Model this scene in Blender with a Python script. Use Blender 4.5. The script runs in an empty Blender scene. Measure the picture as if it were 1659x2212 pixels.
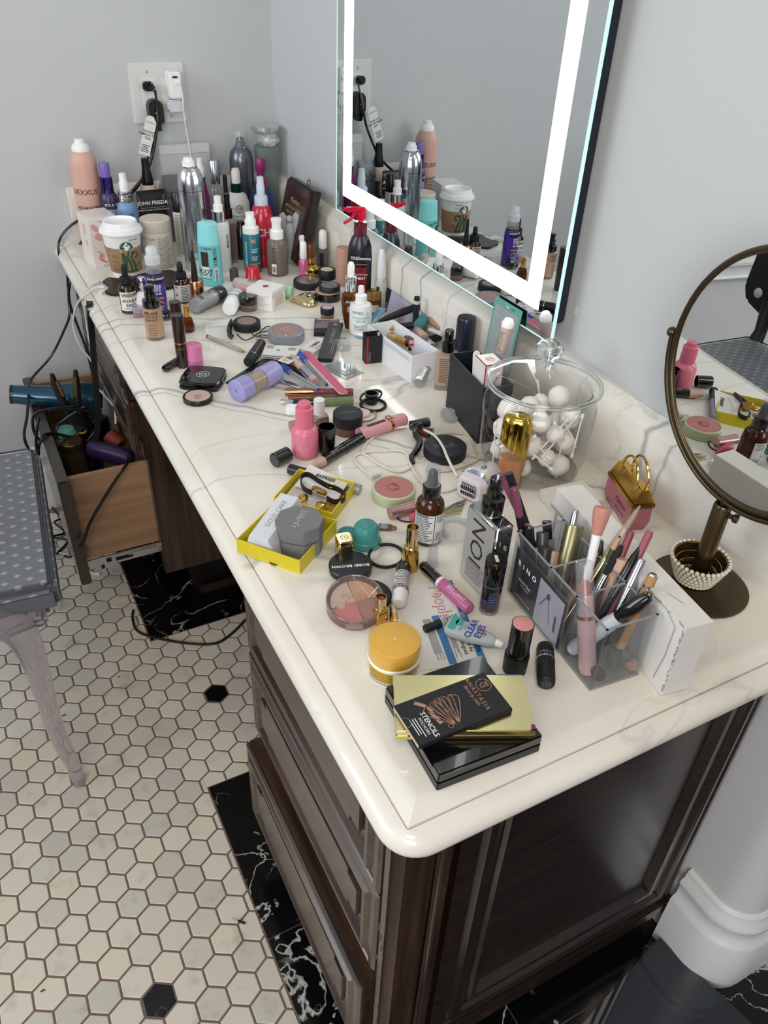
import bpy, bmesh, math, random
from mathutils import Vector, Matrix, Quaternion
random.seed(7)
PI = math.pi
SC = bpy.context.scene
COL = SC.collection

# ---------------------------------------------------------------- camera
CAM = Vector((-0.79926, -2.10078, 1.38442))
FPX = 1696.41
RW = Matrix(((0.8850407, -0.4637067, 0.0409772), (-0.2438092, -0.5367209, -0.8077672), (0.3965604, 0.7049162, -0.5880758)))
H = 0.7483          # counter height
cd = bpy.data.cameras.new('camera'); co = bpy.data.objects.new('camera', cd); COL.objects.link(co)
SC.camera = co
rt = RW.transposed()
m4 = Matrix((rt.col[0], -rt.col[1], -rt.col[2])).transposed().to_4x4()
m4.translation = CAM
co.matrix_world = m4
cd.sensor_fit = 'VERTICAL'; cd.sensor_height = 24.0; cd.lens = FPX / 2212 * 24.0
cd.clip_start = 0.02

# ---------------------------------------------------------------- world and light
w = bpy.data.worlds.new('world'); SC.world = w; w.use_nodes = True
w.node_tree.nodes['Background'].inputs[0].default_value = (0.88, 0.93, 1.0, 1)
w.node_tree.nodes['Background'].inputs[1].default_value = 0.30
def area(name, loc, target, sx, sy, power, col):
    d = bpy.data.lights.new(name, 'AREA'); d.shape = 'RECTANGLE'; d.size = sx; d.size_y = sy; d.energy = power; d.color = col
    o = bpy.data.objects.new(name, d); COL.objects.link(o); o.location = loc
    o.rotation_euler = (Vector(target) - Vector(loc)).to_track_quat('-Z', 'Y').to_euler()
    return o
area('window_light', (-2.6, -4.4, 1.9), (-0.6, -0.9, 0.8), 1.9, 1.7, 62, (0.98, 0.98, 1.0))
area('side_window_light', (-3.1, -0.9, 1.9), (-0.2, -0.8, 0.9), 1.6, 1.5, 40, (0.86, 0.94, 1.0))
area('ceiling_light', (-1.1, -2.6, 2.66), (-1.0, -2.4, 0), 0.7, 0.7, 16, (1.0, 0.88, 0.72))
SC.view_settings.view_transform = 'Standard'
SC.view_settings.look = 'None'
SC.view_settings.gamma = 1.0
SC.view_settings.use_curve_mapping = False
SC.view_settings.exposure = 0.0

# ---------------------------------------------------------------- measuring
def ray(u, v):
    return rt @ Vector((u - 829.5, v - 1106.0, FPX))
def P(u, v, z=H):
    d = ray(u, v); return CAM + d * ((z - CAM.z) / d.z)
def PY(u, v, y):
    d = ray(u, v); return CAM + d * ((y - CAM.y) / d.y)
def PX(u, v, x):
    d = ray(u, v); return CAM + d * ((x - CAM.x) / d.x)
def proj(p):
    q = RW @ (Vector(p) - CAM); return (829.5 + FPX * q.x / q.z, 1106.0 + FPX * q.y / q.z)
def mpp(p):
    return (RW @ (Vector(p) - CAM)).z / FPX
def away(p):
    a = Vector(p) - CAM; a.z = 0; return a.normalized()
def zat(p, v):
    lo, hi = -0.2, 0.8
    for i in range(40):
        m = (lo + hi) / 2
        if proj((p[0], p[1], p[2] + m))[1] > v: lo = m
        else: hi = m
    return lo

# ---------------------------------------------------------------- materials
def lin(c):
    return c / 12.92 if c <= 0.04045 else ((c + 0.055) / 1.055) ** 2.4
def rgb(h):
    h = h.lstrip('#'); c = [int(h[i:i + 2], 16) / 255 for i in (0, 2, 4)]; g = sum(c) / 3   # a touch less saturated: slight haze put into every colour
    return tuple(lin(v + (g - v) * 0.10) for v in c) + (1,)
MATS = {}
def mat(col, rough=0.35, metal=0.0, trans=0.0, ior=1.45, coat=0.0, emit=0.0, alpha=1.0, noise=0.0, nscale=40, bump=0.0):
    key = (col, rough, metal, trans, ior, coat, emit, alpha, noise, nscale, bump)
    if key in MATS: return MATS[key]
    m = bpy.data.materials.new('finish_' + col.strip('#')); m.use_nodes = True
    nt = m.node_tree; b = nt.nodes['Principled BSDF']
    b.inputs['Base Color'].default_value = rgb(col)
    b.inputs['Roughness'].default_value = rough; b.inputs['Metallic'].default_value = metal
    b.inputs['Transmission Weight'].default_value = trans; b.inputs['IOR'].default_value = ior
    b.inputs['Coat Weight'].default_value = coat; b.inputs['Alpha'].default_value = alpha
    if emit:
        b.inputs['Emission Color'].default_value = rgb(col); b.inputs['Emission Strength'].default_value = emit
    tc = nt.nodes.new('ShaderNodeTexCoord'); n = nt.nodes.new('ShaderNodeTexNoise')
    n.inputs['Scale'].default_value = nscale; n.inputs['Detail'].default_value = 3
    nt.links.new(tc.outputs['Object'], n.inputs['Vector'])
    mx = nt.nodes.new('ShaderNodeMix'); mx.data_type = 'RGBA'; mx.blend_type = 'MULTIPLY'
    mx.inputs[0].default_value = noise if noise else 0.06
    mx.inputs[6].default_value = rgb(col)
    nt.links.new(n.outputs['Fac'], mx.inputs[7]); nt.links.new(mx.outputs[2], b.inputs['Base Color'])
    if bump:
        bp = nt.nodes.new('ShaderNodeBump'); bp.inputs['Strength'].default_value = bump; bp.inputs['Distance'].default_value = 0.001
        nt.links.new(n.outputs['Fac'], bp.inputs['Height']); nt.links.new(bp.outputs['Normal'], b.inputs['Normal'])
    MATS[key] = m; return m
def clear(tint='#ffffff', opac=0.06, rough=0.03, body='#ffffff', refl=1.0):
    """thin clear plastic or glass: transparent with a fresnel gloss and a little body"""
    key = ('clear', tint, opac, rough, body, refl)
    if key in MATS: return MATS[key]
    m = bpy.data.materials.new('clear_' + tint.strip('#')); m.use_nodes = True
    nt = m.node_tree; nt.nodes.clear(); N = nt.nodes.new; L = nt.links.new
    out = N('ShaderNodeOutputMaterial'); tr = N('ShaderNodeBsdfTransparent'); gl = N('ShaderNodeBsdfGlossy'); di = N('ShaderNodeBsdfDiffuse')
    tr.inputs[0].default_value = rgb(tint); gl.inputs['Roughness'].default_value = rough; di.inputs[0].default_value = rgb(body)
    gl.inputs[0].default_value = (refl, refl, refl, 1)
    m1 = N('ShaderNodeMixShader'); m1.inputs[0].default_value = opac; L(tr.outputs[0], m1.inputs[1]); L(di.outputs[0], m1.inputs[2])
    lw = N('ShaderNodeFresnel'); lw.inputs[0].default_value = 1.45
    gm = N('ShaderNodeNewGeometry'); iv = N('ShaderNodeMath'); iv.operation = 'SUBTRACT'; iv.inputs[0].default_value = 1.0; L(gm.outputs['Backfacing'], iv.inputs[1])
    mf = N('ShaderNodeMath'); mf.operation = 'MULTIPLY'; L(lw.outputs[0], mf.inputs[0]); L(iv.outputs[0], mf.inputs[1])
    m2 = N('ShaderNodeMixShader'); L(mf.outputs[0], m2.inputs[0]); L(m1.outputs[0], m2.inputs[1]); L(gl.outputs[0], m2.inputs[2])
    L(m2.outputs[0], out.inputs[0]); MATS[key] = m; return m
def glass(col='#ffffff', rough=0.0, ior=1.45):
    return mat(col, rough, 0, 1.0, ior)

# ---------------------------------------------------------------- geometry: (verts, faces)
def lathe(prof, n=28, cap=True):
    V = []; F = []; rings = []
    for r, z in prof:
        if r <= 1e-6:
            rings.append([len(V)]); V.append((0, 0, z))
        else:
            rings.append(list(range(len(V), len(V) + n)))
            V += [(r * math.cos(2 * PI * i / n), r * math.sin(2 * PI * i / n), z) for i in range(n)]
    for a, b in zip(rings, rings[1:]):
        for i in range(n):
            j = (i + 1) % n
            if len(a) == 1 and len(b) == 1: break
            if len(a) == 1: F.append((a[0], b[j], b[i]))
            elif len(b) == 1: F.append((a[i], a[j], b[0]))
            else: F.append((a[i], a[j], b[j], b[i]))
    if cap:
        if len(rings[0]) > 1: F.append(tuple(reversed(rings[0])))
        if len(rings[-1]) > 1: F.append(tuple(rings[-1]))
    return V, F
def loft(secs, n=28, cap=True):
    """secs: (rx, ry, z[, p[, ox, oy]]) superellipse rings"""
    V = []; F = []
    for s in secs:
        rx, ry, z = s[:3]; p = s[3] if len(s) > 3 else 2.0
        ox, oy = (s[4], s[5]) if len(s) > 5 else (0, 0)
        for i in range(n):
            a = 2 * PI * (i + 0.5) / n; c, q = math.cos(a), math.sin(a)
            V.append((ox + rx * math.copysign(abs(c) ** (2 / p), c), oy + ry * math.copysign(abs(q) ** (2 / p), q), z))
    for k in range(len(secs) - 1):
        for i in range(n):
            j = (i + 1) % n; a = k * n; F.append((a + i, a + j, a + n + j, a + n + i))
    if cap: F.append(tuple(range(n - 1, -1, -1))); F.append(tuple(range((len(secs) - 1) * n, len(secs) * n)))
    return V, F
def box(x0, x1, y0, y1, z0, z1, bev=0.0, seg=2):
    V = [(x, y, z) for z in (z0, z1) for y in (y0, y1) for x in (x0, x1)]
    F = [(0, 2, 3, 1), (4, 5, 7, 6), (0, 1, 5, 4), (2, 6, 7, 3), (0, 4, 6, 2), (1, 3, 7, 5)]
    return bevel((V, F), bev, seg) if bev else (V, F)
def bevel(g, w, seg=2):
    bm = bmesh.new(); vs = [bm.verts.new(v) for v in g[0]]
    for f in g[1]:
        try: bm.faces.new([vs[i] for i in f])
        except ValueError: pass
    bmesh.ops.remove_doubles(bm, verts=bm.verts, dist=1e-6)
    es = [e for e in bm.edges if len(e.link_faces) == 2 and e.calc_face_angle(0) > 0.5]
    bmesh.ops.bevel(bm, geom=es, offset=w, segments=seg, affect='EDGES', clamp_overlap=True)
    bm.verts.index_update(); r = ([tuple(v.co) for v in bm.verts], [tuple(v.index for v in f.verts) for f in bm.faces]); bm.free(); return r
def prism(poly, z0, z1, bev=0.0, seg=2):
    n = len(poly); V = [(x, y, z0) for x, y in poly] + [(x, y, z1) for x, y in poly]
    F = [tuple(range(n - 1, -1, -1)), tuple(range(n, 2 * n))] + [(i, (i + 1) % n, n + (i + 1) % n, n + i) for i in range(n)]
    return bevel((V, F), bev, seg) if bev else (V, F)
def smooth_path(pts, k=6):
    """Catmull-Rom through the points"""
    pts = [Vector(p) for p in pts]; out = []
    for i in range(len(pts) - 1):
        p0 = pts[max(i - 1, 0)]; p1 = pts[i]; p2 = pts[i + 1]; p3 = pts[min(i + 2, len(pts) - 1)]
        for s in range(k):
            t = s / k
            out.append(0.5 * ((2 * p1) + (p2 - p0) * t + (2 * p0 - 5 * p1 + 4 * p2 - p3) * t * t + (3 * p1 - p0 - 3 * p2 + p3) * t ** 3))
    out.append(pts[-1]); return out
def tube(pts, r, n=8, closed=False, flat=1.0):
    pts = [Vector(p) for p in pts]; V = []; F = []; m = len(pts); nrm = None
    for i, p in enumerate(pts):
        if closed: t = (pts[(i + 1) % m] - pts[i - 1]).normalized()
        else: t = (pts[min(i + 1, m - 1)] - pts[max(i - 1, 0)]).normalized()
        if nrm is None: nrm = Vector((0, 0, 1)) if abs(t.z) < 0.9 else Vector((1, 0, 0))
        nrm = (nrm - t * nrm.dot(t)).normalized(); b = t.cross(nrm)
        rr = r[i] if isinstance(r, (list, tuple)) else r
        for k in range(n):
            a = 2 * PI * k / n; V.append(tuple(p + nrm * (math.cos(a) * rr * flat) + b * (math.sin(a) * rr)))
    for i in range(m if closed else m - 1):
        for k in range(n):
            a = i * n; b2 = ((i + 1) % m) * n; F.append((a + k, a + (k + 1) % n, b2 + (k + 1) % n, b2 + k))
    if not closed: F.append(tuple(range(n - 1, -1, -1))); F.append(tuple(range((m - 1) * n, m * n)))
    return V, F
def ball(r, c=(0, 0, 0), sx=1, sy=1, sz=1, n=14):
    pr = [(r * math.sin(PI * i / n), -r * math.cos(PI * i / n)) for i in range(n + 1)]; pr[0] = (0, -r); pr[-1] = (0, r)
    V, F = lathe(pr, n * 2); return [(c[0] + x * sx, c[1] + y * sy, c[2] + z * sz) for x, y, z in V], F
def torus(R, r, n=40, k=8, flat=1.0, c=(0, 0, 0)):
    return tube([(c[0] + R * math.cos(2 * PI * i / n), c[1] + R * math.sin(2 * PI * i / n), c[2]) for i in range(n)], r, k, True, flat)
def join(*gs):
    V = []; F = []
    for g in gs:
        o = len(V); V += list(g[0]); F += [tuple(i + o for i in f) for f in g[1]]
    return V, F
def xf(g, M):
    return [tuple(M @ Vector(v)) for v in g[0]], g[1]
def mv(g, x=0, y=0, z=0): return [(a + x, b + y, c + z) for a, b, c in g[0]], g[1]
def T(x, y, z): return Matrix.Translation((x, y, z))
def Rz(a): return Matrix.Rotation(a, 4, 'Z')
def Rx(a): return Matrix.Rotation(a, 4, 'X')
def Ry(a): return Matrix.Rotation(a, 4, 'Y')

# ---------------------------------------------------------------- objects
def obj(name, g, m, parent=None, sharp=38):
    me = bpy.data.meshes.new(name); me.from_pydata([tuple(v) for v in g[0]], [], g[1]); me.validate(); me.update()
    me.shade_smooth(); me.set_sharp_from_angle(angle=math.radians(sharp))
    for k in (m if isinstance(m, list) else [m]): me.materials.append(k)
    o = bpy.data.objects.new(name, me); COL.objects.link(o)
    if parent: o.parent = parent
    return o
def tag(o, label=None, cat=None, group=None, kind=None):
    if label: o['label'] = label
    if cat: o['category'] = cat
    if group: o['group'] = group
    if kind: o['kind'] = kind
    return o
def thing(name, label, cat, loc=(0, 0, 0), rz=0, group=None, rot=None):
    o = bpy.data.objects.new(name, None); COL.objects.link(o); o.empty_display_size = 0.02
    if rot is not None: o.rotation_mode = 'QUATERNION'; o.rotation_quaternion = rot
    else: o.rotation_euler = (0, 0, rz)
    o.location = loc; return tag(o, label, cat, group)
def struct(name, g, m, parent=None, sharp=38):
    o = obj(name, g, m, parent, sharp)
    if not parent: o['kind'] = 'structure'
    return o
def copy_tree(o, parent=None):
    c = o.copy(); COL.objects.link(c)
    if parent: c.parent = parent
    for ch in o.children: copy_tree(ch, c)
    return c

# ---------------------------------------------------------------- flat artwork in (x, y), wrapped or laid on
FONTC = {}
def txt(s, size, align='CENTER', bold=0.0, italic=0.0, space=1.0):
    key = (s, align, bold, italic, space)
    if key not in FONTC:
        c = bpy.data.curves.new('t', 'FONT'); c.body = s; c.size = 1; c.align_x = align; c.align_y = 'CENTER'; c.resolution_u = 2
        c.offset = bold; c.shear = italic; c.space_character = space; c.fill_mode = 'FRONT' if hasattr(c, 'fill_mode') else 'FRONT'
        o = bpy.data.objects.new('t', c); COL.objects.link(o); bpy.context.view_layer.update()
        me = bpy.data.meshes.new_from_object(o.evaluated_get(bpy.context.evaluated_depsgraph_get()))
        FONTC[key] = ([(v.co.x, v.co.y) for v in me.vertices], [tuple(p.vertices) for p in me.polygons])
        bpy.data.objects.remove(o); bpy.data.curves.remove(c); bpy.data.meshes.remove(me)
    V, F = FONTC[key]; return [(x * size, y * size) for x, y in V], F
def rect(x0, x1, y0, y1, n=1):
    V = []; F = []
    for i in range(n + 1):
        x = x0 + (x1 - x0) * i / n; V += [(x, y0), (x, y1)]
    for i in range(n): F.append((2 * i, 2 * i + 2, 2 * i + 3, 2 * i + 1))
    return V, F
def lines(x0, x1, y1, n, pitch, th, jit=0.25, seg=6, seed=1):
    rr = random.Random(seed); g = []
    for i in range(n):
        y = y1 - i * pitch; x = x1 - (x1 - x0) * rr.random() * jit; g.append(rect(x0, x, y - th, y, seg))
    return join2(*g)
def bars(x0, x1, y0, y1, n=14, seed=2):
    rr = random.Random(seed); g = []; x = x0; st = (x1 - x0) / n
    for i in range(n):
        w2 = st * rr.choice((0.3, 0.5, 0.7)); g.append(rect(x, x + w2, y0, y1)); x += st
    return join2(*g)
def disc(r, cx=0, cy=0, n=28, ry=None):
    ry = ry or r; return [(cx + r * math.cos(2 * PI * i / n), cy + ry * math.sin(2 * PI * i / n)) for i in range(n)], [tuple(range(n))]
def ring(r0, r1, cx=0, cy=0, n=32, a0=0, a1=2 * PI):
    V = []; F = []
    for i in range(n + 1):
        a = a0 + (a1 - a0) * i / n; V += [(cx + r0 * math.cos(a), cy + r0 * math.sin(a)), (cx + r1 * math.cos(a), cy + r1 * math.sin(a))]
    for i in range(n): F.append((2 * i, 2 * i + 1, 2 * i + 3, 2 * i + 2))
    return V, F
def stroke(pts, w2, k=5):
    ps = smooth_path([(x, y, 0) for x, y in pts], k); V = []; F = []
    for i, p in enumerate(ps):
        t = (ps[min(i + 1, len(ps) - 1)] - ps[max(i - 1, 0)]); t = Vector((t.x, t.y)); t.normalize(); nn = Vector((-t.y, t.x)) * w2 / 2
        V += [(p.x + nn.x, p.y + nn.y), (p.x - nn.x, p.y - nn.y)]
    for i in range(len(ps) - 1): F.append((2 * i, 2 * i + 1, 2 * i + 3, 2 * i + 2))
    return V, F
def join2(*gs): return join(*gs)
def m2(g, x=0, y=0, a=0, s=1):
    c, q = math.cos(a), math.sin(a); return [((u * c - v * q) * s + x, (u * q + v * c) * s + y) for u, v in g[0]], g[1]
def slice_x(g, step):
    """cut flat art along x so that it can follow a curved side"""
    wd = 0
    for f in g[1]:
        xs = [g[0][i][0] for i in f]; wd = max(wd, max(xs) - min(xs))
    if wd <= step: return g
    bm = bmesh.new(); vs = [bm.verts.new((v[0], v[1], 0)) for v in g[0]]
    for f in g[1]:
        try: bm.faces.new([vs[i] for i in f])
        except ValueError: pass
    x0 = min(v[0] for v in g[0]); x1 = max(v[0] for v in g[0]); x = x0 + step
    while x < x1:
        bmesh.ops.bisect_plane(bm, geom=bm.verts[:] + bm.edges[:] + bm.faces[:], plane_co=(x, 0, 0), plane_no=(1, 0, 0)); x += step
    bm.verts.index_update(); r = ([(v.co.x, v.co.y) for v in bm.verts], [tuple(v.index for v in f.verts) for f in bm.faces]); bm.free(); return r
def wrap(g, R, z=0, a=0, off=0.0003, R2=None, hh=1):
    V = []; g = slice_x(g, R * 0.16)
    for x, y in g[0]:
        r = R + off if R2 is None else R + (R2 - R) * (y / hh) + off
        t = a + x / R; V.append((r * math.cos(t), r * math.sin(t), z + y))
    return V, g[1]
def lay(g, M, off=0.0003):
    return [tuple(M @ Vector((x, y, off))) for x, y in g[0]], g[1]
def face_x(x, y=0, z=0):
    """art on a face that looks along local +x; viewer's right is +y"""
    return Matrix(((0, 0, 1, x), (1, 0, 0, y), (0, 1, 0, z), (0, 0, 0, 1)))
def face_up(x, y, z, a=0): return T(x, y, z) @ Rz(a)

# ---------------------------------------------------------------- placing
def fit(B=None, top=None, rb=10, rt_=None, y=None, x=None, z0=H):
    """base point, height and metres per pixel of an upright thing measured on the photograph"""
    rt_ = rb if rt_ is None else rt_
    if B is not None:
        q = P(B[0], B[1], z0); s = mpp(q); c = q + away(q) * (rb * s)
        h = zat(c + away(q) * (rt_ * s), top[1])
        if c.x + rb * s > -0.025:       # keep clear of the backsplash
            t = PX(top[0], top[1], -0.026 - rb * s); s = mpp(t); c = Vector((t.x, t.y, z0)); h = t.z - z0
    else:
        t = PY(top[0], top[1], y) if y is not None else PX(top[0], top[1], x)
        s = mpp(t); c = Vector((t.x, t.y, z0)); h = t.z - z0
    return c, h, s
def facing(c): return math.atan2(CAM.y - c.y, CAM.x - c.x)
def upright(name, label, cat, segs, B=None, top=None, rb=10, rt_=None, y=None, x=None, group=None, z0=H, rz=None, n=28):
    """segs: (part, material, [(radius_px, fraction of height)...]); returns thing, height, m per px"""
    c, h, s = fit(B, top, rb, rt_, y, x, z0)
    t = thing(name, label, cat, c, facing(c) if rz is None else rz, group)
    for sg in segs:
        g = lathe([(r * s, f * h) for r, f in sg[2]], n)
        obj(sg[0], g, sg[1], t)
    return t, h, s
def art(parent, g, m, name='printing'): return obj(name, g, m, parent)
def qz(d, roll=0):
    """rotation that turns local z to direction d, local x kept level and turned up by roll"""
    z = Vector(d).normalized(); up = Vector((0, 0, 1))
    x = up - z * up.dot(z)
    if x.length < 1e-3: x = Vector((1, 0, 0))
    x.normalize(); yv = z.cross(x)
    return (Matrix((x, yv, z)).transposed().to_quaternion()) @ Quaternion((0, 0, 1), roll)
def stick(name, label, cat, A, Bp, segs, group=None, roll=0, n=20, s=1.0, parent_name=None):
    """a round thing whose axis runs from A to Bp; segs radii in metres*s, fractions of length; local +x looks up"""
    A = Vector(A); Bp = Vector(Bp); L = (Bp - A).length
    t = thing(name, label, cat, A, rot=qz(Bp - A, roll), group=group)
    for sg in segs: obj(sg[0], lathe([(r * s, f * L) for r, f in sg[2]], n), sg[1], t)
    return t, L
def lying(name, label, cat, a, b, r, segs, group=None, roll=0, z0=H, lift=0.0, lift2=None):
    """a round thing lying on the counter, axis between pixels a and b, radius r px; segs radii are fractions of r"""
    q = P((a[0] + b[0]) / 2, (a[1] + b[1]) / 2, z0); rm = r * mpp(q)
    A = P(a[0], a[1], z0 + rm + lift); Bp = P(b[0], b[1], z0 + rm + (lift if lift2 is None else lift2))
    t, L = stick(name, label, cat, A, Bp, segs, group, roll, s=rm); return t, L, rm
def corner_box(N, A, Bq, top=None, z0=H):
    """from pixels of three base corners: origin N, width vector to A, depth to Bq; returns loc, rotz, w, d, h"""
    n = P(*N, z0); a = P(*A, z0); b = P(*Bq, z0); e = a - n; w2 = e.length; e.normalize(); pn = Vector((-e.y, e.x, 0)); d2 = (b - n).dot(pn)
    h = zat(n, top[1]) if top else 0
    return n, math.atan2(e.y, e.x), w2, d2, h
LT = mat('#f4f3f0', 0.6); DK = mat('#16161a', 0.5); BLK = mat('#0b0b0d', 0.25); BLKG = mat('#08080a', 0.08, coat=0.6); BLKM = mat('#15161a', 0.55)
WHT = mat('#f2f1ef', 0.3); SIL = mat('#c9ccd2', 0.18, 1.0); CHR = mat('#e6e8ec', 0.06, 1.0); GLD = mat('#d9a94e', 0.16, 1.0); RGLD = mat('#c98d6a', 0.2, 1.0)
PGLD = mat('#e4cf9a', 0.12, 1.0); INK = mat('#2a2a2e', 0.6); GINK = mat('#8b8b90', 0.6)
# ================================================================ setting
def nodes(m):
    m.use_nodes = True; nt = m.node_tree; return nt, nt.nodes['Principled BSDF'], nt.nodes.new, nt.links.new
def ramp(nt, stops):
    r = nt.nodes.new('ShaderNodeValToRGB'); e = r.color_ramp.elements
    while len(e) < len(stops): e.new(0.5)
    for k, (p, c) in enumerate(stops): e[k].position = p; e[k].color = c if len(c) == 4 else (*c, 1)
    return r
def marble():
    m = bpy.data.materials.new('white_marble'); nt, b, N, L = nodes(m)
    tc = N('ShaderNodeTexCoord')
    big = N('ShaderNodeTexNoise'); big.inputs['Scale'].default_value = 2.2; big.inputs['Detail'].default_value = 5; L(tc.outputs['Object'], big.inputs['Vector'])
    tone = ramp(nt, [(0.32, rgb('#cfc6b6')), (0.5, rgb('#e0dace')), (0.7, rgb('#e8e4db'))]); L(big.outputs['Fac'], tone.inputs[0])
    def vein(scale, width, seed, rot, squash, thr):
        mp = N('ShaderNodeMapping'); mp.inputs['Location'].default_value = (seed, seed * 0.7, seed * 0.3); mp.inputs['Rotation'].default_value = (0, 0, rot); mp.inputs['Scale'].default_value = (squash, 1, 1)
        L(tc.outputs['Object'], mp.inputs[0])
        n = N('ShaderNodeTexNoise'); n.inputs['Scale'].default_value = scale; n.inputs['Detail'].default_value = 4.5; n.inputs['Roughness'].default_value = 0.55; n.inputs['Distortion'].default_value = 0.35
        L(mp.outputs[0], n.inputs['Vector'])
        s = N('ShaderNodeMath'); s.operation = 'SUBTRACT'; L(n.outputs['Fac'], s.inputs[0]); s.inputs[1].default_value = 0.5
        a = N('ShaderNodeMath'); a.operation = 'ABSOLUTE'; L(s.outputs[0], a.inputs[0])
        r = N('ShaderNodeMapRange'); r.inputs['From Min'].default_value = 0; r.inputs['From Max'].default_value = width; r.inputs['To Min'].default_value = 1; r.inputs['To Max'].default_value = 0; L(a.outputs[0], r.inputs['Value'])
        # veins fade in and out
        n2 = N('ShaderNodeTexNoise'); n2.inputs['Scale'].default_value = 3.5; L(mp.outputs[0], n2.inputs['Vector'])
        g = N('ShaderNodeMapRange'); g.inputs['From Min'].default_value = thr; g.inputs['From Max'].default_value = thr + 0.16; L(n2.outputs['Fac'], g.inputs['Value'])
        mu = N('ShaderNodeMath'); mu.operation = 'MULTIPLY'; L(r.outputs[0], mu.inputs[0]); L(g.outputs[0], mu.inputs[1]); return mu
    v1 = vein(2.6, 0.012, 3.1, 0.95, 0.45, 0.5); v2 = vein(7, 0.016, 8.7, 0.7, 0.5, 0.56)
    # long grey veins across the far half of the top
    sx = N('ShaderNodeSeparateXYZ'); L(tc.outputs['Object'], sx.inputs[0])
    wob = N('ShaderNodeTexNoise'); wob.inputs['Scale'].default_value = 7; wob.inputs['Detail'].default_value = 4; L(tc.outputs['Object'], wob.inputs['Vector'])
    acc = None
    for (y0, sl, wd, st) in ((-0.868, -1.1, 0.008, 0.75), (-0.885, -1.15, 0.0035, 0.6), (-0.535, -0.4, 0.004, 0.75), (-0.565, -0.5, 0.005, 0.7), (-0.46, -0.08, 0.0035, 0.7), (-0.625, -0.55, 0.003, 0.5), (-1.17, -0.25, 0.003, 0.35)):
        f = N('ShaderNodeMath'); f.operation = 'MULTIPLY_ADD'; L(sx.outputs[0], f.inputs[0]); f.inputs[1].default_value = -sl; L(sx.outputs[1], f.inputs[2])
        o = N('ShaderNodeMath'); o.operation = 'MULTIPLY_ADD'; L(wob.outputs['Fac'], o.inputs[0]); o.inputs[1].default_value = 0.07; L(f.outputs[0], o.inputs[2])
        d = N('ShaderNodeMath'); d.operation = 'SUBTRACT'; L(o.outputs[0], d.inputs[0]); d.inputs[1].default_value = y0 + sl * 0.55 + 0.035
        a = N('ShaderNodeMath'); a.operation = 'ABSOLUTE'; L(d.outputs[0], a.inputs[0])
        r = N('ShaderNodeMapRange'); r.inputs['From Max'].default_value = wd; r.inputs['To Min'].default_value = st; r.inputs['To Max'].default_value = 0; L(a.outputs[0], r.inputs['Value'])
        if acc is None: acc = r
        else:
            mm = N('ShaderNodeMath'); mm.operation = 'MAXIMUM'; L(acc.outputs[0], mm.inputs[0]); L(r.outputs[0], mm.inputs[1]); acc = mm
    mm = N('ShaderNodeMath'); mm.operation = 'MAXIMUM'; L(acc.outputs[0], mm.inputs[0]); L(v1.outputs[0], mm.inputs[1])
    m3 = N('ShaderNodeMath'); m3.operation = 'MULTIPLY'; L(v2.outputs[0], m3.inputs[0]); m3.inputs[1].default_value = 0.55
    m5 = N('ShaderNodeMath'); m5.operation = 'MAXIMUM'; L(mm.outputs[0], m5.inputs[0]); L(m3.outputs[0], m5.inputs[1])
    mx = N('ShaderNodeMix'); mx.data_type = 'RGBA'; L(m5.outputs[0], mx.inputs[0]); L(tone.outputs[0], mx.inputs[6]); mx.inputs[7].default_value = rgb('#83868a')
    L(mx.outputs[2], b.inputs['Base Color']); b.inputs['Roughness'].default_value = 0.08; b.inputs['Subsurface Weight'].default_value = 0.0
    return m
def black_marble():
    m = bpy.data.materials.new('black_marble'); nt, b, N, L = nodes(m); tc = N('ShaderNodeTexCoord'); col = None
    fac = None
    for sc, wd, sd, thr in ((3.0, 0.0055, 1.3, 0.44), (9, 0.007, 5.1, 0.48), (2.2, 0.010, 9.4, 0.56)):
        mp = N('ShaderNodeMapping'); mp.inputs['Location'].default_value = (sd, sd, 0); L(tc.outputs['Object'], mp.inputs[0])
        n = N('ShaderNodeTexNoise'); n.inputs['Scale'].default_value = sc; n.inputs['Detail'].default_value = 6; n.inputs['Distortion'].default_value = 0.6; L(mp.outputs[0], n.inputs['Vector'])
        s = N('ShaderNodeMath'); s.operation = 'SUBTRACT'; L(n.outputs['Fac'], s.inputs[0]); s.inputs[1].default_value = 0.5
        a = N('ShaderNodeMath'); a.operation = 'ABSOLUTE'; L(s.outputs[0], a.inputs[0])
        r = N('ShaderNodeMapRange'); r.inputs['From Max'].default_value = wd; r.inputs['To Min'].default_value = 1; r.inputs['To Max'].default_value = 0; L(a.outputs[0], r.inputs['Value'])
        n2 = N('ShaderNodeTexNoise'); n2.inputs['Scale'].default_value = 4; L(mp.outputs[0], n2.inputs['Vector'])
        g = N('ShaderNodeMapRange'); g.inputs['From Min'].default_value = thr; g.inputs['From Max'].default_value = thr + 0.1; L(n2.outputs['Fac'], g.inputs['Value'])
        mu = N('ShaderNodeMath'); mu.operation = 'MULTIPLY'; L(r.outputs[0], mu.inputs[0]); L(g.outputs[0], mu.inputs[1])
        if fac is None: fac = mu
        else:
            q = N('ShaderNodeMath'); q.operation = 'MAXIMUM'; L(fac.outputs[0], q.inputs[0]); L(mu.outputs[0], q.inputs[1]); fac = q
    mx = N('ShaderNodeMix'); mx.data_type = 'RGBA'; L(fac.outputs[0], mx.inputs[0]); mx.inputs[6].default_value = rgb('#0a0b0d'); mx.inputs[7].default_value = rgb('#b9b7b0')
    L(mx.outputs[2], b.inputs['Base Color']); b.inputs['Roughness'].default_value = 0.13; return m
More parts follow.
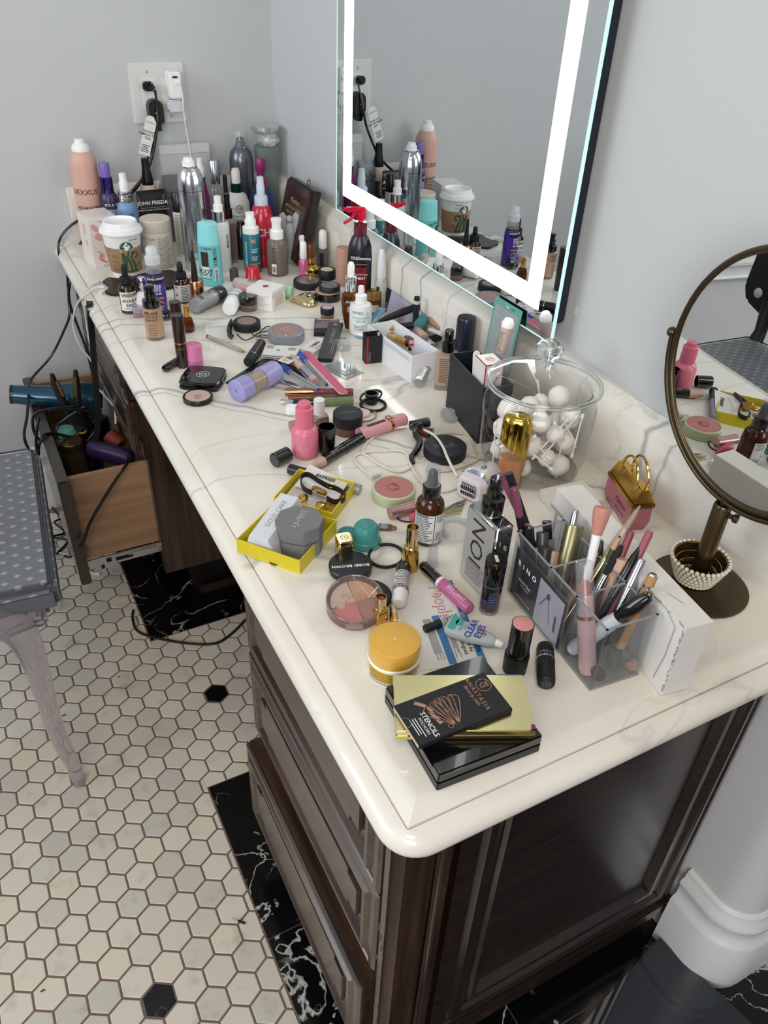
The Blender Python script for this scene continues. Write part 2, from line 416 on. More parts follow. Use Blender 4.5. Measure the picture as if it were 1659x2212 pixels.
def wood(c1='#1e120c', c2='#4a3222', rough=0.28, coat=0.5, ax=2, sc=1.0):
    m = bpy.data.materials.new('stained_wood'); nt, b, N, L = nodes(m); tc = N('ShaderNodeTexCoord'); mp = N('ShaderNodeMapping')
    s = [90 * sc, 90 * sc, 90 * sc]; s[ax] = 5 * sc; mp.inputs['Scale'].default_value = s; L(tc.outputs['Object'], mp.inputs[0])
    n = N('ShaderNodeTexNoise'); n.inputs['Scale'].default_value = 1; n.inputs['Detail'].default_value = 6; L(mp.outputs[0], n.inputs['Vector'])
    r = ramp(nt, [(0.3, rgb(c1)), (0.72, rgb(c2))]); L(n.outputs['Fac'], r.inputs[0]); L(r.outputs[0], b.inputs['Base Color'])
    b.inputs['Roughness'].default_value = rough; b.inputs['Coat Weight'].default_value = coat; b.inputs['Coat Roughness'].default_value = 0.2
    bp = N('ShaderNodeBump'); bp.inputs['Strength'].default_value = 0.12; bp.inputs['Distance'].default_value = 0.001; L(n.outputs['Fac'], bp.inputs['Height']); L(bp.outputs[0], b.inputs['Normal'])
    return m
MARBLE = marble(); BMARB = black_marble(); WOODZ = wood(ax=2); WOODY = wood(ax=1); WOODX = wood('#100a07', '#2c1a11', ax=0); PLY = wood('#8f6a48', '#ab8461', 0.55, 0.0, 0, 0.5)
PAINT = mat('#c6c8c9', 0.62, noise=0.05, nscale=3, bump=0.05); TRIM = mat('#cfd3d3', 0.35, noise=0.04, nscale=8)

# walls: the mirror wall turns a rounded corner at its near end
path = [(0, 0)] + [(0.05 - 0.05 * math.cos(a), -1.80 - 0.05 * math.sin(a)) for a in [PI / 2 * i / 8 for i in range(9)]] + [(1.6, -1.85)]
def wall_strip(path, z0, z1):
    V = []; F = []
    for x, y in path: V += [(x, y, z0), (x, y, z1)]
    for i in range(len(path) - 1): F.append((2 * i, 2 * i + 1, 2 * i + 3, 2 * i + 2))
    return V, F
RTHK = path + [(1.6, 0.1), (0.1, 0.1)]
struct('wall_right', prism([(x, y) for x, y in path] + [(1.6, 0.12), (0, 0.12)], 0, 2.7), PAINT)
struct('wall_back', box(-3.3, 0, 0, 0.12, 0, 2.7), PAINT)
struct('wall_left', box(-3.42, -3.3, -5.2, 0.12, 0, 2.7), PAINT)
struct('ceiling', box(-3.42, 1.6, -5.2, 0.12, 2.7, 2.8), mat('#e9e9e6', 0.7))
# baseboard profile (offset from wall, height)
BP = [(0.0, 0.0), (0.022, 0.0), (0.022, 0.125), (0.019, 0.131), (0.012, 0.137), (0.012, 0.158), (0.016, 0.166), (0.016, 0.176), (0.009, 0.183), (0.007, 0.196), (0.0, 0.2)]
def sweep_base(path, prof):
    V = []; F = []; n = len(prof); ps = [Vector(p) for p in path]
    for i, p in enumerate(ps):
        t = (ps[min(i + 1, len(ps) - 1)] - ps[max(i - 1, 0)]).normalized(); nr = Vector((t.y, -t.x))
        for d, z in prof: V.append((p.x + nr.x * d, p.y + nr.y * d, z))
    for i in range(len(ps) - 1):
        for k in range(n - 1): F.append((i * n + k, (i + 1) * n + k, (i + 1) * n + k + 1, i * n + k + 1))
    F.append(tuple(range(n))); F.append(tuple(range((len(ps) - 1) * n + n - 1, (len(ps) - 1) * n - 1, -1))); return V, F
bp2 = [(0, -1.748)] + [(0.05 - 0.05 * math.cos(a), -1.80 - 0.05 * math.sin(a)) for a in [PI / 2 * i / 8 for i in range(9)]] + [(1.6, -1.85)]
struct('baseboard_right', sweep_base(bp2, BP), TRIM, sharp=50)
struct('baseboard_back', sweep_base([(-3.28, 0), (-0.62, 0)], BP), TRIM, sharp=50)
struct('trim_1', sweep_base([(-3.28, 0), (-1.3, 0)], [(0, .47), (0.012, .475), (0.02, .485), (0.01, .495), (0.01, .52), (0.024, .53), (0.024, .54), (0, .545)]), TRIM, sharp=50)

# floor: grout bed, hexagon tiles with two black accents, black marble border
hp = 0.0505; hx0, hy0 = P(467, 1498, 0).x, P(467, 1498, 0).y
tiles = bpy.data.materials.new('hexagon_marble_tile'); nt, b, N, L = nodes(tiles)
at = N('ShaderNodeAttribute'); at.attribute_name = 'tone'; tc = N('ShaderNodeTexCoord')
n = N('ShaderNodeTexNoise'); n.inputs['Scale'].default_value = 22; n.inputs['Detail'].default_value = 4; L(tc.outputs['Object'], n.inputs['Vector'])
r1 = ramp(nt, [(0.0, rgb('#bcb5a8')), (0.3, rgb('#c8c0b2')), (0.7, rgb('#cfc6b7')), (1.0, rgb('#d1c5b0'))]); L(at.outputs['Fac'], r1.inputs[0])
r2 = ramp(nt, [(0.28, rgb('#bdbdbb')), (0.42, rgb('#ffffff'))]); L(n.outputs['Fac'], r2.inputs[0])
mx = N('ShaderNodeMix'); mx.data_type = 'RGBA'; mx.blend_type = 'MULTIPLY'; mx.inputs[0].default_value = 0.45; L(r1.outputs[0], mx.inputs[6]); L(r2.outputs[0], mx.inputs[7]); L(mx.outputs[2], b.inputs['Base Color'])
b.inputs['Roughness'].default_value = 0.38
GROUT = mat('#7a6257', 0.85, noise=0.3, nscale=60)
struct('floor', box(-3.3, 1.6, -5.2, 0, -0.1, -0.0005), GROUT)
XB = -0.622; YN = -1.126; YF = -0.676; XK = -0.395
V = []; F = []; tone = []; Mi = []
def clip(poly, nx, ny, d):
    out = []
    for i in range(len(poly)):
        a, c = poly[i], poly[(i + 1) % len(poly)]; da = a[0] * nx + a[1] * ny - d; dc = c[0] * nx + c[1] * ny - d
        if da <= 0: out.append(a)
        if (da < 0 < dc) or (dc < 0 < da):
            t = da / (da - dc); out.append((a[0] + (c[0] - a[0]) * t, a[1] + (c[1] - a[1]) * t))
    return out
rr = random.Random(3); gw = 0.0018
for j in range(-40, 20):
    for i in range(-50, 50):
        cx = hx0 + i * hp + j * hp / 2; cy = hy0 + j * hp * 0.8660254
        if not (-1.9 < cx < -0.2 and -2.5 < cy < -0.03): continue
        s = (hp / 2 - gw) / math.cos(PI / 6); poly = [(cx + s * math.cos(PI / 2 + k * PI / 3), cy + s * math.sin(PI / 2 + k * PI / 3)) for k in range(6)]
        # the white field: left of the border line, or the knee space between the two border ends
        pieces = []
        inside = cy - s > YN + 0.002 and cy + s < YF - 0.002
        q = poly if inside else clip(poly, 1, 0, XB - 0.002)
        if len(q) > 2: pieces.append(q)
        if not inside and YN < cy + s and cy - s < YF:
            q = clip(clip(clip(poly, -1, 0, -(XB - 0.002)), 0, 1, YF - 0.002), 0, -1, -(YN + 0.002))
            if len(q) > 2: pieces.append(q)
        for q in pieces:
            ar = abs(sum(q[k][0] * q[(k + 1) % len(q)][1] - q[(k + 1) % len(q)][0] * q[k][1] for k in range(len(q)))) / 2
            if ar < 2e-5: continue
            o = len(V); mx_ = sum(a[0] for a in q) / len(q); my_ = sum(a[1] for a in q) / len(q); m = len(q)
            V += [(x, y, -0.0012) for x, y in q] + [(x, y, 0.0) for x, y in q] + [(mx_ + (x - mx_) * 0.955, my_ + (y - my_) * 0.955, 0.0006) for x, y in q]
            t = rr.random(); bl = 1 if (i, j) in ((0, 0), (1, -13)) else 0
            for k in range(m):
                F.append((o + k, o + (k + 1) % m, o + m + (k + 1) % m, o + m + k)); F.append((o + m + k, o + m + (k + 1) % m, o + 2 * m + (k + 1) % m, o + 2 * m + k)); Mi += [bl, bl]
            F.append(tuple(range(o + 2 * m, o + 3 * m))); Mi.append(bl); tone += [t] * (3 * m)
ht = struct('floor_hexagon_tiles', (V, F), [tiles, BMARB], sharp=5)
ht.name = 'floor.001'
a_ = ht.data.attributes.new('tone', 'FLOAT', 'POINT')
for k, t in enumerate(tone): a_.data[k].value = t
for k, p in enumerate(ht.data.polygons): p.material_index = Mi[k]
# black marble border slabs
def slabs(x0, x1, y0, y1, nx, ny):
    g = []
    for i in range(nx):
        for j in range(ny):
            g.append(box(x0 + (x1 - x0) * i / nx + 0.001, x0 + (x1 - x0) * (i + 1) / nx - 0.001, y0 + (y1 - y0) * j / ny + 0.001, y0 + (y1 - y0) * (j + 1) / ny - 0.001, -0.004, 0.001))
    return join(*g)
struct('trim_2', slabs(XB, 0.3, -2.45, YN, 3, 4), BMARB)
struct('trim_3', slabs(XB, 0.0, YF, 0.0, 2, 2), BMARB)
struct('trim_4', slabs(0.3, 1.6, -5.1, -1.85, 4, 9), BMARB)

# ---------------------------------------------------------------- counter
FX, FY = -0.548, -1.744      # edge of the flat
prof = [(0.0, 0.0), (0.004, -0.0004), (0.010, -0.0028), (0.016, -0.0062), (0.0205, -0.0085), (0.0212, -0.0125), (0.0222, -0.0125)]
for k in range(9):
    a = PI / 2 - PI * k / 8; prof.append((0.0225 + 0.0 + 0.021 * max(math.cos(a), 0) ** 0.9, -0.0265 + 0.0165 * math.sin(a)))
prof += [(0.0222, -0.043), (-0.02, -0.043)]
V = []; F = []; K = 8; npf = len(prof)
for d, z in prof:
    ra = max(0.0005, (d - 0.021) * 1.9) if d > 0.021 else 0.0002
    cx, cy = FX - d, FY - d
    ring_ = [(cx, 0.0)]
    for k in range(K + 1):
        a = PI + PI / 2 * k / K; ring_.append((cx + ra + ra * math.cos(a), cy + ra + ra * math.sin(a)))
    ring_.append((0.0, cy)); V += [(x, y, H + z) for x, y in ring_]
m = K + 3
for i in range(npf - 1):
    for k in range(m - 1): F.append((i * m + k, i * m + k + 1, (i + 1) * m + k + 1, (i + 1) * m + k))
o = len(V); V.append((0, 0, H)); V.append((0, 0, H - 0.043))
F.append(tuple([o] + [k for k in range(m)])[::-1]); F.append(tuple([o + 1] + [(npf - 1) * m + k for k in range(m)]))
ct = thing('countertop', 'white marble vanity worktop with ogee and rounded double edge', 'countertop', (0, 0, 0))
obj('slab', (V, F), MARBLE, ct, sharp=30)
HB = 0.1262
def splash(pts):
    # pts: section, swept along y
    pass
sec = [(0.0, H), (-0.022, H), (-0.022, H + HB - 0.022), (-0.019, H + HB - 0.016), (-0.012, H + HB - 0.009), (-0.004, H + HB), (0.0, H + HB)]
g = ([(x, y, z) for y in (-1.79, -0.0222) for x, z in sec], [tuple(range(7)), tuple(range(13, 6, -1))] + [(i, 7 + i, 7 + (i + 1) % 7, (i + 1) % 7) for i in range(7)])
tag(obj('backsplash', g, MARBLE, None, sharp=30), 'long low marble backsplash along the mirror wall', 'backsplash')
g = ([(x, y, z) for x in (-0.540, -0.0001) for y, z in sec], [tuple(range(7)), tuple(range(13, 6, -1))] + [(i, 7 + i, 7 + (i + 1) % 7, (i + 1) % 7) for i in range(7)])
tag(obj('backsplash', bevel(g, 0.002), MARBLE, None, sharp=30), 'short marble backsplash along the back wall below the outlet', 'backsplash')

# ---------------------------------------------------------------- cabinets
def frame_face(parent, M, w2, h2, wood_m, steps, name, panel=None):
    """nested mitred mouldings on a plane: steps = [(inset, height)...]; local x along width, y up, z outward"""
    V = []; F = []
    rings = [(0, 0)] + steps
    for ins, z in rings: V += [(ins, ins, z), (w2 - ins, ins, z), (w2 - ins, h2 - ins, z), (ins, h2 - ins, z)]
    for i in range(len(rings) - 1):
        for k in range(4): F.append((i * 4 + k, i * 4 + (k + 1) % 4, i * 4 + 4 + (k + 1) % 4, i * 4 + 4 + k))
    e = len(rings) - 1; F.append((e * 4, e * 4 + 1, e * 4 + 2, e * 4 + 3)); F.append((3, 2, 1, 0))
    return obj(name, xf((V, F), M), wood_m, parent, sharp=18)
def Mface(ox, oy, oz, xdir, out):
    xd = Vector(xdir); o = Vector(out); return Matrix(((xd.x, 0, o.x, ox), (xd.y, 0, o.y, oy), (xd.z, 1, o.z, oz), (0, 0, 0, 1)))
cn = thing('vanity_cabinet', 'dark wood drawer pedestal under the near end of the marble top', 'cabinet', (-0.27, -1.5, 0))
cn_off = (0.27, 1.5, 0)
def cob(name, g, m, sharp=38): return obj(name, mv(g, *cn_off), m, cn, sharp)
ZT = H - 0.0435
sc_g = [box(-0.5678, -0.5668, -1.738 + 0.004 * (k % 4), -1.737 + 0.004 * (k % 4), 0.36 + 0.017 * k, 0.362 + 0.019 * k) for k in range(9)] + [box(-0.5678, -0.5668, -1.736 + 0.003 * (k % 3), -1.734 + 0.003 * (k % 3), 0.26 + 0.012 * k, 0.268 + 0.012 * k) for k in range(4)]
rk = cob('worn_scratches', join(*sc_g), mat('#6e5842', 0.8))
cob('carcass', box(-0.545, -0.001, -1.722, -1.28, 0.105, ZT, 0.002), WOODZ)
cob('plinth', box(-0.47, -0.02, -1.665, -1.33, 0.0, 0.104, 0.002), mat('#100a08', 0.5))
# corner post with a fluted edge
cob('corner_post', join(box(-0.567, -0.512, -1.748, -1.716, 0.105, ZT, 0.011, 4), box(-0.507, -0.487, -1.741, -1.721, 0.105, ZT, 0.006, 3)), WOODZ)
# end panel facing the camera
fx = frame_face(cn, T(*cn_off) @ Mface(-0.478, -1.724, 0.105, (1, 0, 0), (0, -1, 0)), 0.470, 0.585, WOODX,
    [(0.0, 0.012), (0.012, 0.015), (0.014, 0.012), (0.028, 0.012), (0.032, 0.020), (0.040, 0.022), (0.046, 0.020), (0.050, 0.014), (0.058, 0.012), (0.062, 0.017), (0.070, 0.017), (0.080, 0.004), (0.0802, 0.006)], 'end_panel')
cob('end_rail', box(-0.486, -0.002, -1.738, -1.722, 0.692, ZT, 0.002), WOODX)
cob('base_moulding', box(-0.512, -0.002, -1.745, -1.722, 0.07, 0.104, 0.004, 2), WOODX)
def drawer_front(z0, z1, x, parent, off, y0=-1.712, y1=-1.292, mname='drawer'):
    dr = obj(mname, mv(box(x, -0.5455, y0, y1, z0, z1, 0.003), *off), WOODY, parent)
    w2 = y1 - y0; h2 = z1 - z0
    fr = frame_face(dr, T(*off) @ Mface(x - 0.0003, y1, z0, (0, -1, 0), (-1, 0, 0)), w2, h2, WOODY,
        [(0.004, 0.004), (0.010, 0.0045), (0.012, 0.002), (0.020, 0.002), (0.023, 0.007), (0.029, 0.007), (0.036, 0.001), (0.041, -0.0), (0.0415, -0.004)], 'moulding')
    # raised field with stepped corners
    a, c, st = 0.046, 0.046, 0.012
    pl = [(a + st * 2, c), (w2 - a - st * 2, c), (w2 - a - st * 2, c + st), (w2 - a, c + st), (w2 - a, h2 - c - st), (w2 - a - st * 2, h2 - c - st), (w2 - a - st * 2, h2 - c), (a + st * 2, h2 - c), (a + st * 2, h2 - c - st), (a, h2 - c - st), (a, c + st), (a + st * 2, c + st)]
    obj('field', xf(prism(pl, 0.0, 0.005, 0.001), T(*off) @ Mface(x - 0.0003, y1, z0, (0, -1, 0), (-1, 0, 0))), WOODY, dr)
    return dr
drawer_front(0.528, 0.695, -0.5605, cn, cn_off); drawer_front(0.345, 0.522, -0.5605, cn, cn_off); drawer_front(0.126, 0.318, -0.578, cn, cn_off)

cf = thing('vanity_cabinet', 'dark wood drawer pedestal in the far corner with its bottom drawer pulled open', 'cabinet', (-0.27, -0.29, 0))
cf_off = (0.27, 0.29, 0)
def cfb(name, g, m, p=None): return obj(name, mv(g, *cf_off), m, p or cf)
cfb('carcass', join(box(-0.545, -0.001, -0.575, -0.555, 0.105, ZT, 0.002), box(-0.545, -0.001, -0.022, -0.002, 0.105, ZT), box(-0.52, -0.001, -0.555, -0.022, 0.43, ZT), box(-0.03, -0.001, -0.555, -0.022, 0.105, 0.43), box(-0.545, -0.52, -0.555, -0.548, 0.105, ZT), box(-0.52, -0.03, -0.5549, -0.0221, 0.105, 0.12)), WOODZ)
cfb('plinth', box(-0.47, -0.02, -0.54, -0.04, 0.0, 0.104, 0.002), mat('#100a08', 0.5))
cfb('side_bead', tube([(-0.47, -0.58, 0.028), (-0.02, -0.58, 0.028)], 0.012), WOODX)
drawer_front(0.43, 0.565, -0.5605, cf, cf_off, -0.545, -0.03); drawer_front(0.57, 0.695, -0.5605, cf, cf_off, -0.545, -0.03)
dr = cfb('drawer', join(box(-0.714, -0.40, -0.541, -0.529, 0.185, 0.41), box(-0.714, -0.40, -0.052, -0.04, 0.185, 0.41), box(-0.714, -0.40, -0.529, -0.052, 0.187, 0.197), box(-0.412, -0.40, -0.529, -0.052, 0.197, 0.41)), PLY)
fr = cfb('drawer_front', box(-0.738, -0.714, -0.567, -0.028, 0.13, 0.422, 0.003), WOODZ, dr)
cfb('drawer_slide', join(box(-0.712, -0.40, -0.5495, -0.5412, 0.158, 0.183, 0.001), box(-0.62, -0.40, -0.5515, -0.5495, 0.163, 0.178), box(-0.69, -0.655, -0.5525, -0.549, 0.152, 0.186, 0.001)), SIL, dr)
cfb('slide_latch', join(box(-0.686, -0.678, -0.5545, -0.5526, 0.156, 0.165), box(-0.672, -0.66, -0.5545, -0.5526, 0.171, 0.181), box(-0.65, -0.61, -0.5525, -0.5516, 0.167, 0.173)), BLK, dr)
cfb('hinge_plate', box(-0.553, -0.547, -0.574, -0.556, 0.44, 0.475, 0.001), SIL)

# ---------------------------------------------------------------- lit mirror
MX = -0.04; MY0, MY1 = -0.466, -1.24; MZ0, MZ1 = 0.899, 1.95
lm = thing('wall_mirror', 'tall frameless wall mirror with glowing white LED band', 'mirror', (MX, (MY0 + MY1) / 2, MZ0)); lo = (-MX, -(MY0 + MY1) / 2, -MZ0)
def lmb(name, g, m, p=None): return obj(name, mv(g, *lo), m, p or lm)
MIRR = mat('#dfe5e6', 0.01, 1.0)
def fr_(y0, y1, z0, z1, yi0, yi1, zi0, zi1, x0, x1):
    return join(box(x0, x1, y0, yi0, z0, z1), box(x0, x1, yi1, y1, z0, z1), box(x0, x1, yi0, yi1, z0, zi0), box(x0, x1, yi0, yi1, zi1, z1))
# mirror pane, cut away where the light shines through the glass
a0, a1, b0, b1 = -1.199, -0.500, 0.937, 1.912      # outer band
c0, c1, d0, d1 = -1.165, -0.540, 0.970, 1.878      # inner band
lmb('mirror_pane', join(fr_(MY1 + 0.002, MY0 - 0.002, MZ0 + 0.002, MZ1 - 0.002, a0, a1, b0, b1, MX, MX + 0.004), box(MX, MX + 0.004, c0, c1, d0, d1)), MIRR)
LEDM = mat('#ffffff', 0.5, emit=5.0)
lmb('light_band', fr_(a0, a1, b0, b1, c0, c1, d0, d1, MX + 0.0002, MX + 0.004), LEDM)
lmb('glass_edge', fr_(MY1, MY0, MZ0, MZ1, MY1 + 0.002, MY0 - 0.002, MZ0 + 0.002, MZ1 - 0.002, MX - 0.0005, MX + 0.0045), mat('#bfeee6', 0.2, emit=0.55))  # LED light caught in the edge is put in as slight emission
lmb('housing', box(MX + 0.005, -0.0005, MY1 + 0.02, MY0 - 0.02, MZ0 + 0.02, MZ1 - 0.02, 0.004), mat('#1c2230', 0.5))
# ================================================================ things against the back wall
# outlet
ox, oz = -0.2904, 1.0683
op = thing('outlet_plate', 'white double outlet plate on the grey back wall', 'outlet', (ox, 0, oz))
obj('plate', bevel(box(-0.065, 0.065, -0.006, 0.004, -0.064, 0.064), 0.003, 2), mat('#d9dad6', 0.4), op, 15)
for sx in (-0.0235, 0.0235):
    obj('receptacle', box(sx - 0.0165, sx + 0.0165, -0.0072, -0.004, -0.033, 0.033, 0.0008), mat('#e4e5e1', 0.35), op)
for sx, sz in ((-0.0235, 0.046), (0.0235, -0.048)):
    sc_ = obj('screw', xf(lathe([(0.0032, 0), (0.003, 0.0012), (0, 0.0016)], 14), T(sx, -0.006, sz) @ Rx(PI / 2)), mat('#cfd0cc', 0.3), op)
    obj('slot', box(sx - 0.0004, sx + 0.0004, -0.0079, -0.0072, sz - 0.0028, sz + 0.0028), DK, sc_)
k = thing('power_plug', 'small black plug in the upper left socket of the outlet', 'plug', (ox - 0.026, -0.0072, oz + 0.018))
obj('plug_body', join(box(-0.013, 0.011, -0.018, 0, -0.010, 0.010, 0.004), box(-0.004, 0.012, -0.028, -0.016, -0.009, 0.006, 0.004)), BLK, k)
k = thing('power_plug', 'large rounded black safety plug with a tiny yellow light, lower left socket', 'plug', (ox - 0.018, -0.0072, oz - 0.030))
pl = [(0.017 * math.cos(a), 0.005 + 0.017 * math.sin(a)) for a in [PI * i / 12 for i in range(13)]] + [(-0.017, -0.024), (-0.009, -0.030), (-0.008, -0.046), (0.008, -0.046), (0.008, -0.030), (0.017, -0.028)]
obj('plug_body', xf(prism(pl, 0.0, 0.030, 0.002), Rx(PI / 2)), mat('#12161c', 0.4), k)
obj('reset_button', xf(lathe([(0.002, 0), (0.002, 0.001)], 12), T(-0.002, -0.030, 0.007) @ Rx(PI / 2)), mat('#29466e', 0.4), k)
obj('indicator', xf(lathe([(0.0016, 0), (0.0016, 0.001)], 12), T(-0.002, -0.030, -0.006) @ Rx(PI / 2)), mat('#d9c83a', 0.4, emit=0.4), k)
k = thing('charger', 'tall white dual-port charger block in the upper right socket', 'charger', (ox + 0.031, -0.0072, oz + 0.022))
obj('body', box(-0.0145, 0.0145, -0.040, 0, -0.028, 0.028, 0.003), WHT, k); obj('port', box(-0.006, 0.006, -0.0404, -0.0398, 0.015, 0.0195), mat('#141428', 0.4), k)
k2 = thing('charger', 'short rounded white charger with one oval port, lower right socket', 'charger', (ox + 0.029, -0.0072, oz - 0.024))
obj('body', bevel(box(-0.0185, 0.0185, -0.030, 0, -0.0135, 0.0135), 0.007, 3), WHT, k2); obj('port', box(-0.004, 0.004, -0.0304, -0.0298, -0.0012, 0.0012), DK, k2)
obj('face_plate', bevel(box(-0.0155, 0.0155, -0.0306, -0.029, -0.011, 0.011), 0.0007), mat('#d3d7df', 0.3), k2)
# cords from the outlet
pts = [PY(335, 195, -0.03), PY(340, 240, -0.045), PY(338, 290, -0.05), PY(318, 345, -0.045), PY(300, 400, -0.045), PY(255, 440, -0.03), PY(200, 462, -0.028), PY(160, 482, -0.028), PY(134, 508, -0.028), PY(126, 535, -0.03), PY(133, 568, -0.06)]
w1 = [PY(150, 600, -0.14), PY(148, 640, -0.14), PY(150, 680, -0.15), PY(140, 710, -0.15), PY(110, 770, -0.15), PY(66, 822, -0.17), PY(62, 860, -0.18), PY(75, 900, -0.2)]
obj_ = obj('cable', tube(smooth_path(pts + w1), 0.0030, 8), BLK); tag(obj_, 'black cord running from the small plug over the counter corner to the hair dryer', 'cord')
pts = [PY(333, 262, -0.04), PY(336, 300, -0.05), PY(322, 360, -0.06), PY(300, 395, -0.06), PY(250, 450, -0.07)] + [PY(200, 485, -0.034), PY(172, 530, -0.034), PY(152, 556, -0.04), PY(146, 585, -0.08)]
w1 = [PY(147, 620, -0.14), PY(152, 660, -0.15), PY(168, 705, -0.16), PY(188, 760, -0.18), PY(205, 830, -0.2), PY(215, 880, -0.22), PY(205, 960, -0.25)]
cb = obj('cable', tube(smooth_path(pts + w1), 0.0034, 8), mat('#111113', 0.35)); tag(cb, 'thick black cord hanging from the large plug down into the open drawer', 'cord')
tg = obj('warning_tag', join(prism([(-0.013, -0.045), (0.013, -0.045), (0.013, 0.03), (0.004, 0.042), (-0.008, 0.042), (-0.013, 0.034)], 0, 0.0006)), mat('#e6e4de', 0.5), cb)
tp = PY(320, 292, -0.062); tg.matrix_basis = T(*tp) @ Ry(0.35) @ Rx(PI / 2)
art(tg, join(lay(m2(txt('DO NOT\nREMOVE THIS\nTAG', 0.0072, bold=0.02), 0, 0.0), T(0, 0, 0.0006)), lay(lines(-0.010, 0.010, -0.022, 5, 0.0036, 0.0014), T(0, 0, 0.0006))), INK)
art(tg, lay(m2(txt('WARNING', 0.0048), 0, 0.028), T(0, 0, 0.0006)), mat('#b8443c', 0.5))
pts = [PY(384, 182, -0.044), PY(393, 195, -0.046), PY(397, 240, -0.05), PY(402, 280, -0.05), PY(411, 330, -0.055), PY(414, 380, -0.06), PY(420, 470, -0.12)] + [P(446, 540, H + 0.02), P(440, 575, H + 0.003), P(415, 592, H + 0.003), P(385, 600, H + 0.003), P(350, 600, H + 0.003)]
cw = obj('cable', tube(smooth_path(pts), 0.0016, 8), mat('#e3e2de', 0.4)); tag(cw, 'thin white cable dropping from the tall charger behind the silver spray can', 'cable')
wp = PY(384, 180, -0.0475); g = mv(box(-0.006, 0.006, -0.003, 0.003, -0.004, 0.004, 0.001), *PY(383, 179, -0.0475)); obj('cable_plug', g, WHT, cw)

def lathe_item(*a, **k): return upright(*a, **k)
MAGENTA = mat('#8a1f5e', 0.3)
# 1 rose hairspray
t, h, s = upright('hairspray_can', 'tall rose pink aerosol can with a white cap, by the left wall end', 'spray can',
    [('body', mat('#d7a596', 0.38), [(28, 0), (29, 0.01), (29, 0.78), (27, 0.835), (22, 0.885), (18, 0.90)]), ('cap', WHT, [(18.5, 0.895), (18.5, 0.935), (17, 0.945), (16, 0.955), (11, 0.965), (10.5, 0.995), (9, 1.0), (0, 1.0)])],
    top=(170, 300), y=-0.068)
R = 29 * s
art(t, join(wrap(m2(txt('NEXXUS.', 0.0165, bold=0.005), -0.006, 0.55 * h), R), wrap(m2(txt('ADVANCED', 0.0105, bold=0.02), -0.004, 0.405 * h), R), wrap(m2(txt('BRUSHABLE CLEAN', 0.0062), -0.003, 0.37 * h), R), wrap(lines(-0.02, 0.014, 0.345 * h, 5, 0.0055, 0.0012), R)), INK)
# 2 purple pump
t, h, s = upright('serum_bottle', 'purple pump bottle with lilac cap between the rose can and the blue spray', 'bottle',
    [('body', mat('#3c2a55', 0.3), [(19, 0), (20, 0.02), (20, 0.58), (18, 0.64), (14, 0.67)]), ('collar', mat('#4a3a8c', 0.12, 0.9), [(13.5, 0.67), (13.5, 0.84), (12, 0.845)]), ('pump_cap', mat('#7a63b4', 0.3), [(11, 0.845), (11.5, 0.98), (10, 1.0), (0, 1.0)])],
    top=(223, 351), y=-0.10)
R = 20 * s
art(t, wrap(rect(-0.010, 0.020, 0.30 * h, 0.50 * h, 8), R), mat('#8e89a5', 0.4), 'label')
art(t, join(wrap(m2(txt("IT'S A 10", 0.0085, bold=0.01), 0.004, 0.545 * h), R), wrap(lines(-0.008, 0.019, 0.49 * h, 9, 0.003, 0.001), R, off=0.0005)), LT)
# 3 blue spray
t, h, s = upright('spray_bottle', 'light blue spray bottle with silver collar and white nozzle', 'bottle',
    [('body', mat('#6f98c4', 0.35), [(22, 0), (24, 0.02), (22, 0.55), (19, 0.62), (15, 0.645)]), ('collar', SIL, [(15, 0.645), (15, 0.69), (14, 0.695), (15, 0.70), (15, 0.735), (14, 0.74), (14.5, 0.745), (14.5, 0.775), (10, 0.78)]), ('nozzle', WHT, [(9.5, 0.78), (10, 0.88), (8, 0.9), (7.5, 0.985), (0, 1.0)])],
    top=(263, 372), y=-0.135)
R = 22.5 * s
art(t, join(wrap(ring(0.0058, 0.0063, -0.006, 0.42 * h), R), wrap(ring(0.004, 0.0043, -0.006, 0.42 * h), R), wrap(m2(txt('B', 0.005), -0.006, 0.42 * h), R), wrap(lines(0.006, 0.017, 0.52 * h, 12, 0.0035, 0.0011), R)), mat('#3a5f8c', 0.5))
# 4 nude bottle black cap
t, h, s = upright('lotion_bottle', 'nude lotion bottle with tapered black cap standing under the hanging cords', 'bottle',
    [('body', mat('#cdb09c', 0.35), [(20, 0), (21, 0.02), (21, 0.55), (17, 0.66), (10, 0.70)]), ('cap', BLK, [(13, 0.69), (13, 0.74), (9, 0.86), (8, 0.99), (0, 1.0)])], top=(312, 340), y=-0.06)
# 7 white envelope
e0 = PY(340, 312, -0.033); e1 = PY(449, 305, -0.033)
ev = thing('envelope', 'white paper bag leaning against the back wall below the outlet', 'envelope', (e0.x, -0.036, H))
hh = e0.z - H; ww = e1.x - e0.x
g = box(0, ww, -0.007, 0.0, 0, hh, 0.002); obj('bag', g, mat('#c3c4c6', 0.55, noise=0.12, nscale=25, bump=0.4), ev)
obj('flap', box(0.001, ww - 0.001, -0.0085, -0.007, hh * 0.90, hh - 0.002, 0.0005), mat('#cfd0d1', 0.5), ev)
# 6 grey pouch
p0 = PY(345, 400, -0.085); gz = PY(365, 378, -0.085).z - H
pc = thing('foil_pouch', 'crumpled grey foil pouch with faint print behind the tube with black crimp', 'pouch', (p0.x, -0.083, H))
obj('pouch', loft([(0.030, 0.010, 0, 3, 0.024, 0), (0.031, 0.011, gz * 0.45, 2.5, 0.024, 0), (0.029, 0.006, gz * 0.8, 3, 0.026, 0), (0.024, 0.0012, gz, 6, 0.030, 0)], 24), mat('#77787c', 0.3, 0.3, noise=0.4, nscale=50, bump=0.8), pc)
art(pc, lay(m2(txt('soft gloss\nmasque', 0.011), 0.024, gz * 0.72), T(0, -0.0105, 0) @ Rx(PI / 2)), INK)
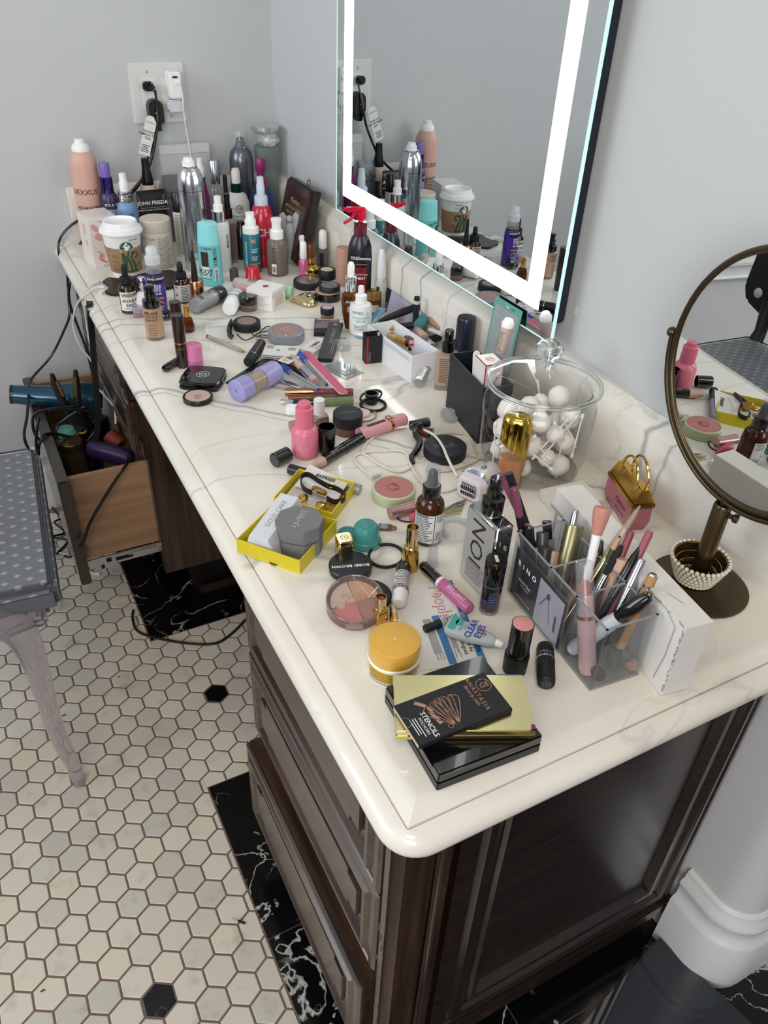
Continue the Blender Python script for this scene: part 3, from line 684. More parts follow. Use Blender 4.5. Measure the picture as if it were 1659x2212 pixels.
# 5 black tube with crimp
p0 = PY(293, 413, -0.13); p1 = PY(357, 413, -0.13); jw = (p1.x - p0.x) / 2; jh = p0.z - H
jf = thing('hair_product_tube', 'black and purple hair product tube standing crimp end up', 'tube', ((p0.x + p1.x) / 2, -0.13, H), rz=0.0)
obj('tube', loft([(0.016, 0.016, 0.020), (jw * 0.92, 0.015, 0.035, 2.2), (jw * 0.97, 0.010, jh * 0.6, 2.2), (jw, 0.0035, jh * 0.9, 4), (jw, 0.0012, jh * 0.93, 6), (jw, 0.0012, jh, 6)], 28), mat('#1c1d22', 0.28), jf)
obj('cap', lathe([(0.018, 0), (0.019, 0.002), (0.019, 0.018), (0.017, 0.020)], 24), mat('#3f2a66', 0.3), jf)
obj('band', loft([(jw * 0.955, 0.0125, jh * 0.30, 2.2), (jw * 0.975, 0.0105, jh * 0.56, 2.2)], 28), mat('#5b3f93', 0.3), jf)
art(jf, join(lay(m2(txt('JOHN FRIEDA', 0.0118, bold=0.01), 0, jh * 0.80), T(0, -0.0075, 0) @ Rx(PI / 2)), lay(rect(-0.030, 0.030, jh * 0.725, jh * 0.728), T(0, -0.0085, 0) @ Rx(PI / 2)), lay(m2(txt('VIBRANT SHADES / SMOOTH COLOUR', 0.0042), 0, jh * 0.69), T(0, -0.0095, 0) @ Rx(PI / 2)), lay(m2(txt('frizz ease', 0.010), 0, jh * 0.46), T(0, -0.0135, 0) @ Rx(PI / 2))), LT)
# 8 white bottle black cap
t, h, s = upright('toner_bottle', 'slim white bottle with a tall black cap, left of the silver aerosol', 'bottle',
    [('body', mat('#d4d1cb', 0.35), [(13, 0), (14, 0.01), (14, 0.70)]), ('cap', BLK, [(13.5, 0.70), (13.5, 0.985), (12, 1.0), (0, 1.0)])], top=(382, 413), y=-0.20)
R = 14 * s; art(t, join(wrap(lines(-0.012, 0.010, 0.66 * h, 22, 0.0042, 0.0013), R), wrap(bars(0.0, 0.009, 0.04 * h, 0.12 * h), R)), mat('#6d5f57', 0.5))
# 9 silver can
t, h, s = upright('hairspray_can', 'tall shiny silver aerosol can with white nozzle', 'spray can',
    [('body', SIL, [(26, 0), (27, 0.01), (27, 0.76), (26, 0.83), (21, 0.895), (17, 0.915)]), ('rim', CHR, [(16.5, 0.912), (17.5, 0.918), (17.5, 0.928), (15, 0.93)]), ('nozzle', WHT, [(12.5, 0.93), (12.5, 0.965), (10, 0.97), (9, 0.995), (0, 1.0)])],
    B=(430, 589), top=(410, 336), rb=27, rt_=10)
R = 27 * s
art(t, wrap(join2(rect(-0.028, 0.028, 0.725 * h, 0.729 * h, 16)), R), mat('#4b4e56', 0.3, 0.8), 'band')
art(t, join(wrap(lines(-0.019, 0.018, 0.695 * h, 48, 0.0026, 0.0009, 0.12), R), wrap(m2(txt('extra hold', 0.009), 0.0, 0.13 * h), R)), mat('#5b5e66', 0.4))
art(t, wrap(m2(rect(-0.0028, 0.0028, -0.0028, 0.0028), -0.006, 0.245 * h, PI / 4), R), mat('#c8602c', 0.4), 'hazard_mark')
# 10 cream jar
t, h, s = upright('mask_jar', 'tall cream jar with ridged beige lid behind the paper coffee cup', 'jar',
    [('body', mat('#d9d3c8', 0.42), [(29, 0), (31, 0.02), (32, 0.72), (30, 0.745)]), ('lid', mat('#d8cdbd', 0.4), [(32, 0.75), (32.5, 0.76), (32, 0.97), (30, 0.99), (0, 0.985)])], B=(348, 582), top=(331, 460), rb=31, rt_=31)
R = 31.6 * s; art(t, join(wrap(m2(txt('the Paste', 0.0095, italic=0.15), -0.022, 0.63 * h), R), wrap(lines(0.0, 0.030, 0.66 * h, 24, 0.0033, 0.0011, 0.15), R), wrap(rect(-0.036, -0.003, 0.585 * h, 0.588 * h, 8), R), wrap(rect(-0.036, -0.003, 0.36 * h, 0.363 * h, 8), R)), mat('#7b756b', 0.5))
# 11 floral carton
n_, rz, w_, d_, h_ = corner_box((207, 580), (266, 570), (187, 560), top=(187, 473))
fb = thing('perfume_carton', 'tall pink floral watercolour carton in clear wrap, left of the coffee cup', 'box', n_, rz)
obj('carton', box(0, w_, 0, d_, 0, h_, 0.0006), mat('#e8dfd8', 0.35, coat=0.6), fb)
art(fb, lay(join2(m2(disc(0.011, ry=0.013), w_ * 0.5, h_ * 0.74), m2(disc(0.013, ry=0.009), w_ * 0.35, h_ * 0.62), m2(disc(0.008), w_ * 0.75, h_ * 0.66), m2(disc(0.006, ry=0.011), w_ * 0.2, h_ * 0.80, 0.7), m2(disc(0.007, ry=0.004), w_ * 0.62, h_ * 0.54), m2(disc(0.005, ry=0.009), w_ * 0.30, h_ * 0.20, -0.4)), Rx(PI / 2)), mat('#dba29a', 0.5), 'flower_print')
art(fb, lay(join2(m2(disc(0.007, ry=0.006), w_ * 0.42, h_ * 0.76), stroke([(w_ * 0.30, h_ * 0.28), (w_ * 0.22, h_ * 0.18), (w_ * 0.45, h_ * 0.08)], 0.004)), Rx(PI / 2), 0.0006), mat('#cf7f79', 0.5), 'petal_print')
art(fb, lay(join2(stroke([(w_ * 0.35, h_ * 0.93), (w_ * 0.5, h_ * 0.90), (w_ * 0.62, h_ * 0.93)], 0.0022), stroke([(w_ * 0.15, h_ * 0.33), (w_ * 0.3, h_ * 0.30)], 0.0022), stroke([(w_ * 0.55, h_ * 0.30), (w_ * 0.62, h_ * 0.24)], 0.0022)), Rx(PI / 2), 0.0006), mat('#8fb3a4', 0.5), 'leaf_print')
art(fb, lay(join2(m2(txt('f', 0.020, italic=0.3), w_ * 0.78, h_ * 0.47), m2(txt('eau', 0.009, italic=0.3), w_ * 0.85, h_ * 0.25), m2(txt('EAU DE PARFUM', 0.0032), w_ * 0.5, h_ * 0.03)), Rx(PI / 2), 0.0008), INK)
art(fb, lay(join2(m2(disc(0.008, ry=0.013), d_ * 0.5, h_ * 0.72), m2(disc(0.009, ry=0.007), d_ * 0.55, h_ * 0.45)), Matrix(((0, 0, -1, 0), (-1, 0, 0, d_), (0, 1, 0, 0), (0, 0, 0, 1)))), mat('#dfb0a9', 0.5), 'flower_print')
# 12 coffee cup
t, h, s = upright('coffee_cup', 'white paper coffee cup with domed lid and brown printed sleeve', 'cup', [
    ('cup', mat('#eceaea', 0.4), [(29, 0), (30, 0.005), (40, 0.80), (41, 0.83)]),
    ('sleeve', mat('#a07a54', 0.75, noise=0.25, nscale=90), [(31.5, 0.10), (32.4, 0.10), (38.2, 0.56), (37.6, 0.57)]),
    ('lid', mat('#f1f0f1', 0.35), [(41, 0.79), (44.5, 0.80), (45.5, 0.825), (44.5, 0.85), (41.5, 0.86), (42.5, 0.875), (41.5, 0.895), (36.5, 0.91), (35.5, 0.975), (34.5, 1.0), (32, 1.0), (31, 0.965), (29, 0.955), (0, 0.955)])],
    B=(277, 602), top=(259, 465), rb=30, rt_=34)
def cone_wrap(g2, off=0.0006, a=0, base=(30, 0.0), tip=(40, 0.80)):
    V = []; g2 = slice_x(g2, 0.005)
    for x, y in g2[0]:
        f = y / h; r = (base[0] + (tip[0] - base[0]) * (f - base[1]) / (tip[1] - base[1])) * s + off; V.append((r * math.cos(a + x / r), r * math.sin(a + x / r), y))
    return V, g2[1]
cup = t; lg = thing
emb = art(t, cone_wrap(m2(disc(0.0155), 0.006, 0.575 * h), 0.0004), mat('#1f5b41', 0.5), 'emblem')
art(t, cone_wrap(join2(m2(ring(0.0142, 0.0148), 0.006, 0.575 * h), m2(disc(0.003, n=5), 0.006, 0.575 * h + 0.0105), *[m2(stroke([(0.0, 0.003), (0.0018, 0.006), (0.0, 0.0095)], 0.0016), 0.006, 0.575 * h, a_) for a_ in (-1.1, -0.75, -0.4, 0.4, 0.75, 1.1)], m2(disc(0.0045), 0.006, 0.575 * h)), 0.0012), LT, 'emblem_art')
SLV = lambda g2, o=0.0013: cone_wrap(g2, o, base=(31.6, 0.10), tip=(37.8, 0.56))
art(t, SLV(join2(rect(-0.006, 0.026, 0.13 * h, 0.155 * h, 8), stroke([(-0.003, 0.50 * h), (0.001, 0.35 * h), (0.000, 0.14 * h)], 0.0052), stroke([(0.010, 0.52 * h), (0.006, 0.40 * h), (0.011, 0.28 * h), (0.013, 0.14 * h)], 0.0042), stroke([(0.019, 0.52 * h), (0.014, 0.40 * h), (0.020, 0.28 * h), (0.022, 0.15 * h)], 0.0042), stroke([(0.018, 0.46 * h), (0.026, 0.50 * h), (0.030, 0.42 * h), (0.022, 0.39 * h)], 0.003), stroke([(0.028, 0.24 * h), (0.034, 0.27 * h)], 0.003), rect(-0.006, -0.003, 0.155 * h, 0.50 * h))), mat('#1f5b41', 0.55), 'sleeve_print')
art(t, SLV(join2(*[ring(0.0028, 0.0033, -0.026, z_ * h) for z_ in (0.24, 0.33, 0.42)], *[ring(0.0032, 0.0037, -0.017, z_ * h) for z_ in (0.22, 0.32, 0.42)], lines(-0.028, -0.008, 0.185 * h, 3, 0.0028, 0.0009))), mat('#6d4f33', 0.6), 'sleeve_notes')
art(t, cone_wrap(join2(m2(txt('Grande', 0.006), 0.024, 0.72 * h), m2(disc(0.0014, n=3), 0.014, 0.725 * h), m2(disc(0.0014, n=3), 0.022, 0.665 * h), m2(txt('ID 72', 0.004), 0.028, 0.64 * h)), 0.0006), INK)
obj('sip_hole', mv(xf(lathe([(0.0035, 0), (0.0035, 0.0006), (0, 0.0006)], 14), Ry(0)), 0.033 * math.cos(-1.0) * 0.9, 0.033 * math.sin(-1.0) * 0.9, h * 0.912), DK, t)
# 13 - 15 behind the silver can
t, h, s = upright('spray_bottle', 'magenta bottle with grey collar and white nozzle just right of the silver aerosol', 'bottle',
    [('body', mat('#7b1d63', 0.25), [(14, 0), (15, 0.02), (15, 0.55), (11, 0.66), (9.5, 0.70)]), ('collar', mat('#6a6d74', 0.3, 0.6), [(9.5, 0.70), (9.5, 0.78)]), ('nozzle', WHT, [(8, 0.78), (8.5, 0.88), (6, 0.9), (6, 0.99), (0, 1.0)])], top=(430, 340), y=-0.12)
t, h, s = upright('perfume_bottle', 'clear perfume bottle with a brushed silver cap at the back', 'bottle',
    [('bottle', clear('#e8eceb', 0.10), [(18, 0), (19, 0.02), (19, 0.55), (13, 0.66), (8, 0.70)]), ('cap', SIL, [(11, 0.70), (11.5, 0.985), (10, 1.0), (0, 1.0)])], top=(461, 345), y=-0.075)
tag(t, None)
t, h, s = upright('marker_pen', 'black capped marker standing behind the perfume bottles', 'pen', [('barrel', BLKM, [(4.5, 0), (4.5, 0.98), (3.5, 1.0), (0, 1.0)])], top=(485, 378), y=-0.075)
# 16 it's a 10
t, h, s = upright('spray_bottle', 'grey white spray bottle with dark green metallic collar', 'bottle',
    [('body', mat('#c5c5c0', 0.4), [(25, 0), (26, 0.02), (27, 0.45), (26, 0.56), (20, 0.655), (13, 0.69)]), ('collar', mat('#11473c', 0.15, 0.8), [(13, 0.69), (12.5, 0.80), (10, 0.805)]), ('nozzle', mat('#d9cfcb', 0.35), [(9.5, 0.80), (9.5, 0.95), (8, 0.97), (8, 0.99), (0, 1.0)])], top=(508, 362), y=-0.15)
R = 27 * s
art(t, join(wrap(ring(0.0085, 0.0095, 0.004, 0.50 * h), R), wrap(ring(0.0072, 0.0076, 0.004, 0.50 * h), R), wrap(m2(txt('10', 0.011, bold=0.02), 0.004, 0.50 * h), R), wrap(m2(txt("it's a", 0.006), -0.012, 0.50 * h), R)), mat('#2c3b40', 0.5))
art(t, join(wrap(m2(txt('Blow dry', 0.0095, italic=0.3), 0.0, 0.40 * h), R)), mat('#4f8f8a', 0.5), 'script'); art(t, join(wrap(m2(txt('miracle', 0.006), 0.0, 0.355 * h), R), wrap(m2(txt('hair treatment', 0.0055), 0.0, 0.315 * h), R), wrap(lines(-0.012, 0.014, 0.28 * h, 4, 0.004, 0.001), R)), INK)
# 17 grey spray
t, h, s = upright('hairspray_can', 'tall grey metallic aerosol can with a clear overcap, back corner', 'spray can',
    [('body', mat('#6c7078', 0.25, 0.7), [(25, 0), (26, 0.01), (26, 0.72), (23, 0.80), (15, 0.845)]), ('rim', SIL, [(15, 0.845), (15, 0.86)]), ('nozzle', mat('#3f4a54', 0.3), [(11, 0.86), (8, 0.93), (5, 0.94)]), ('overcap', clear('#f4f8f8', 0.08), [(14, 0.861), (14, 0.99), (13, 1.0), (0, 1.0)])], top=(517, 282), y=-0.062)
# 18 vase and crystal
t, h, s = upright('glass_vase', 'tall ribbed clear glass vase standing in the corner', 'vase',
    [('vase', clear('#dfe6e2', 0.16, 0.05, '#c9d2cc'), [(20, 0), (21, 0.01), (22, 0.3), (25, 0.6), (29, 1.0), (27.5, 1.0), (23, 0.6), (20, 0.3), (18, 0.03), (0, 0.03)])], top=(576, 314), y=-0.062, n=12)
vz = h; vc = t.location.copy()
rr = random.Random(5); g = lathe([(0, 0), (20 * s, 0.001), (25 * s, 0.30 * 0.045), (24 * s, 0.03), (29 * s, 0.037), (30 * s, 0.042), (24 * s, 0.045), (0, 0.044)], 12)
g = ([(x * (1 + 0.22 * rr.uniform(-1, 1)), y * (1 + 0.22 * rr.uniform(-1, 1)), z * (1 + 0.1 * rr.uniform(-1, 1))) for x, y, z in g[0]], g[1])
cb_ = thing('crystal_bowl', 'small cut crystal bowl resting on the rim of the corner vase', 'bowl', (vc.x, vc.y, H + vz + 0.0005)); obj('bowl', g, mat('#e6ebea', 0.06, 0.35, 0.5, 1.5), cb_, sharp=5)
star = []
for k_ in range(8):
    a_ = PI * k_ / 8; star.append(stroke([(-0.013 * math.cos(a_), -0.013 * math.sin(a_)), (0.013 * math.cos(a_), 0.013 * math.sin(a_))], 0.0009))
fa = facing(Vector(vc)); obj('cut_star', xf(lay(join2(*star), face_x(24.5 * s + 0.001, 0, 0.018)), Rz(fa)), mat('#ffffff', 0.1, coat=0.5), cb_)
# 19 blue bottle magenta pump
t, h, s = upright('shampoo_bottle', 'broad dark blue bottle with magenta pump behind the red spray', 'bottle',
    [('body', mat('#2b2f6e', 0.3), [(29, 0), (31, 0.02), (31, 0.42), (28, 0.55), (19, 0.63), (12, 0.655)]), ('collar', MAGENTA, [(13, 0.65), (14, 0.70), (12, 0.74), (8.5, 0.76), (8.5, 0.87)]), ('pump_head', MAGENTA, [(11.5, 0.86), (12, 0.90), (12, 0.975), (10, 1.0), (0, 1.0)])], top=(562, 342), y=-0.135)
# 20 red spray
t, h, s = upright('spray_bottle', 'bright red spray bottle with pale blue nozzle and large grey lettering', 'bottle',
    [('body', mat('#c4142c', 0.22, coat=0.4), [(20, 0), (22, 0.02), (25, 0.35), (25, 0.5), (22, 0.60), (17, 0.675), (14, 0.69)]), ('collar', mat('#b9c6d4', 0.35), [(14, 0.68), (14, 0.77), (12, 0.79), (9, 0.80)]), ('nozzle', mat('#c3cfdb', 0.35), [(8.5, 0.80), (8.5, 0.90), (7.5, 0.91), (7, 0.985), (0, 1.0)])], B=(571, 580), top=(564, 377), rb=23, rt_=8)
R = 25.3 * s; art(t, wrap(m2(txt('CHI', 0.024, bold=0.03), 0.006, 0.41 * h), R), mat('#a9a9b2', 0.4), 'lettering'); art(t, join(wrap(m2(txt('44 IRON GUARD', 0.0045), 0.003, 0.26 * h), 24.5 * s), wrap(lines(-0.010, 0.014, 0.22 * h, 4, 0.004, 0.001), 24 * s)), mat('#5a0d16', 0.5))
# 21 brown glass oblong
t = thing('foundation_bottle', 'slim oblong clear bottle of brown liquid with black pump', 'bottle', *(lambda c: (c, facing(c) + 0.5))(P(500, 567))); cc = P(500, 567); s = mpp(cc); hh = zat(cc, 418)
bz = 0.66 * hh
obj('glass', bevel(box(-0.008, 0.008, -15 * s, 15 * s, 0, bz), 0.003), clear('#e6ddd6', 0.12), t); obj('liquid', box(-0.006, 0.006, -12.5 * s, 12.5 * s, 0.006, bz * 0.86, 0.001), mat('#6b4632', 0.25), t)
obj('pump', join(mv(lathe([(0.010, 0), (0.010, hh * 0.13), (0.007, hh * 0.14), (0.006, hh * 0.26), (0.007, hh * 0.34), (0, hh * 0.34)], 20), 0, 0, bz)), BLK, t)
# 22 white bottle silver collar
t, h, s = upright('spray_bottle', 'slim white spray bottle with chrome collar, right of the aqua can', 'bottle',
    [('body', mat('#d9dad8', 0.35), [(19, 0), (20, 0.01), (20.5, 0.62), (18, 0.66)]), ('collar', CHR, [(14.5, 0.66), (14.5, 0.80), (11, 0.805)]), ('nozzle', WHT, [(10, 0.80), (10, 0.88), (7.5, 0.89), (7.5, 0.985), (0, 1.0)])], B=(482, 589), top=(465, 419), rb=19, rt_=8)
R = 20.4 * s; art(t, wrap(m2(txt('BEACH', 0.0095, bold=0.02), 0.01, 0.42 * h, PI / 2), R, a=0.35), INK, 'lettering')
# 23 dark bottle
t, h, s = upright('serum_bottle', 'short dark brown bottle tucked between the teal and the white spray bottles', 'bottle', [('body', mat('#231a1b', 0.2), [(13, 0), (14, 0.02), (14, 0.8), (9, 0.9), (8, 1.0), (0, 1.0)])], top=(519, 478), y=-0.27)
# 24 teal
t, h, s = upright('hair_cream_bottle', 'teal hair cream bottle with white pump cap and copper letter', 'bottle',
    [('body', mat('#1e7386', 0.35), [(17, 0), (18.5, 0.01), (18.5, 0.64), (17.5, 0.655)]), ('collar', WHT, [(17.5, 0.655), (17.5, 0.75), (15, 0.765)]), ('pump_head', WHT, [(11.5, 0.76), (12, 0.86), (9, 0.90), (9.5, 0.985), (0, 1.0)])], B=(547, 591), top=(537, 454), rb=18, rt_=9)
R = 18.6 * s; art(t, wrap(m2(txt('M', 0.0155, bold=0.01), 0.004, 0.545 * h), R), mat('#c79a7c', 0.4), 'letter'); art(t, join(wrap(m2(txt('MOROCCANOIL', 0.0082), -0.0135, 0.31 * h, PI / 2), R), wrap(lines(-0.001, 0.016, 0.42 * h, 3, 0.0035, 0.0012), R), wrap(lines(-0.001, 0.015, 0.29 * h, 3, 0.0035, 0.0012), R), wrap(m2(txt('FRIZZ CONTROL', 0.0036, bold=0.02), 0.009, 0.16 * h), R)), LT)
# 25 taupe
t, h, s = upright('spray_bottle', 'taupe translucent mist bottle with white pump, right of the teal one', 'bottle',
    [('body', mat('#6f665b', 0.3), [(20, 0), (22.5, 0.02), (22.5, 0.56), (19, 0.62), (14, 0.645)]), ('collar', WHT, [(14, 0.64), (14, 0.78), (11, 0.80)]), ('pump_head', WHT, [(10, 0.80), (9.5, 0.90), (11, 0.94), (11, 0.99), (0, 1.0)])], B=(601, 598), top=(594, 467), rb=21, rt_=10)
R = 22.6 * s; art(t, wrap(rect(-0.014, -0.003, 0.05 * h, 0.23 * h, 4), R), LT, 'barcode_label'); art(t, join(wrap(bars(-0.013, -0.004, 0.08 * h, 0.19 * h), R, off=0.0006), wrap(lines(-0.014, 0.0, 0.52 * h, 12, 0.003, 0.0009), R)), INK)
# 26 frosted angel
c = P(628, 566); s = mpp(c); hh = zat(c, 459); fa = facing(c)
FROST = mat('#c9cdd0', 0.35, 0, 0.35, 1.3)
t = thing('angel_figurine', 'frosted glass angel figurine with raised wings in front of the brown plaque', 'figurine', c, fa)
obj('robe', loft([(13 * s, 15 * s, 0, 2.5), (13 * s, 15 * s, 0.006, 2.5), (8 * s, 8 * s, 0.012), (6 * s, 7 * s, hh * 0.25), (8 * s, 10 * s, hh * 0.5), (8 * s, 11 * s, hh * 0.7), (4 * s, 5 * s, hh * 0.80)], 24), FROST, t)
for sg in (-1, 1):
    wg = loft([(0.4 * s, 1 * s, hh * 0.22, 2, -2 * s, 0), (2.5 * s, 6 * s, hh * 0.38, 2, -2 * s, sg * 6 * s), (3.5 * s, 9 * s, hh * 0.6, 2, -2 * s, sg * 12 * s), (3.5 * s, 9.5 * s, hh * 0.8, 2, -2 * s, sg * 15 * s), (3 * s, 8 * s, hh * 0.93, 2, -2 * s, sg * 14.5 * s), (0.5 * s, 1.5 * s, hh, 2, -2 * s, sg * 13.5 * s)], 20)
    obj('wing', wg, FROST, t)
obj('head', ball(7.5 * s, (2 * s, 0, hh * 0.88)), FROST, t)
# 42 plaque leaning on the mirror wall
A_ = PX(648.6, 377, -0.030); B_ = PX(699, 402, -0.030); zt = (A_.z + B_.z) / 2 - H; yw = A_.y - B_.y
ln = math.atan2(0.062, zt); t = thing('wall_plaque', 'brown wooden plaque with gold script leaning on the backsplash in the corner', 'plaque', (-0.10, (A_.y + B_.y) / 2, H))
Mp = T(0.0, 0, 0.0) @ Ry(ln * 0.75); hl = zt / math.cos(ln * 0.75) * 0.97
PLQ = mat('#3b1d18', 0.3, coat=0.4, noise=0.3, nscale=30)
obj('board', xf(bevel(box(0.0, 0.020, -yw / 2 - 0.004, yw / 2 + 0.004, 0.004, hl), 0.0015), Mp), mat('#2c2624', 0.35), t)
obj('face', xf(box(-0.007, 0.0002, -yw / 2, yw / 2, 0.008, hl - 0.004, 0.002), Mp), PLQ, t)
MF = Mp @ Matrix(((0, 0, -1, -0.0072), (-1, 0, 0, 0), (0, 1, 0, 0), (0, 0, 0, 1)))
art(t, xf(join(*[lay(m2(txt(q, z2, italic=0.25), 0.0, hl * z1), T(0, 0, 0)) for q, z1, z2 in (('Mother', 0.76, 0.017), ('give me your wisdom', 0.67, 0.0105), ('and your dreams,', 0.60, 0.0105), ('the stars', 0.53, 0.0105), ('above and', 0.45, 0.0105), ('in my', 0.38, 0.0105), ('heart.', 0.31, 0.0105))]), MF), mat('#cfa65a', 0.5), 'gold_lettering')
obj('hanging_loop', xf(torus(0.0075, 0.0011, 24, 6), Mp @ T(0.010, -yw * 0.12, hl + 0.006) @ Ry(PI / 2)), mat('#2b2b2c', 0.3, 0.8), t)
# ================================================================ middle of the counter
def pot(name, label, cat, c, r, hgt_px, body, lid, split=0.5, group=None, gap=True, z0=H):
    """round pot with a lid: c = centre pixel of its base"""
    q = P(c[0], c[1], z0); s = mpp(q); R = r * s; hh = hgt_px * s
    t = thing(name, label, cat, q, facing(q), group)
    obj('base', lathe([(R * 0.93, 0), (R * 0.97, 0.001), (R * 0.97, hh * split), (R * 0.9, hh * split)]), body, t)
    obj('lid', lathe([(R * 0.98, hh * split), (R, hh * split + 0.0006), (R, hh - 0.0012), (R * 0.96, hh), (0, hh)]), lid, t)
    return t, R, hh
def block(name, label, cat, N, A, Bq, top, m, part='box', bev=0.0005, group=None, z0=H, h=None):
    n_, rz, w_, d_, h_ = corner_box(N, A, Bq, top, z0)
    if h: h_ = h
    t = thing(name, label, cat, n_, rz, group); y0, y1 = (0, d_) if d_ > 0 else (d_, 0)
    obj(part, box(0, w_, y0, y1, 0, h_, bev), m, t); return t, w_, d_, h_
FRONT = Rx(PI / 2)
# 27 aqua can
t, h, s = upright('root_spray_can', 'aqua root touch-up spray can with a lighter aqua cap', 'spray can',
    [('body', mat('#6fc9cd', 0.35), [(24, 0), (25, 0.01), (23.5, 0.66)]), ('cap', mat('#86e0df', 0.3), [(23, 0.66), (23.5, 0.665), (20, 0.985), (17, 1.0), (0, 1.0)])], B=(459, 619), top=(445, 474), rb=24, rt_=18)
R = 24.4 * s
art(t, wrap(rect(-0.021, -0.004, 0.33 * h, 0.57 * h, 8), R), mat('#3a2a28', 0.5), 'swatch'); art(t, wrap(rect(-0.022, -0.004, 0.16 * h, 0.325 * h, 8), R), mat('#e4efe6', 0.5), 'label')
art(t, join(wrap(m2(txt('ROOT', 0.0125, bold=0.02), -0.014, 0.245 * h), R, off=0.0007), wrap(m2(txt('COVER UP', 0.006, bold=0.02), -0.013, 0.19 * h), R, off=0.0007), wrap(m2(txt("L'OREAL", 0.0078), -0.008, 0.62 * h), R * 0.98), wrap(lines(0.007, 0.017, 0.62 * h, 12, 0.0033, 0.0011), R), wrap(rect(0.007, 0.015, 0.445 * h, 0.475 * h, 3), R), wrap(lines(-0.02, 0.002, 0.13 * h, 3, 0.005, 0.0012), R)), INK)
art(t, wrap(rect(0.007, 0.017, 0.07 * h, 0.30 * h, 4), R), LT, 'barcode_label'); art(t, wrap(m2(bars(-0.014, 0.014, -0.0035, 0.0035, 18), 0.012, 0.185 * h, PI / 2), R, off=0.0007), INK, 'barcode')
# 28 rose gold nail lacquer with tall black cone handle
t, h, s = upright('lash_glue_bottle', 'rose gold bottle with a tall tapering black handle', 'bottle',
    [('bottle', RGLD, [(15, 0), (17, 0.01), (17, 0.40), (16, 0.415), (8, 0.42)]), ('handle', BLKM, [(7, 0.415), (7, 0.45), (3, 0.985), (0, 1.0)])], B=(426, 653), top=(419, 539), rb=16, rt_=3)
# 29 grey cap, 30 red cap
t, h, s = upright('loose_cap', 'small smoky grey cap standing in front of the brown glass bottle', 'cap', [('cap', clear('#8d8d8f', 0.55, 0.1, '#5c5a5a'), [(10, 0), (9.5, 0.97), (8.5, 1.0), (0, 1.0)])], B=(507, 609), top=(505, 577), rb=10, rt_=9)
t, h, s = upright('loose_cap', 'bright red push cap lying in front of the teal bottle', 'cap', [('cap', mat('#d3151e', 0.25, coat=0.4), [(18, 0), (18, 0.18), (15.5, 0.28), (14.5, 0.9), (13, 1.0), (0, 0.97)])], B=(547, 612), top=(543, 571), rb=17, rt_=13)
# 31 lying lotion with green cap
t, L, rm = lying('lotion_tube', 'translucent lotion bottle with pale green cap lying behind the small white carton', 'bottle', (506, 612), (634, 631), 13.5,
    [('bottle', mat('#cfcdc0', 0.3, 0, 0.25, 1.2), [(0.7, 0), (0.95, 0.03), (1, 0.08), (1, 0.74)]), ('cap', mat('#9fd0a0', 0.3), [(1.04, 0.74), (1.05, 0.93), (0.85, 0.985), (0, 1.0)])])
art(t, wrap(m2(lines(-0.018, 0.018, 0.006, 5, 0.0032, 0.0011), 0, 0.38 * L, PI / 2), rm), INK)
# 32 pink sharpener
t, w_, d_, h_ = block('pencil_sharpener', 'pale pink double pencil sharpener behind the white deodorant tube', 'sharpener', (508, 641), (541, 641), (495, 632), (508, 622), mat('#dba5a2', 0.35), 'body', 0.002)
for k_ in (0.3, 0.7): obj('hole', mv(xf(lathe([(0.0035, 0), (0.0035, 0.0006)], 14), Rx(PI / 2)), w_ * k_, -0.0002, h_ * 0.5), DK, t)
# 33 white tube
t, L, rm = lying('cream_tube', 'white cream tube with teal bands lying on its side, round end forward', 'tube', (512, 637), (495, 668), 16,
    [('cap', mat('#eceded', 0.3), [(0.93, 0), (1, 0.05), (1, 0.42)]), ('tube', mat('#f1f1f0', 0.35), [(0.97, 0.42), (0.97, 0.95), (0.85, 1.0), (0, 1.0)])])
art(t, join(wrap(m2(txt('JOLIE', 0.0085, bold=0.01), 0, 0.22 * L, PI), rm), wrap(m2(rect(-0.012, 0.012, -0.0006, 0.0006, 6), 0, 0.40 * L), rm), wrap(m2(rect(-0.012, 0.012, -0.0015, 0.0015, 6), 0, 0.47 * L), rm), wrap(m2(txt('eye cream', 0.004), 0, 0.6 * L, PI), rm)), mat('#3d8f97', 0.5))
# 34 small pot
t, R, hh = pot('cosmetic_pot', 'small glass pot with black lid and gold print beside the white carton', 'pot', (537, 668), 19.5, 33, clear('#e9cfcb', 0.35, 0.04, '#b98f8a'), BLKG, 0.42)
art(t, lay(m2(txt('gel\nliner', 0.0055), 0, 0), T(0, 0, hh) @ Rz(facing(P(537, 668)) * 0 + PI / 2), 0.0003), mat('#9a8350', 0.4, 0.5))
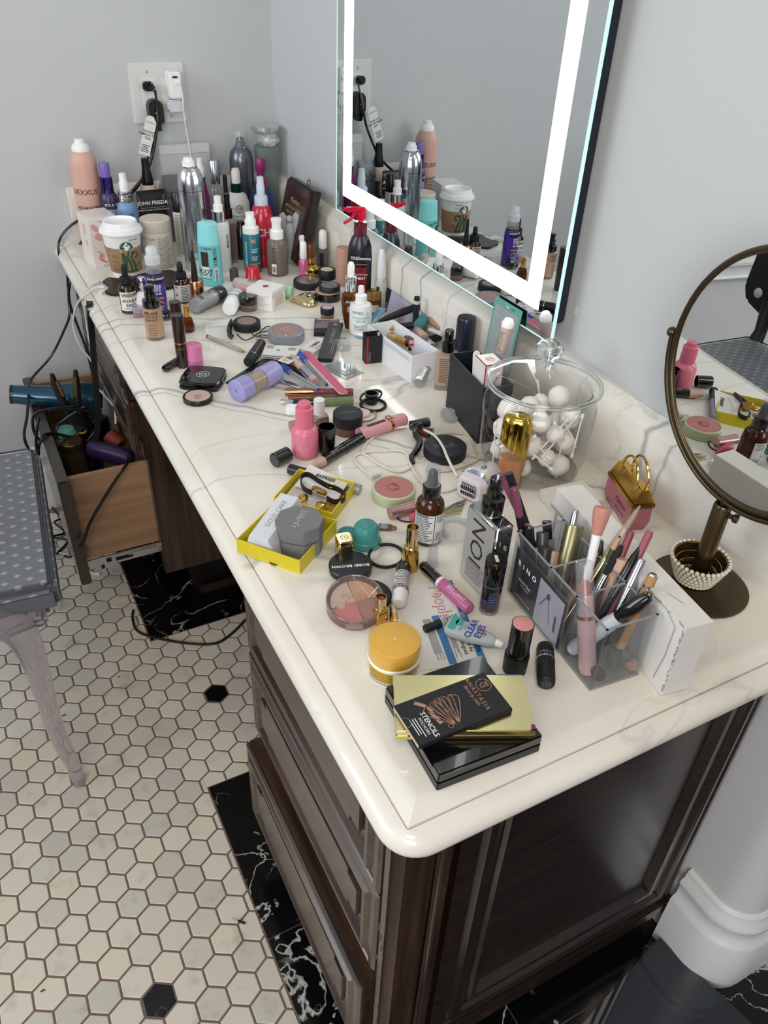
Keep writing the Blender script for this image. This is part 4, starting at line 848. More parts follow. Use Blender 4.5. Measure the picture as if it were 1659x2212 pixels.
# 35 carton
n_, rz, w_, d_, h_ = corner_box((589, 675), (617, 656), (544, 657), top=(588, 633))
t = thing('cosmetic_carton', 'small square white carton with a dark red diamond emblem on top', 'carton', n_, rz)
obj('carton', box(0, w_, 0, d_, 0, h_, 0.0005), mat('#e9e5e2', 0.4), t)
art(t, lay(m2(rect(-0.0055, 0.0055, -0.0055, 0.0055), w_ * 0.5, d_ * 0.5, PI / 4), T(0, 0, h_)), mat('#7a2226', 0.4), 'diamond_emblem')
art(t, lay(m2(txt('CT', 0.005), w_ * 0.5, d_ * 0.5, -PI / 2), T(0, 0, h_), 0.0006), mat('#d9a06b', 0.4), 'monogram')
ML = Matrix(((0, 0, -1, 0), (-1, 0, 0, d_), (0, 1, 0, 0), (0, 0, 0, 1)))
art(t, join(lay(lines(0.006, d_ - 0.006, h_ * 0.74, 3, 0.0032, 0.0008), ML), lay(m2(txt('Charlotte Tilbury', 0.0048), d_ * 0.45, h_ * 0.48), ML), lay(lines(0.006, d_ - 0.008, h_ * 0.36, 3, 0.0028, 0.0007), ML), lay(lines(0.003, w_ - 0.003, h_ * 0.82, 3, 0.0028, 0.0006), FRONT)), mat('#8c8480', 0.5))
art(t, lay(join2(*[stroke([(w_ * 0.2, h_ * z_), (w_ * 0.5, h_ * (z_ + 0.04)), (w_ * 0.85, h_ * z_)], 0.0024) for z_ in (0.18, 0.30, 0.42, 0.54)]), FRONT), mat('#c99a7f', 0.4), 'swatch_print')
# 36 heart compact
q = P(656, 653); s = mpp(q); t = thing('heart_compact', 'shiny pale gold heart shaped compact', 'compact', q, facing(q) + PI / 2)
hp_ = []
for i in range(40):
    a = 2 * PI * i / 40; hp_.append((16 * math.sin(a) ** 3, 13 * math.cos(a) - 5 * math.cos(2 * a) - 2 * math.cos(3 * a) - math.cos(4 * a)))
ks = 2.15 * s
V = []; F = []
levels = [(0.80, 0), (0.95, 0.0025), (1.0, 0.006), (1.0, 0.0065), (0.94, 0.0095), (0.78, 0.0125), (0.5, 0.0148), (0.2, 0.0158)]
for sc_, z in levels: V += [(y * ks * sc_ + 0.004, x * ks * sc_, z) for x, y in hp_]
for i in range(len(levels) - 1):
    for k_ in range(40): F.append((i * 40 + k_, i * 40 + (k_ + 1) % 40, i * 40 + 40 + (k_ + 1) % 40, i * 40 + 40 + k_))
F.append(tuple(range(280, 320))); F.append(tuple(range(39, -1, -1)))
hg = (V, F); obj('shell', hg, PGLD, t, 60)
# 37 compacts
def compact(label, c, r, h_px, m, pan=None, lidm=None, name='powder_compact', z0=H, rim=0.8, group=None):
    q = P(c[0], c[1], z0); s = mpp(q); R = r * s; hh = h_px * s
    t = thing(name, label, 'compact', q, facing(q), group)
    obj('case', lathe([(R * 0.93, 0), (R, 0.0012), (R, hh - 0.0012), (R * 0.96, hh), (R * rim, hh), (R * rim, hh - 0.0012), (0, hh - 0.0012)], 40), m, t)
    if pan: obj('pan', lathe([(R * rim * 0.985, hh - 0.0011), (R * rim * 0.98, hh - 0.0004), (0, hh - 0.0003)], 36), pan, t)
    if lidm: obj('lid', lathe([(R * rim * 0.99, hh - 0.0003), (R * rim * 0.97, hh + 0.0006), (0, hh + 0.0008)], 36), lidm, t)
    return t, R, hh
NUDEP = mat('#b08f78', 0.7)
compact('round black blush compact with a mauve window, left of the stacked compacts', (665, 618), 31, 14, BLKM, mat('#7d5552', 0.5), clear('#f0f0f0', 0.05))
t, R, hh = compact('thick black round pot with cream powder pan', (706, 601), 19, 20, BLKM, mat('#dccaae', 0.8), rim=0.72)
t1, R1, h1 = compact('glossy black scalloped compact at the bottom of the brown compact stack', (708, 645), 28, 18, BLKG, None, name='powder_compact', rim=0.02)
zz = H + h1 + 0.0003
t2, R2_, h2 = compact('flat beige mirror disc resting between two black compacts', (708, 645 - 18 * 0.86), 27, 3.5, mat('#b58f74', 0.35), None, name='compact_lid', z0=zz, rim=0.02)
zz += h2 + 0.0003
t3, R3, h3 = compact('black compact with a brown shadow pan on top of the stack', (712, 645 - 22 * 0.86), 23, 11, BLKM, mat('#5f4a42', 0.5), clear('#f0f0f0', 0.06), z0=zz)
# 38 gold spray
t, h, s = upright('perfume_bottle', 'round mirrored gold bottle with amber cap', 'bottle',
    [('body', GLD, [(13, 0), (19, 0.03), (21.5, 0.13), (20.5, 0.22), (12, 0.33), (7, 0.36)]), ('collar', GLD, [(10, 0.36), (10, 0.56), (9, 0.57)]), ('cap', mat('#80471f', 0.15, 0, 0.3, 1.4), [(9.5, 0.57), (9, 0.97), (8, 1.0), (0, 1.0)])], B=(671, 597), top=(670, 523), rb=14, rt_=8)
# 39 polishes
t, h, s = upright('nail_polish', 'pink nail polish with tall white cap, left of the gold bottle', 'nail polish', [('bottle', mat('#c9578f', 0.12, coat=0.6), [(9, 0), (10, 0.02), (10, 0.44), (7, 0.50)]), ('cap', WHT, [(7, 0.5), (8, 0.52), (7, 0.94), (4, 0.995), (0, 1.0)])], B=(656, 598), top=(655, 519), rb=9, rt_=4)
t, h, s = upright('nail_polish', 'second white-capped pink nail polish just behind the first one', 'nail polish', [('bottle', mat('#bd4f86', 0.12, coat=0.6), [(9, 0), (10, 0.02), (10, 0.44), (7, 0.50)]), ('cap', WHT, [(7, 0.5), (8, 0.52), (7, 0.94), (4, 0.995), (0, 1.0)])], B=(654, 577), top=(654, 505), rb=9, rt_=4)
t, h, s = upright('nail_polish', 'clear nail polish with white cap standing against the backsplash', 'nail polish', [('bottle', clear('#d6d8d8', 0.3, 0.03, '#8e8f92'), [(12, 0), (13, 0.02), (13, 0.44), (8, 0.51)]), ('cap', WHT, [(8, 0.5), (9.5, 0.53), (8.5, 0.93), (5, 0.995), (0, 1.0)])], B=(699, 573), top=(697, 496), rb=12, rt_=5)
art(t, wrap(rect(-0.008, 0.002, 0.05 * h, 0.40 * h, 5), 13.2 * s), DK, 'label')
# 41 cardboard tube
t, h, s = upright('cardboard_tube', 'dusty pink cardboard tube carton', 'tube box', [('lower', mat('#b98a76', 0.7), [(15, 0), (15, 0.56)]), ('upper', mat('#bf9180', 0.7), [(15.3, 0.565), (15.3, 0.985), (14, 1.0), (13.5, 0.985), (0, 0.975)])], B=(741, 620), top=(740, 529), rb=15, rt_=15)
# 43 heat spray with red trigger
c, h, s = fit(None, (779, 478), 25, 12, x=-0.075)
fa = facing(c); t = thing('trigger_spray_bottle', 'black heat protection spray bottle with a glossy red trigger head', 'spray bottle', c, fa)
NAVY = mat('#14161e', 0.3, coat=0.2)
obj('body', loft([(19 * s, 25 * s, 0), (21 * s, 27 * s, 0.003), (21 * s, 27 * s, h * 0.62), (19 * s, 25 * s, h * 0.74), (13 * s, 17 * s, h * 0.84), (11 * s, 12 * s, h * 0.86)], 32), NAVY, t)
obj('collar', lathe([(14 * s, h * 0.855), (14.5 * s, h * 0.86), (14 * s, h * 0.995), (12 * s, h)], 28), mat('#5e0f1c', 0.2, coat=0.5), t)
REDT = mat('#d8123a', 0.2, 0, 0.25, 1.3)
hd = join(mv(box(-7 * s, 7 * s, -8 * s, 9 * s, 0, 22 * s, 4 * s, 3), 0, 0, h + 2 * s), mv(box(-5 * s, 5 * s, -34 * s, 12 * s, -5 * s, 6 * s, 3 * s, 3), 0, 0, h + 24 * s), mv(lathe([(6 * s, 0), (5 * s, 4 * s), (6 * s, 6 * s)], 16), 0, 0, h - 1 * s))
obj('spray_head', xf(hd, Rz(0.15)), REDT, t)
obj('trigger', xf(tube(smooth_path([(0, -12 * s, h + 21 * s), (0, -17 * s, h + 10 * s), (0, -26 * s, h + 2 * s), (0, -37 * s, h - 4 * s)]), [3.5 * s] * 18 + [2.5 * s], 8), Rz(0.15)), REDT, t)
obj('nozzle', xf(mv(xf(lathe([(4 * s, 0), (4.5 * s, 5 * s), (0, 5 * s)], 12), Rx(PI / 2)), 0, -33 * s, h + 24.5 * s), Rz(0.15)), REDT, t)
FX2 = lambda g2, o=0.0006: lay(g2, face_x(21 * s + o, 0, 0))
obj('label', mv(box(20.0 * s, 21.6 * s, -10 * s, 16 * s, 0.18 * h, 0.50 * h, 0.0004), 0, 0, 0), mat('#7e1526', 0.35), t)
art(t, join(lay(m2(txt('TRESemme', 0.0088, bold=0.01), 0.002, 0.62 * h), face_x(21.6 * s, 0, 0)), lay(m2(txt('PROTECTION', 0.0046), 0.003, 0.435 * h), face_x(21.7 * s, 0, 0)), lay(m2(txt('HEAT', 0.0078, bold=0.02, italic=0.2), 0.003, 0.39 * h), face_x(21.7 * s, 0, 0)), lay(m2(txt('STYLER\nSPRAY', 0.004), 0.003, 0.28 * h), face_x(21.7 * s, 0, 0))), LT)
art(t, join(lay(rect(-0.010, 0.015, 0.545 * h, 0.56 * h), face_x(21.6 * s, 0, 0)), lay(rect(-10 * s, 16 * s, 0.505 * h, 0.512 * h), face_x(21.6 * s, 0, 0))), mat('#a0673c', 0.4, 0.4), 'copper_band')
# 44 amber oil dropper
t, h, s = upright('oil_bottle', 'teardrop amber oil bottle with chrome collar and white rubber bulb', 'bottle',
    [('glass', mat('#9a5a17', 0.05, 0, 0.85, 1.35), [(8, 0), (11, 0.015), (17, 0.22), (20, 0.40), (17.5, 0.525), (9, 0.58)]), ('oil', mat('#8c5218', 0.2), [(7, 0.02), (9, 0.03), (14, 0.22), (16.5, 0.38), (0, 0.385)]), ('collar', CHR, [(12, 0.575), (12.5, 0.58), (12.5, 0.79), (10, 0.80)]), ('bulb', WHT, [(6.5, 0.79), (7.5, 0.83), (7.5, 0.94), (5, 0.99), (0, 1.0)])], B=(756, 712), top=(762, 563), rb=9, rt_=6)
art(t, join(wrap(m2(txt('KORA', 0.0065), 0, 0.45 * h), 19.8 * s, off=0.0005), wrap(lines(-0.006, 0.006, 0.38 * h, 4, 0.0032, 0.0008), 19.8 * s, off=0.0005)), LT)
# 45 white serum
t, h, s = upright('serum_bottle', 'matte white glass serum bottle with white dropper and pale green print', 'bottle',
    [('body', mat('#dfe1df', 0.45), [(22, 0), (24.5, 0.02), (24.5, 0.55), (22, 0.615), (13, 0.65)]), ('collar', mat('#eeeeec', 0.4), [(12.5, 0.64), (12.5, 0.80), (9, 0.82)]), ('bulb', mat('#ecebe4', 0.5), [(6.5, 0.81), (7, 0.9), (5.5, 0.98), (0, 1.0)])], B=(778, 728), top=(776, 613), rb=23, rt_=6)
R = 24.6 * s
art(t, join(wrap(m2(txt('VERSED', 0.007), -0.007, 0.50 * h), R), wrap(lines(-0.014, 0.013, 0.24 * h, 4, 0.0033, 0.0009), R)), mat('#5a6265', 0.5)); art(t, join(wrap(m2(txt('HYDRATING\nSERUM', 0.0062, bold=0.01), 0.0, 0.36 * h), R), wrap(ring(0.0022, 0.0032, 0.013, 0.48 * h), R)), mat('#77c2ae', 0.5), 'green_print')
# 46 nail polish right
t, h, s = upright('nail_polish', 'milky clear nail polish with frosted white cap right of the black spray bottle', 'nail polish', [('bottle', mat('#c9c9c2', 0.15, 0, 0.2), [(13, 0), (14, 0.02), (14, 0.46), (9, 0.55)]), ('cap', mat('#dfe2e6', 0.3), [(10, 0.54), (11, 0.56), (8.5, 0.93), (5, 0.995), (0, 1.0)])], B=(828, 624), top=(826, 536), rb=13, rt_=5)
art(t, wrap(rect(-0.010, -0.003, 0.08 * h, 0.42 * h, 4), 14.2 * s), DK, 'label')
# 47 gold lid jar
t, h, s = upright('serum_jar', 'small brown jar with brushed gold lid behind the white serum bottle', 'jar', [('jar', mat('#5a2c16', 0.15), [(16, 0), (17, 0.03), (17, 0.62)]), ('lid', mat('#b8934f', 0.35, 0.9), [(16, 0.62), (17, 0.64), (16, 0.97), (14, 1.0), (0, 1.0)])], B=(806, 680), top=(804, 622), rb=16, rt_=14)
art(t, wrap(rect(-0.012, 0.012, 0.12 * h, 0.45 * h, 6), 17.2 * s), mat('#c9bda2', 0.5), 'label')
# 48 wide pot
t, R, hh = pot('powder_jar', 'wide loose powder jar with matte black lid against the backsplash', 'jar', (845, 663), 31, 47, clear('#c9aea0', 0.45, 0.05, '#8a6a5c'), BLKM, 0.45)
# 56 lilac card leaning on the backsplash
a_ = P(934, 662); b_ = P(1004, 716); 
e_ = (b_ - a_); e_.z = 0; wl = e_.length; rz = math.atan2(e_.y, e_.x)
t = thing('photo_card', 'lilac photo card with a pink brush picture leaning on the backsplash', 'card', (-0.040, a_.y - 0.005, H), rz=-PI / 2)
obj('card', xf(box(0, wl, -0.0006, 0.0006, 0, 0.052), Rx(-0.22)), mat('#a9b0c6', 0.45), t)
MC = Rx(-0.22) @ Rx(PI / 2)
art(t, xf(lay(join2(disc(0.010, wl * 0.42, 0.026, ry=0.017), disc(0.005, wl * 0.38, 0.010)), T(0, 0, 0.0007)), MC), mat('#c08f8d', 0.5), 'brush_picture')
# 49 blue sachet
def strip3(name, label, cat, a, b, w_, m, th=0.0012, up=(0, 0, 1), bend=0.0, group=None):
    a, b = Vector(a), Vector(b); z = (b - a).normalized(); u = Vector(up); x = (z.cross(u)).normalized(); n = x.cross(z); L = (b - a).length
    t = thing(name, label, cat, a, group=group, rot=Matrix((x, z, n)).transposed().to_quaternion()); return t, L
t, L = strip3('sachet', 'light blue foil sachet leaning against the white box', 'sachet', P(775, 730, H + 0.002), P(827, 665, H + 0.032), 0, None)
obj('sachet', loft([(0.0085, 0.0003, 0, 6), (0.0085, 0.0022, 0.004, 3), (0.0085, 0.0028, L * 0.5, 3), (0.0085, 0.0022, L - 0.004, 3), (0.0085, 0.0003, L, 6)], 24), mat('#7db0cc', 0.3, 0.3, bump=0.4), t); t.children[0].matrix_basis = Rx(-PI / 2) @ Rz(0)
art(t, join(lay(lines(-0.006, 0.006, L * 0.86, 14, 0.0045, 0.0012), T(0, 0, 0.0030))), mat('#4d86ab', 0.5)); art(t, lay(rect(-0.0075, 0.0075, L * 0.03, L * 0.20), T(0, 0, 0.0027)), LT, 'barcode_label')
# 51 white box of make-up
n_, rz, w_, d_, h_ = corner_box((887, 829), (944, 815), (804, 756), top=(890, 770))
wb = thing('open_box', 'open white paper box filled with small make-up tubes', 'box', n_, rz)
th = 0.0014; BX = mat('#dfe0e4', 0.5)
bxw, bxd, bxh = w_, d_, h_
obj('box', join(box(0, w_, 0, th, 0, h_), box(0, w_, d_ - th, d_, 0, h_), box(0, th, th, d_ - th, 0, h_), box(w_ - th, w_, th, d_ - th, 0, h_), box(th, w_ - th, th, d_ - th, 0, th)), BX, wb)
MLb = Matrix(((0, 0, -1, 0), (-1, 0, 0, d_), (0, 1, 0, 0), (0, 0, 0, 1)))
art(wb, join(lay(lines(0.004, d_ * 0.96, h_ * 0.86, 2, 0.004, 0.0009, 0.02, 12), MLb), lay(m2(txt('PR 30 (V)', 0.009), d_ * 0.27, h_ * 0.60), MLb)), GINK)
art(wb, lay(ring(0.006, 0.0068, w_ * 0.62, h_ * 0.35), FRONT), mat('#c7605c', 0.5), 'red_mark')
def inbox(u, v, dz): return P(u, v, H + dz)
t, L = stick('concealer_tube', 'peach concealer wand with matte black cap lying across the open box', 'tube', inbox(826, 711, 0.034), inbox(893, 702, 0.042), [('tube', mat('#b98163', 0.15), [(0.0052, 0), (0.0055, 0.03), (0.0055, 0.44)]), ('cap', BLKM, [(0.0065, 0.44), (0.0065, 0.98), (0.006, 1.0), (0, 1.0)])])
t, L = stick('lipstick', 'gold lipstick lying inside the open box', 'lipstick', inbox(838, 722, 0.024), inbox(880, 742, 0.030), [('base', PGLD, [(0.006, 0), (0.0065, 0.1), (0.0065, 0.5)]), ('cap', GLD, [(0.0070, 0.5), (0.0074, 0.54), (0.0074, 1.0), (0.006, 1.0), (0.006, 0.9), (0, 0.9)])])
t, L = stick('lipstick', 'black lipstick showing its pink numbered base in the open box', 'lipstick', inbox(872, 714, 0.028), inbox(889, 739, 0.037), [('body', BLKG, [(0.0075, 0), (0.0082, 0.03), (0.0082, 0.97), (0.0078, 1.0)]), ('base_disc', mat('#b2405a', 0.3), [(0.0070, 1.0), (0.0068, 1.012), (0, 1.012)])])
art(t, lay(m2(txt('05', 0.0078, bold=0.02), 0, 0, -PI / 2), T(0, 0, L * 1.012)), LT)
t, L = stick('foundation_tube', 'teal plastic tube standing in the open box behind the numbered lipstick', 'tube', inbox(892, 722, 0.020), inbox(918, 686, 0.046), [('tube', mat('#3f7d80', 0.25), [(0.009, 0), (0.011, 0.05), (0.012, 0.7), (0.009, 1.0), (0, 1.0)])])
t, L = stick('foundation_bottle', 'pink liquid bottle with silver pump cap inside the open box', 'bottle', inbox(900, 715, 0.030), inbox(933, 750, 0.040), [('bottle', mat('#c79b8f', 0.1), [(0.009, 0), (0.0105, 0.05), (0.0105, 0.45), (0.008, 0.5)]), ('pump', SIL, [(0.0065, 0.5), (0.0075, 0.53), (0.0075, 0.72), (0.0085, 0.74), (0.0085, 0.95), (0.007, 1.0), (0, 1.0)])])
t, L = stick('foundation_tube', 'beige squeeze tube lying over the back rim of the open box', 'tube', inbox(925, 686, 0.042), inbox(972, 716, 0.038), [('tube', mat('#b08c68', 0.3), [(0.004, 0), (0.0095, 0.2), (0.011, 0.6), (0.0105, 0.85)]), ('cap', BLKM, [(0.0085, 0.85), (0.0085, 1.0), (0, 1.0)])])
t, L = stick('mascara', 'white striped slim mascara tube in the right of the open box', 'mascara', inbox(928, 712, 0.034), inbox(955, 722, 0.038), [('tube', mat('#d4d3cf', 0.3), [(0.0042, 0), (0.0042, 1.0), (0, 1.0)])])
t, L = stick('mascara', 'short black mascara at the bottom right of the open box', 'mascara', inbox(922, 736, 0.02), inbox(950, 728, 0.024), [('tube', BLKM, [(0.007, 0), (0.007, 1.0), (0, 1.0)])])
t, L = stick('eyeshadow_stick', 'dark brown shadow stick at the front of the open box', 'make-up stick', inbox(886, 752, 0.018), inbox(916, 760, 0.022), [('stick', mat('#2c211f', 0.3), [(0.006, 0), (0.006, 1.0), (0, 1.0)])])
t, L = stick('lip_gloss', 'clear peach gloss tube under the concealer in the open box', 'lip gloss', inbox(846, 712, 0.016), inbox(874, 728, 0.016), [('tube', mat('#a0694d', 0.1, 0, 0.3), [(0.006, 0), (0.006, 1.0), (0, 1.0)])])
# 50 black clip and brush leaning on the box
t, L = stick('hair_clip', 'long black hair clip resting over the back corner of the open box', 'hair clip', P(818, 694, H + 0.036), P(918, 656, H + 0.056), [('arm', BLKM, [(0.002, 0), (0.0055, 0.15), (0.0075, 0.5), (0.007, 0.9), (0.004, 1.0), (0, 1.0)])])
t, h, s = upright('mascara', 'black tube with a printed end standing behind the long hair clip', 'mascara', [('tube', BLKM, [(6.5, 0), (6.5, 0.84)]), ('label', mat('#c8c8c8', 0.4), [(6.6, 0.84), (6.6, 0.92)]), ('end', BLKM, [(6.5, 0.92), (6, 1.0), (0, 1.0)])], top=(901, 641), x=-0.045)
# 52 black lipstick box
n_, rz, w_, d_, h_ = corner_box((790, 787), (824, 783), (781, 777), top=(788, 728))
t = thing('lipstick_carton', 'small open black carton with a red stripe in front of the white box', 'carton', n_, rz); th = 0.0009
obj('carton', join(box(0, w_, 0, th, 0, h_), box(0, w_, d_ - th, d_, 0, h_ * 1.02), box(0, th, th, d_ - th, 0, h_), box(w_ - th, w_, th, d_ - th, 0, h_)), BLKM, t)
art(t, lay(rect(0.0012, 0.0040, 0, h_ * 0.97), FRONT), mat('#c4161f', 0.4), 'red_stripe'); art(t, lay(m2(txt('SHISEIDO', 0.0058), 0.0075, h_ * 0.22, PI / 2), FRONT), GINK)
lp = P(805, 772, H + 0.001); t, L = stick('lipstick', 'red lipstick standing in the small black carton', 'lipstick', (lp.x, lp.y + 0.004, H + 0.001), (lp.x, lp.y + 0.004, H + h_ * 0.90), [('tube', mat('#a60f1c', 0.2), [(0.0068, 0), (0.0068, 0.97), (0.006, 1.0), (0, 1.0)])])
# 53 eye drop bottle leaning
t, L = stick('eye_drop_bottle', 'small clear eye drop bottle with white cap leaning against the white box', 'bottle', P(904, 829, H + 0.009), P(934, 770, H + 0.030), [('bottle', clear('#e6eaec', 0.3, 0.03, '#b8bfc4'), [(0.0085, 0), (0.0092, 0.03), (0.0092, 0.5), (0.006, 0.62)]), ('cap', WHT, [(0.0062, 0.62), (0.0085, 0.64), (0.008, 0.80), (0.0045, 0.84), (0.003, 1.0), (0, 1.0)])])
art(t, wrap(m2(rect(-0.010, 0.010, 0.002, L * 0.46, 6)), 0.0093, a=-0.5), LT, 'label'); art(t, join(wrap(lines(-0.0085, 0.0085, L * 0.42, 7, 0.0034, 0.0012), 0.0093, a=-0.5, off=0.0006)), INK)
# 54 square foundation bottle
c, h, s = fit((959, 847), (974, 708), 21, 9); fa = facing(c)
t = thing('foundation_bottle', 'square glass bottle of beige foundation with black pump', 'bottle', c, fa)
obj('glass', loft([(15 * s, 22 * s, 0, 5), (16 * s, 23 * s, 0.002, 5), (16 * s, 22 * s, h * 0.62, 5), (10 * s, 14 * s, h * 0.655, 4)], 32), clear('#f2ece4', 0.12), t)
obj('foundation', loft([(13.5 * s, 20 * s, 0.009, 5), (14.5 * s, 21 * s, h * 0.60, 5)], 32), mat('#b7936c', 0.3), t)
obj('pump', lathe([(14 * s, h * 0.65), (14 * s, h * 0.82), (9.5 * s, h * 0.83), (9.5 * s, h * 0.985), (8 * s, h), (0, h)], 28), BLKG, t)
art(t, join(lay(lines(-0.012, 0.006, h * 0.55, 13, 0.0036, 0.001), face_x(16.3 * s)), lay(m2(txt('77', 0.007), 0.004, h * 0.11), face_x(16.3 * s))), mat('#5c4630', 0.5))
# 55 navy cap foundation
t, h, s = upright('foundation_bottle', 'foundation bottle with a tall midnight blue cap at the right of the white box', 'bottle', [('bottle', mat('#b08d6d', 0.25), [(19, 0), (21, 0.02), (21, 0.40), (18, 0.43)]), ('cap', mat('#1a2234', 0.25, coat=0.3), [(20.5, 0.43), (21, 0.45), (21, 0.97), (19.5, 1.0), (0, 1.0)])], B=(1008, 795), top=(1009, 685), rb=20, rt_=20)
# ================================================================ left edge group
# sleep mask
t = thing('sleep_mask', 'black satin eye mask with metal rings lying at the left edge of the top', 'mask', P(295, 612))
o_ = P(295, 612)
mo = [(222, 612), (236, 604), (262, 606), (300, 597), (330, 592), (372, 588), (384, 602), (378, 622), (352, 628), (320, 624), (296, 640), (262, 641), (240, 640), (226, 634), (236, 626)]
pp = [tuple((P(*q) - o_)[:2]) for q in mo]; pp = [(v.x, v.y) for v in smooth_path([(x, y, 0) for x, y in pp + [pp[0]]], 4)[:-1]]
obj('mask', prism(pp, 0.0002, 0.006, 0.0015), mat('#131114', 0.3, coat=0.2), t)
for u, v in ((219, 613), (227, 636)):
    r_ = P(u, v) - o_; obj('ring', torus(0.0045, 0.0010, 20, 6, c=(r_.x, r_.y, 0.003)), SIL, t)
def dropper(label, B, top, cap_mat, lab, words, bottom=None):
    t, h, s = upright('dropper_bottle', label, 'bottle', [('glass', mat('#3a1d0f', 0.08, 0, 0.35), [(17, 0), (18.5, 0.015), (18.5, 0.50), (14, 0.585), (9, 0.60)]), ('cap', BLKM, [(11.5, 0.60), (12, 0.605), (12, 0.735), (9, 0.745), (5.5, 0.755)]), ('bulb', BLKM, [(5.5, 0.75), (6.5, 0.78), (6, 0.93), (4, 0.985), (0, 1.0)])], B=B, top=top, rb=18, rt_=5)
    R = 18.6 * s; art(t, wrap(rect(-0.019, 0.019, 0.05 * h, 0.465 * h, 12), R), lab, 'label'); return t, h, s, R
t, h, s, R = dropper('amber dropper bottle with a white label and green leafy print, left edge', (283, 679), (269, 568), BLKM, mat('#dfe0de', 0.45), None)
art(t, join(wrap(m2(txt('ANXIET-\nEASE', 0.0088, bold=0.02), 0.003, 0.235 * h), R, off=0.0006), wrap(m2(txt('HERBAL TINCTURE', 0.0032), 0.003, 0.12 * h), R, off=0.0006)), INK)
art(t, wrap(m2(txt('LAGENES', 0.0078, bold=0.03), 0.002, 0.41 * h), R, off=0.0008), mat('#23503a', 0.5), 'green_print'); art(t, wrap(join2(*[m2(disc(0.002), -0.010 + 0.005 * i, 0.375 * h) for i in range(5)]), R, off=0.0006), mat('#c98f2f', 0.5), 'fruit_print')
art(t, wrap(rect(-0.019, 0.019, 0.03 * h, 0.075 * h, 12), R, off=0.0005), mat('#1d3d33', 0.4), 'label_band')
t, h, s, R = dropper('amber dropper bottle with a wordy white label, beside the rose gold bottle', (397, 656), (385, 563), BLKM, mat('#dad8d6', 0.45), None)
art(t, join(wrap(lines(-0.003, 0.016, 0.43 * h, 12, 0.0032, 0.0013), R, off=0.0006)), INK); art(t, wrap(join2(disc(0.003, -0.012, 0.42 * h), disc(0.003, -0.013, 0.22 * h)), R, off=0.0006), mat('#b07a74', 0.5), 'pink_print')
# frizz serum
t, h, s = upright('hair_serum_bottle', 'purple hair serum bottle with frosted white pump, left edge group', 'bottle',
    [('body', mat('#45219a', 0.22, coat=0.3), [(19, 0), (20, 0.01), (19, 0.56), (17, 0.615)]), ('neck', BLKM, [(16.8, 0.56), (17, 0.61), (15.5, 0.64)]), ('collar', clear('#e8e8ec', 0.4, 0.1, '#b9b9c0'), [(16, 0.64), (15.5, 0.76)]), ('pump_head', mat('#e9ebee', 0.3, 0, 0.3), [(15.5, 0.76), (16, 0.86), (12, 0.88), (11.5, 0.97), (8, 1.0), (0, 1.0)])], B=(346, 688), top=(332, 529), rb=19, rt_=9)
R = 19.6 * s
art(t, wrap(rect(-0.020, 0.020, 0.52 * h, 0.60 * h, 10), R), DK, 'dark_band')
art(t, join(wrap(m2(txt('JOHN FRIEDA', 0.0062, bold=0.01), 0.002, 0.575 * h), R, off=0.0006), wrap(m2(txt('frizz', 0.013, bold=0.01), -0.001, 0.475 * h), R), wrap(m2(txt('ease', 0.012), -0.001, 0.425 * h), R), wrap(m2(txt('SERUM', 0.006, bold=0.01), 0.0, 0.365 * h), R), wrap(lines(0.0, 0.014, 0.18 * h, 5, 0.004, 0.0012), R)), LT)
art(t, wrap(join2(stroke([(-0.002, 0.28 * h), (0.006, 0.30 * h), (0.013, 0.29 * h)], 0.0035), stroke([(0.0, 0.23 * h), (0.006, 0.25 * h), (0.012, 0.21 * h)], 0.003)), R), mat('#c98b4f', 0.5), 'swirl_print')
# silver topped round perfume
t, h, s = upright('perfume_bottle', 'round white perfume bottle with a chrome stopper half hidden by the beige foundation', 'bottle',
    [('bottle', mat('#e3dedd', 0.2), [(10, 0), (17, 0.10), (19, 0.30), (14, 0.55), (6, 0.62)]), ('stopper', CHR, [(7, 0.62), (7, 0.7), (10, 0.76), (10, 0.92), (8, 1.0), (0, 1.0)])], B=(316, 678), top=(317, 596), rb=12, rt_=8)
# beige foundation with black pump
t, h, s = upright('foundation_bottle', 'round glass bottle of beige foundation with tall black pump, left edge', 'bottle',
    [('glass', clear('#f3ebe2', 0.1), [(19, 0), (20.5, 0.01), (20.5, 0.595), (18, 0.62)]), ('foundation', mat('#c9986b', 0.35), [(18, 0.05), (19, 0.06), (19, 0.59), (0, 0.60)]), ('pump', BLKG, [(18, 0.60), (18.5, 0.61), (18, 0.735), (12, 0.745), (11, 0.78), (12, 0.80), (12, 0.87), (9, 0.88), (9, 0.94), (11, 0.95), (11, 0.985), (8, 1.0), (0, 1.0)])], B=(338, 737), top=(321, 612), rb=19, rt_=10)
R = 20.7 * s; art(t, join(wrap(m2(txt('MILANI', 0.0085, bold=0.02), -0.004, 0.53 * h), R), wrap(m2(txt('CONCEAL +\nPERFECT', 0.0068, bold=0.01), -0.004, 0.43 * h), R), wrap(lines(-0.012, 0.006, 0.33 * h, 9, 0.0036, 0.0009), R)), mat('#5f452c', 0.5))
# lilac mini pot
t, R, hh = pot('sample_pot', 'tiny clear pot with a lilac lid beside the amber tincture bottle', 'pot', (301, 683), 13, 23, clear('#eadfdd', 0.3, 0.05, '#c59c8e'), clear('#e6dcec', 0.4, 0.1, '#cfc3da'), 0.5)
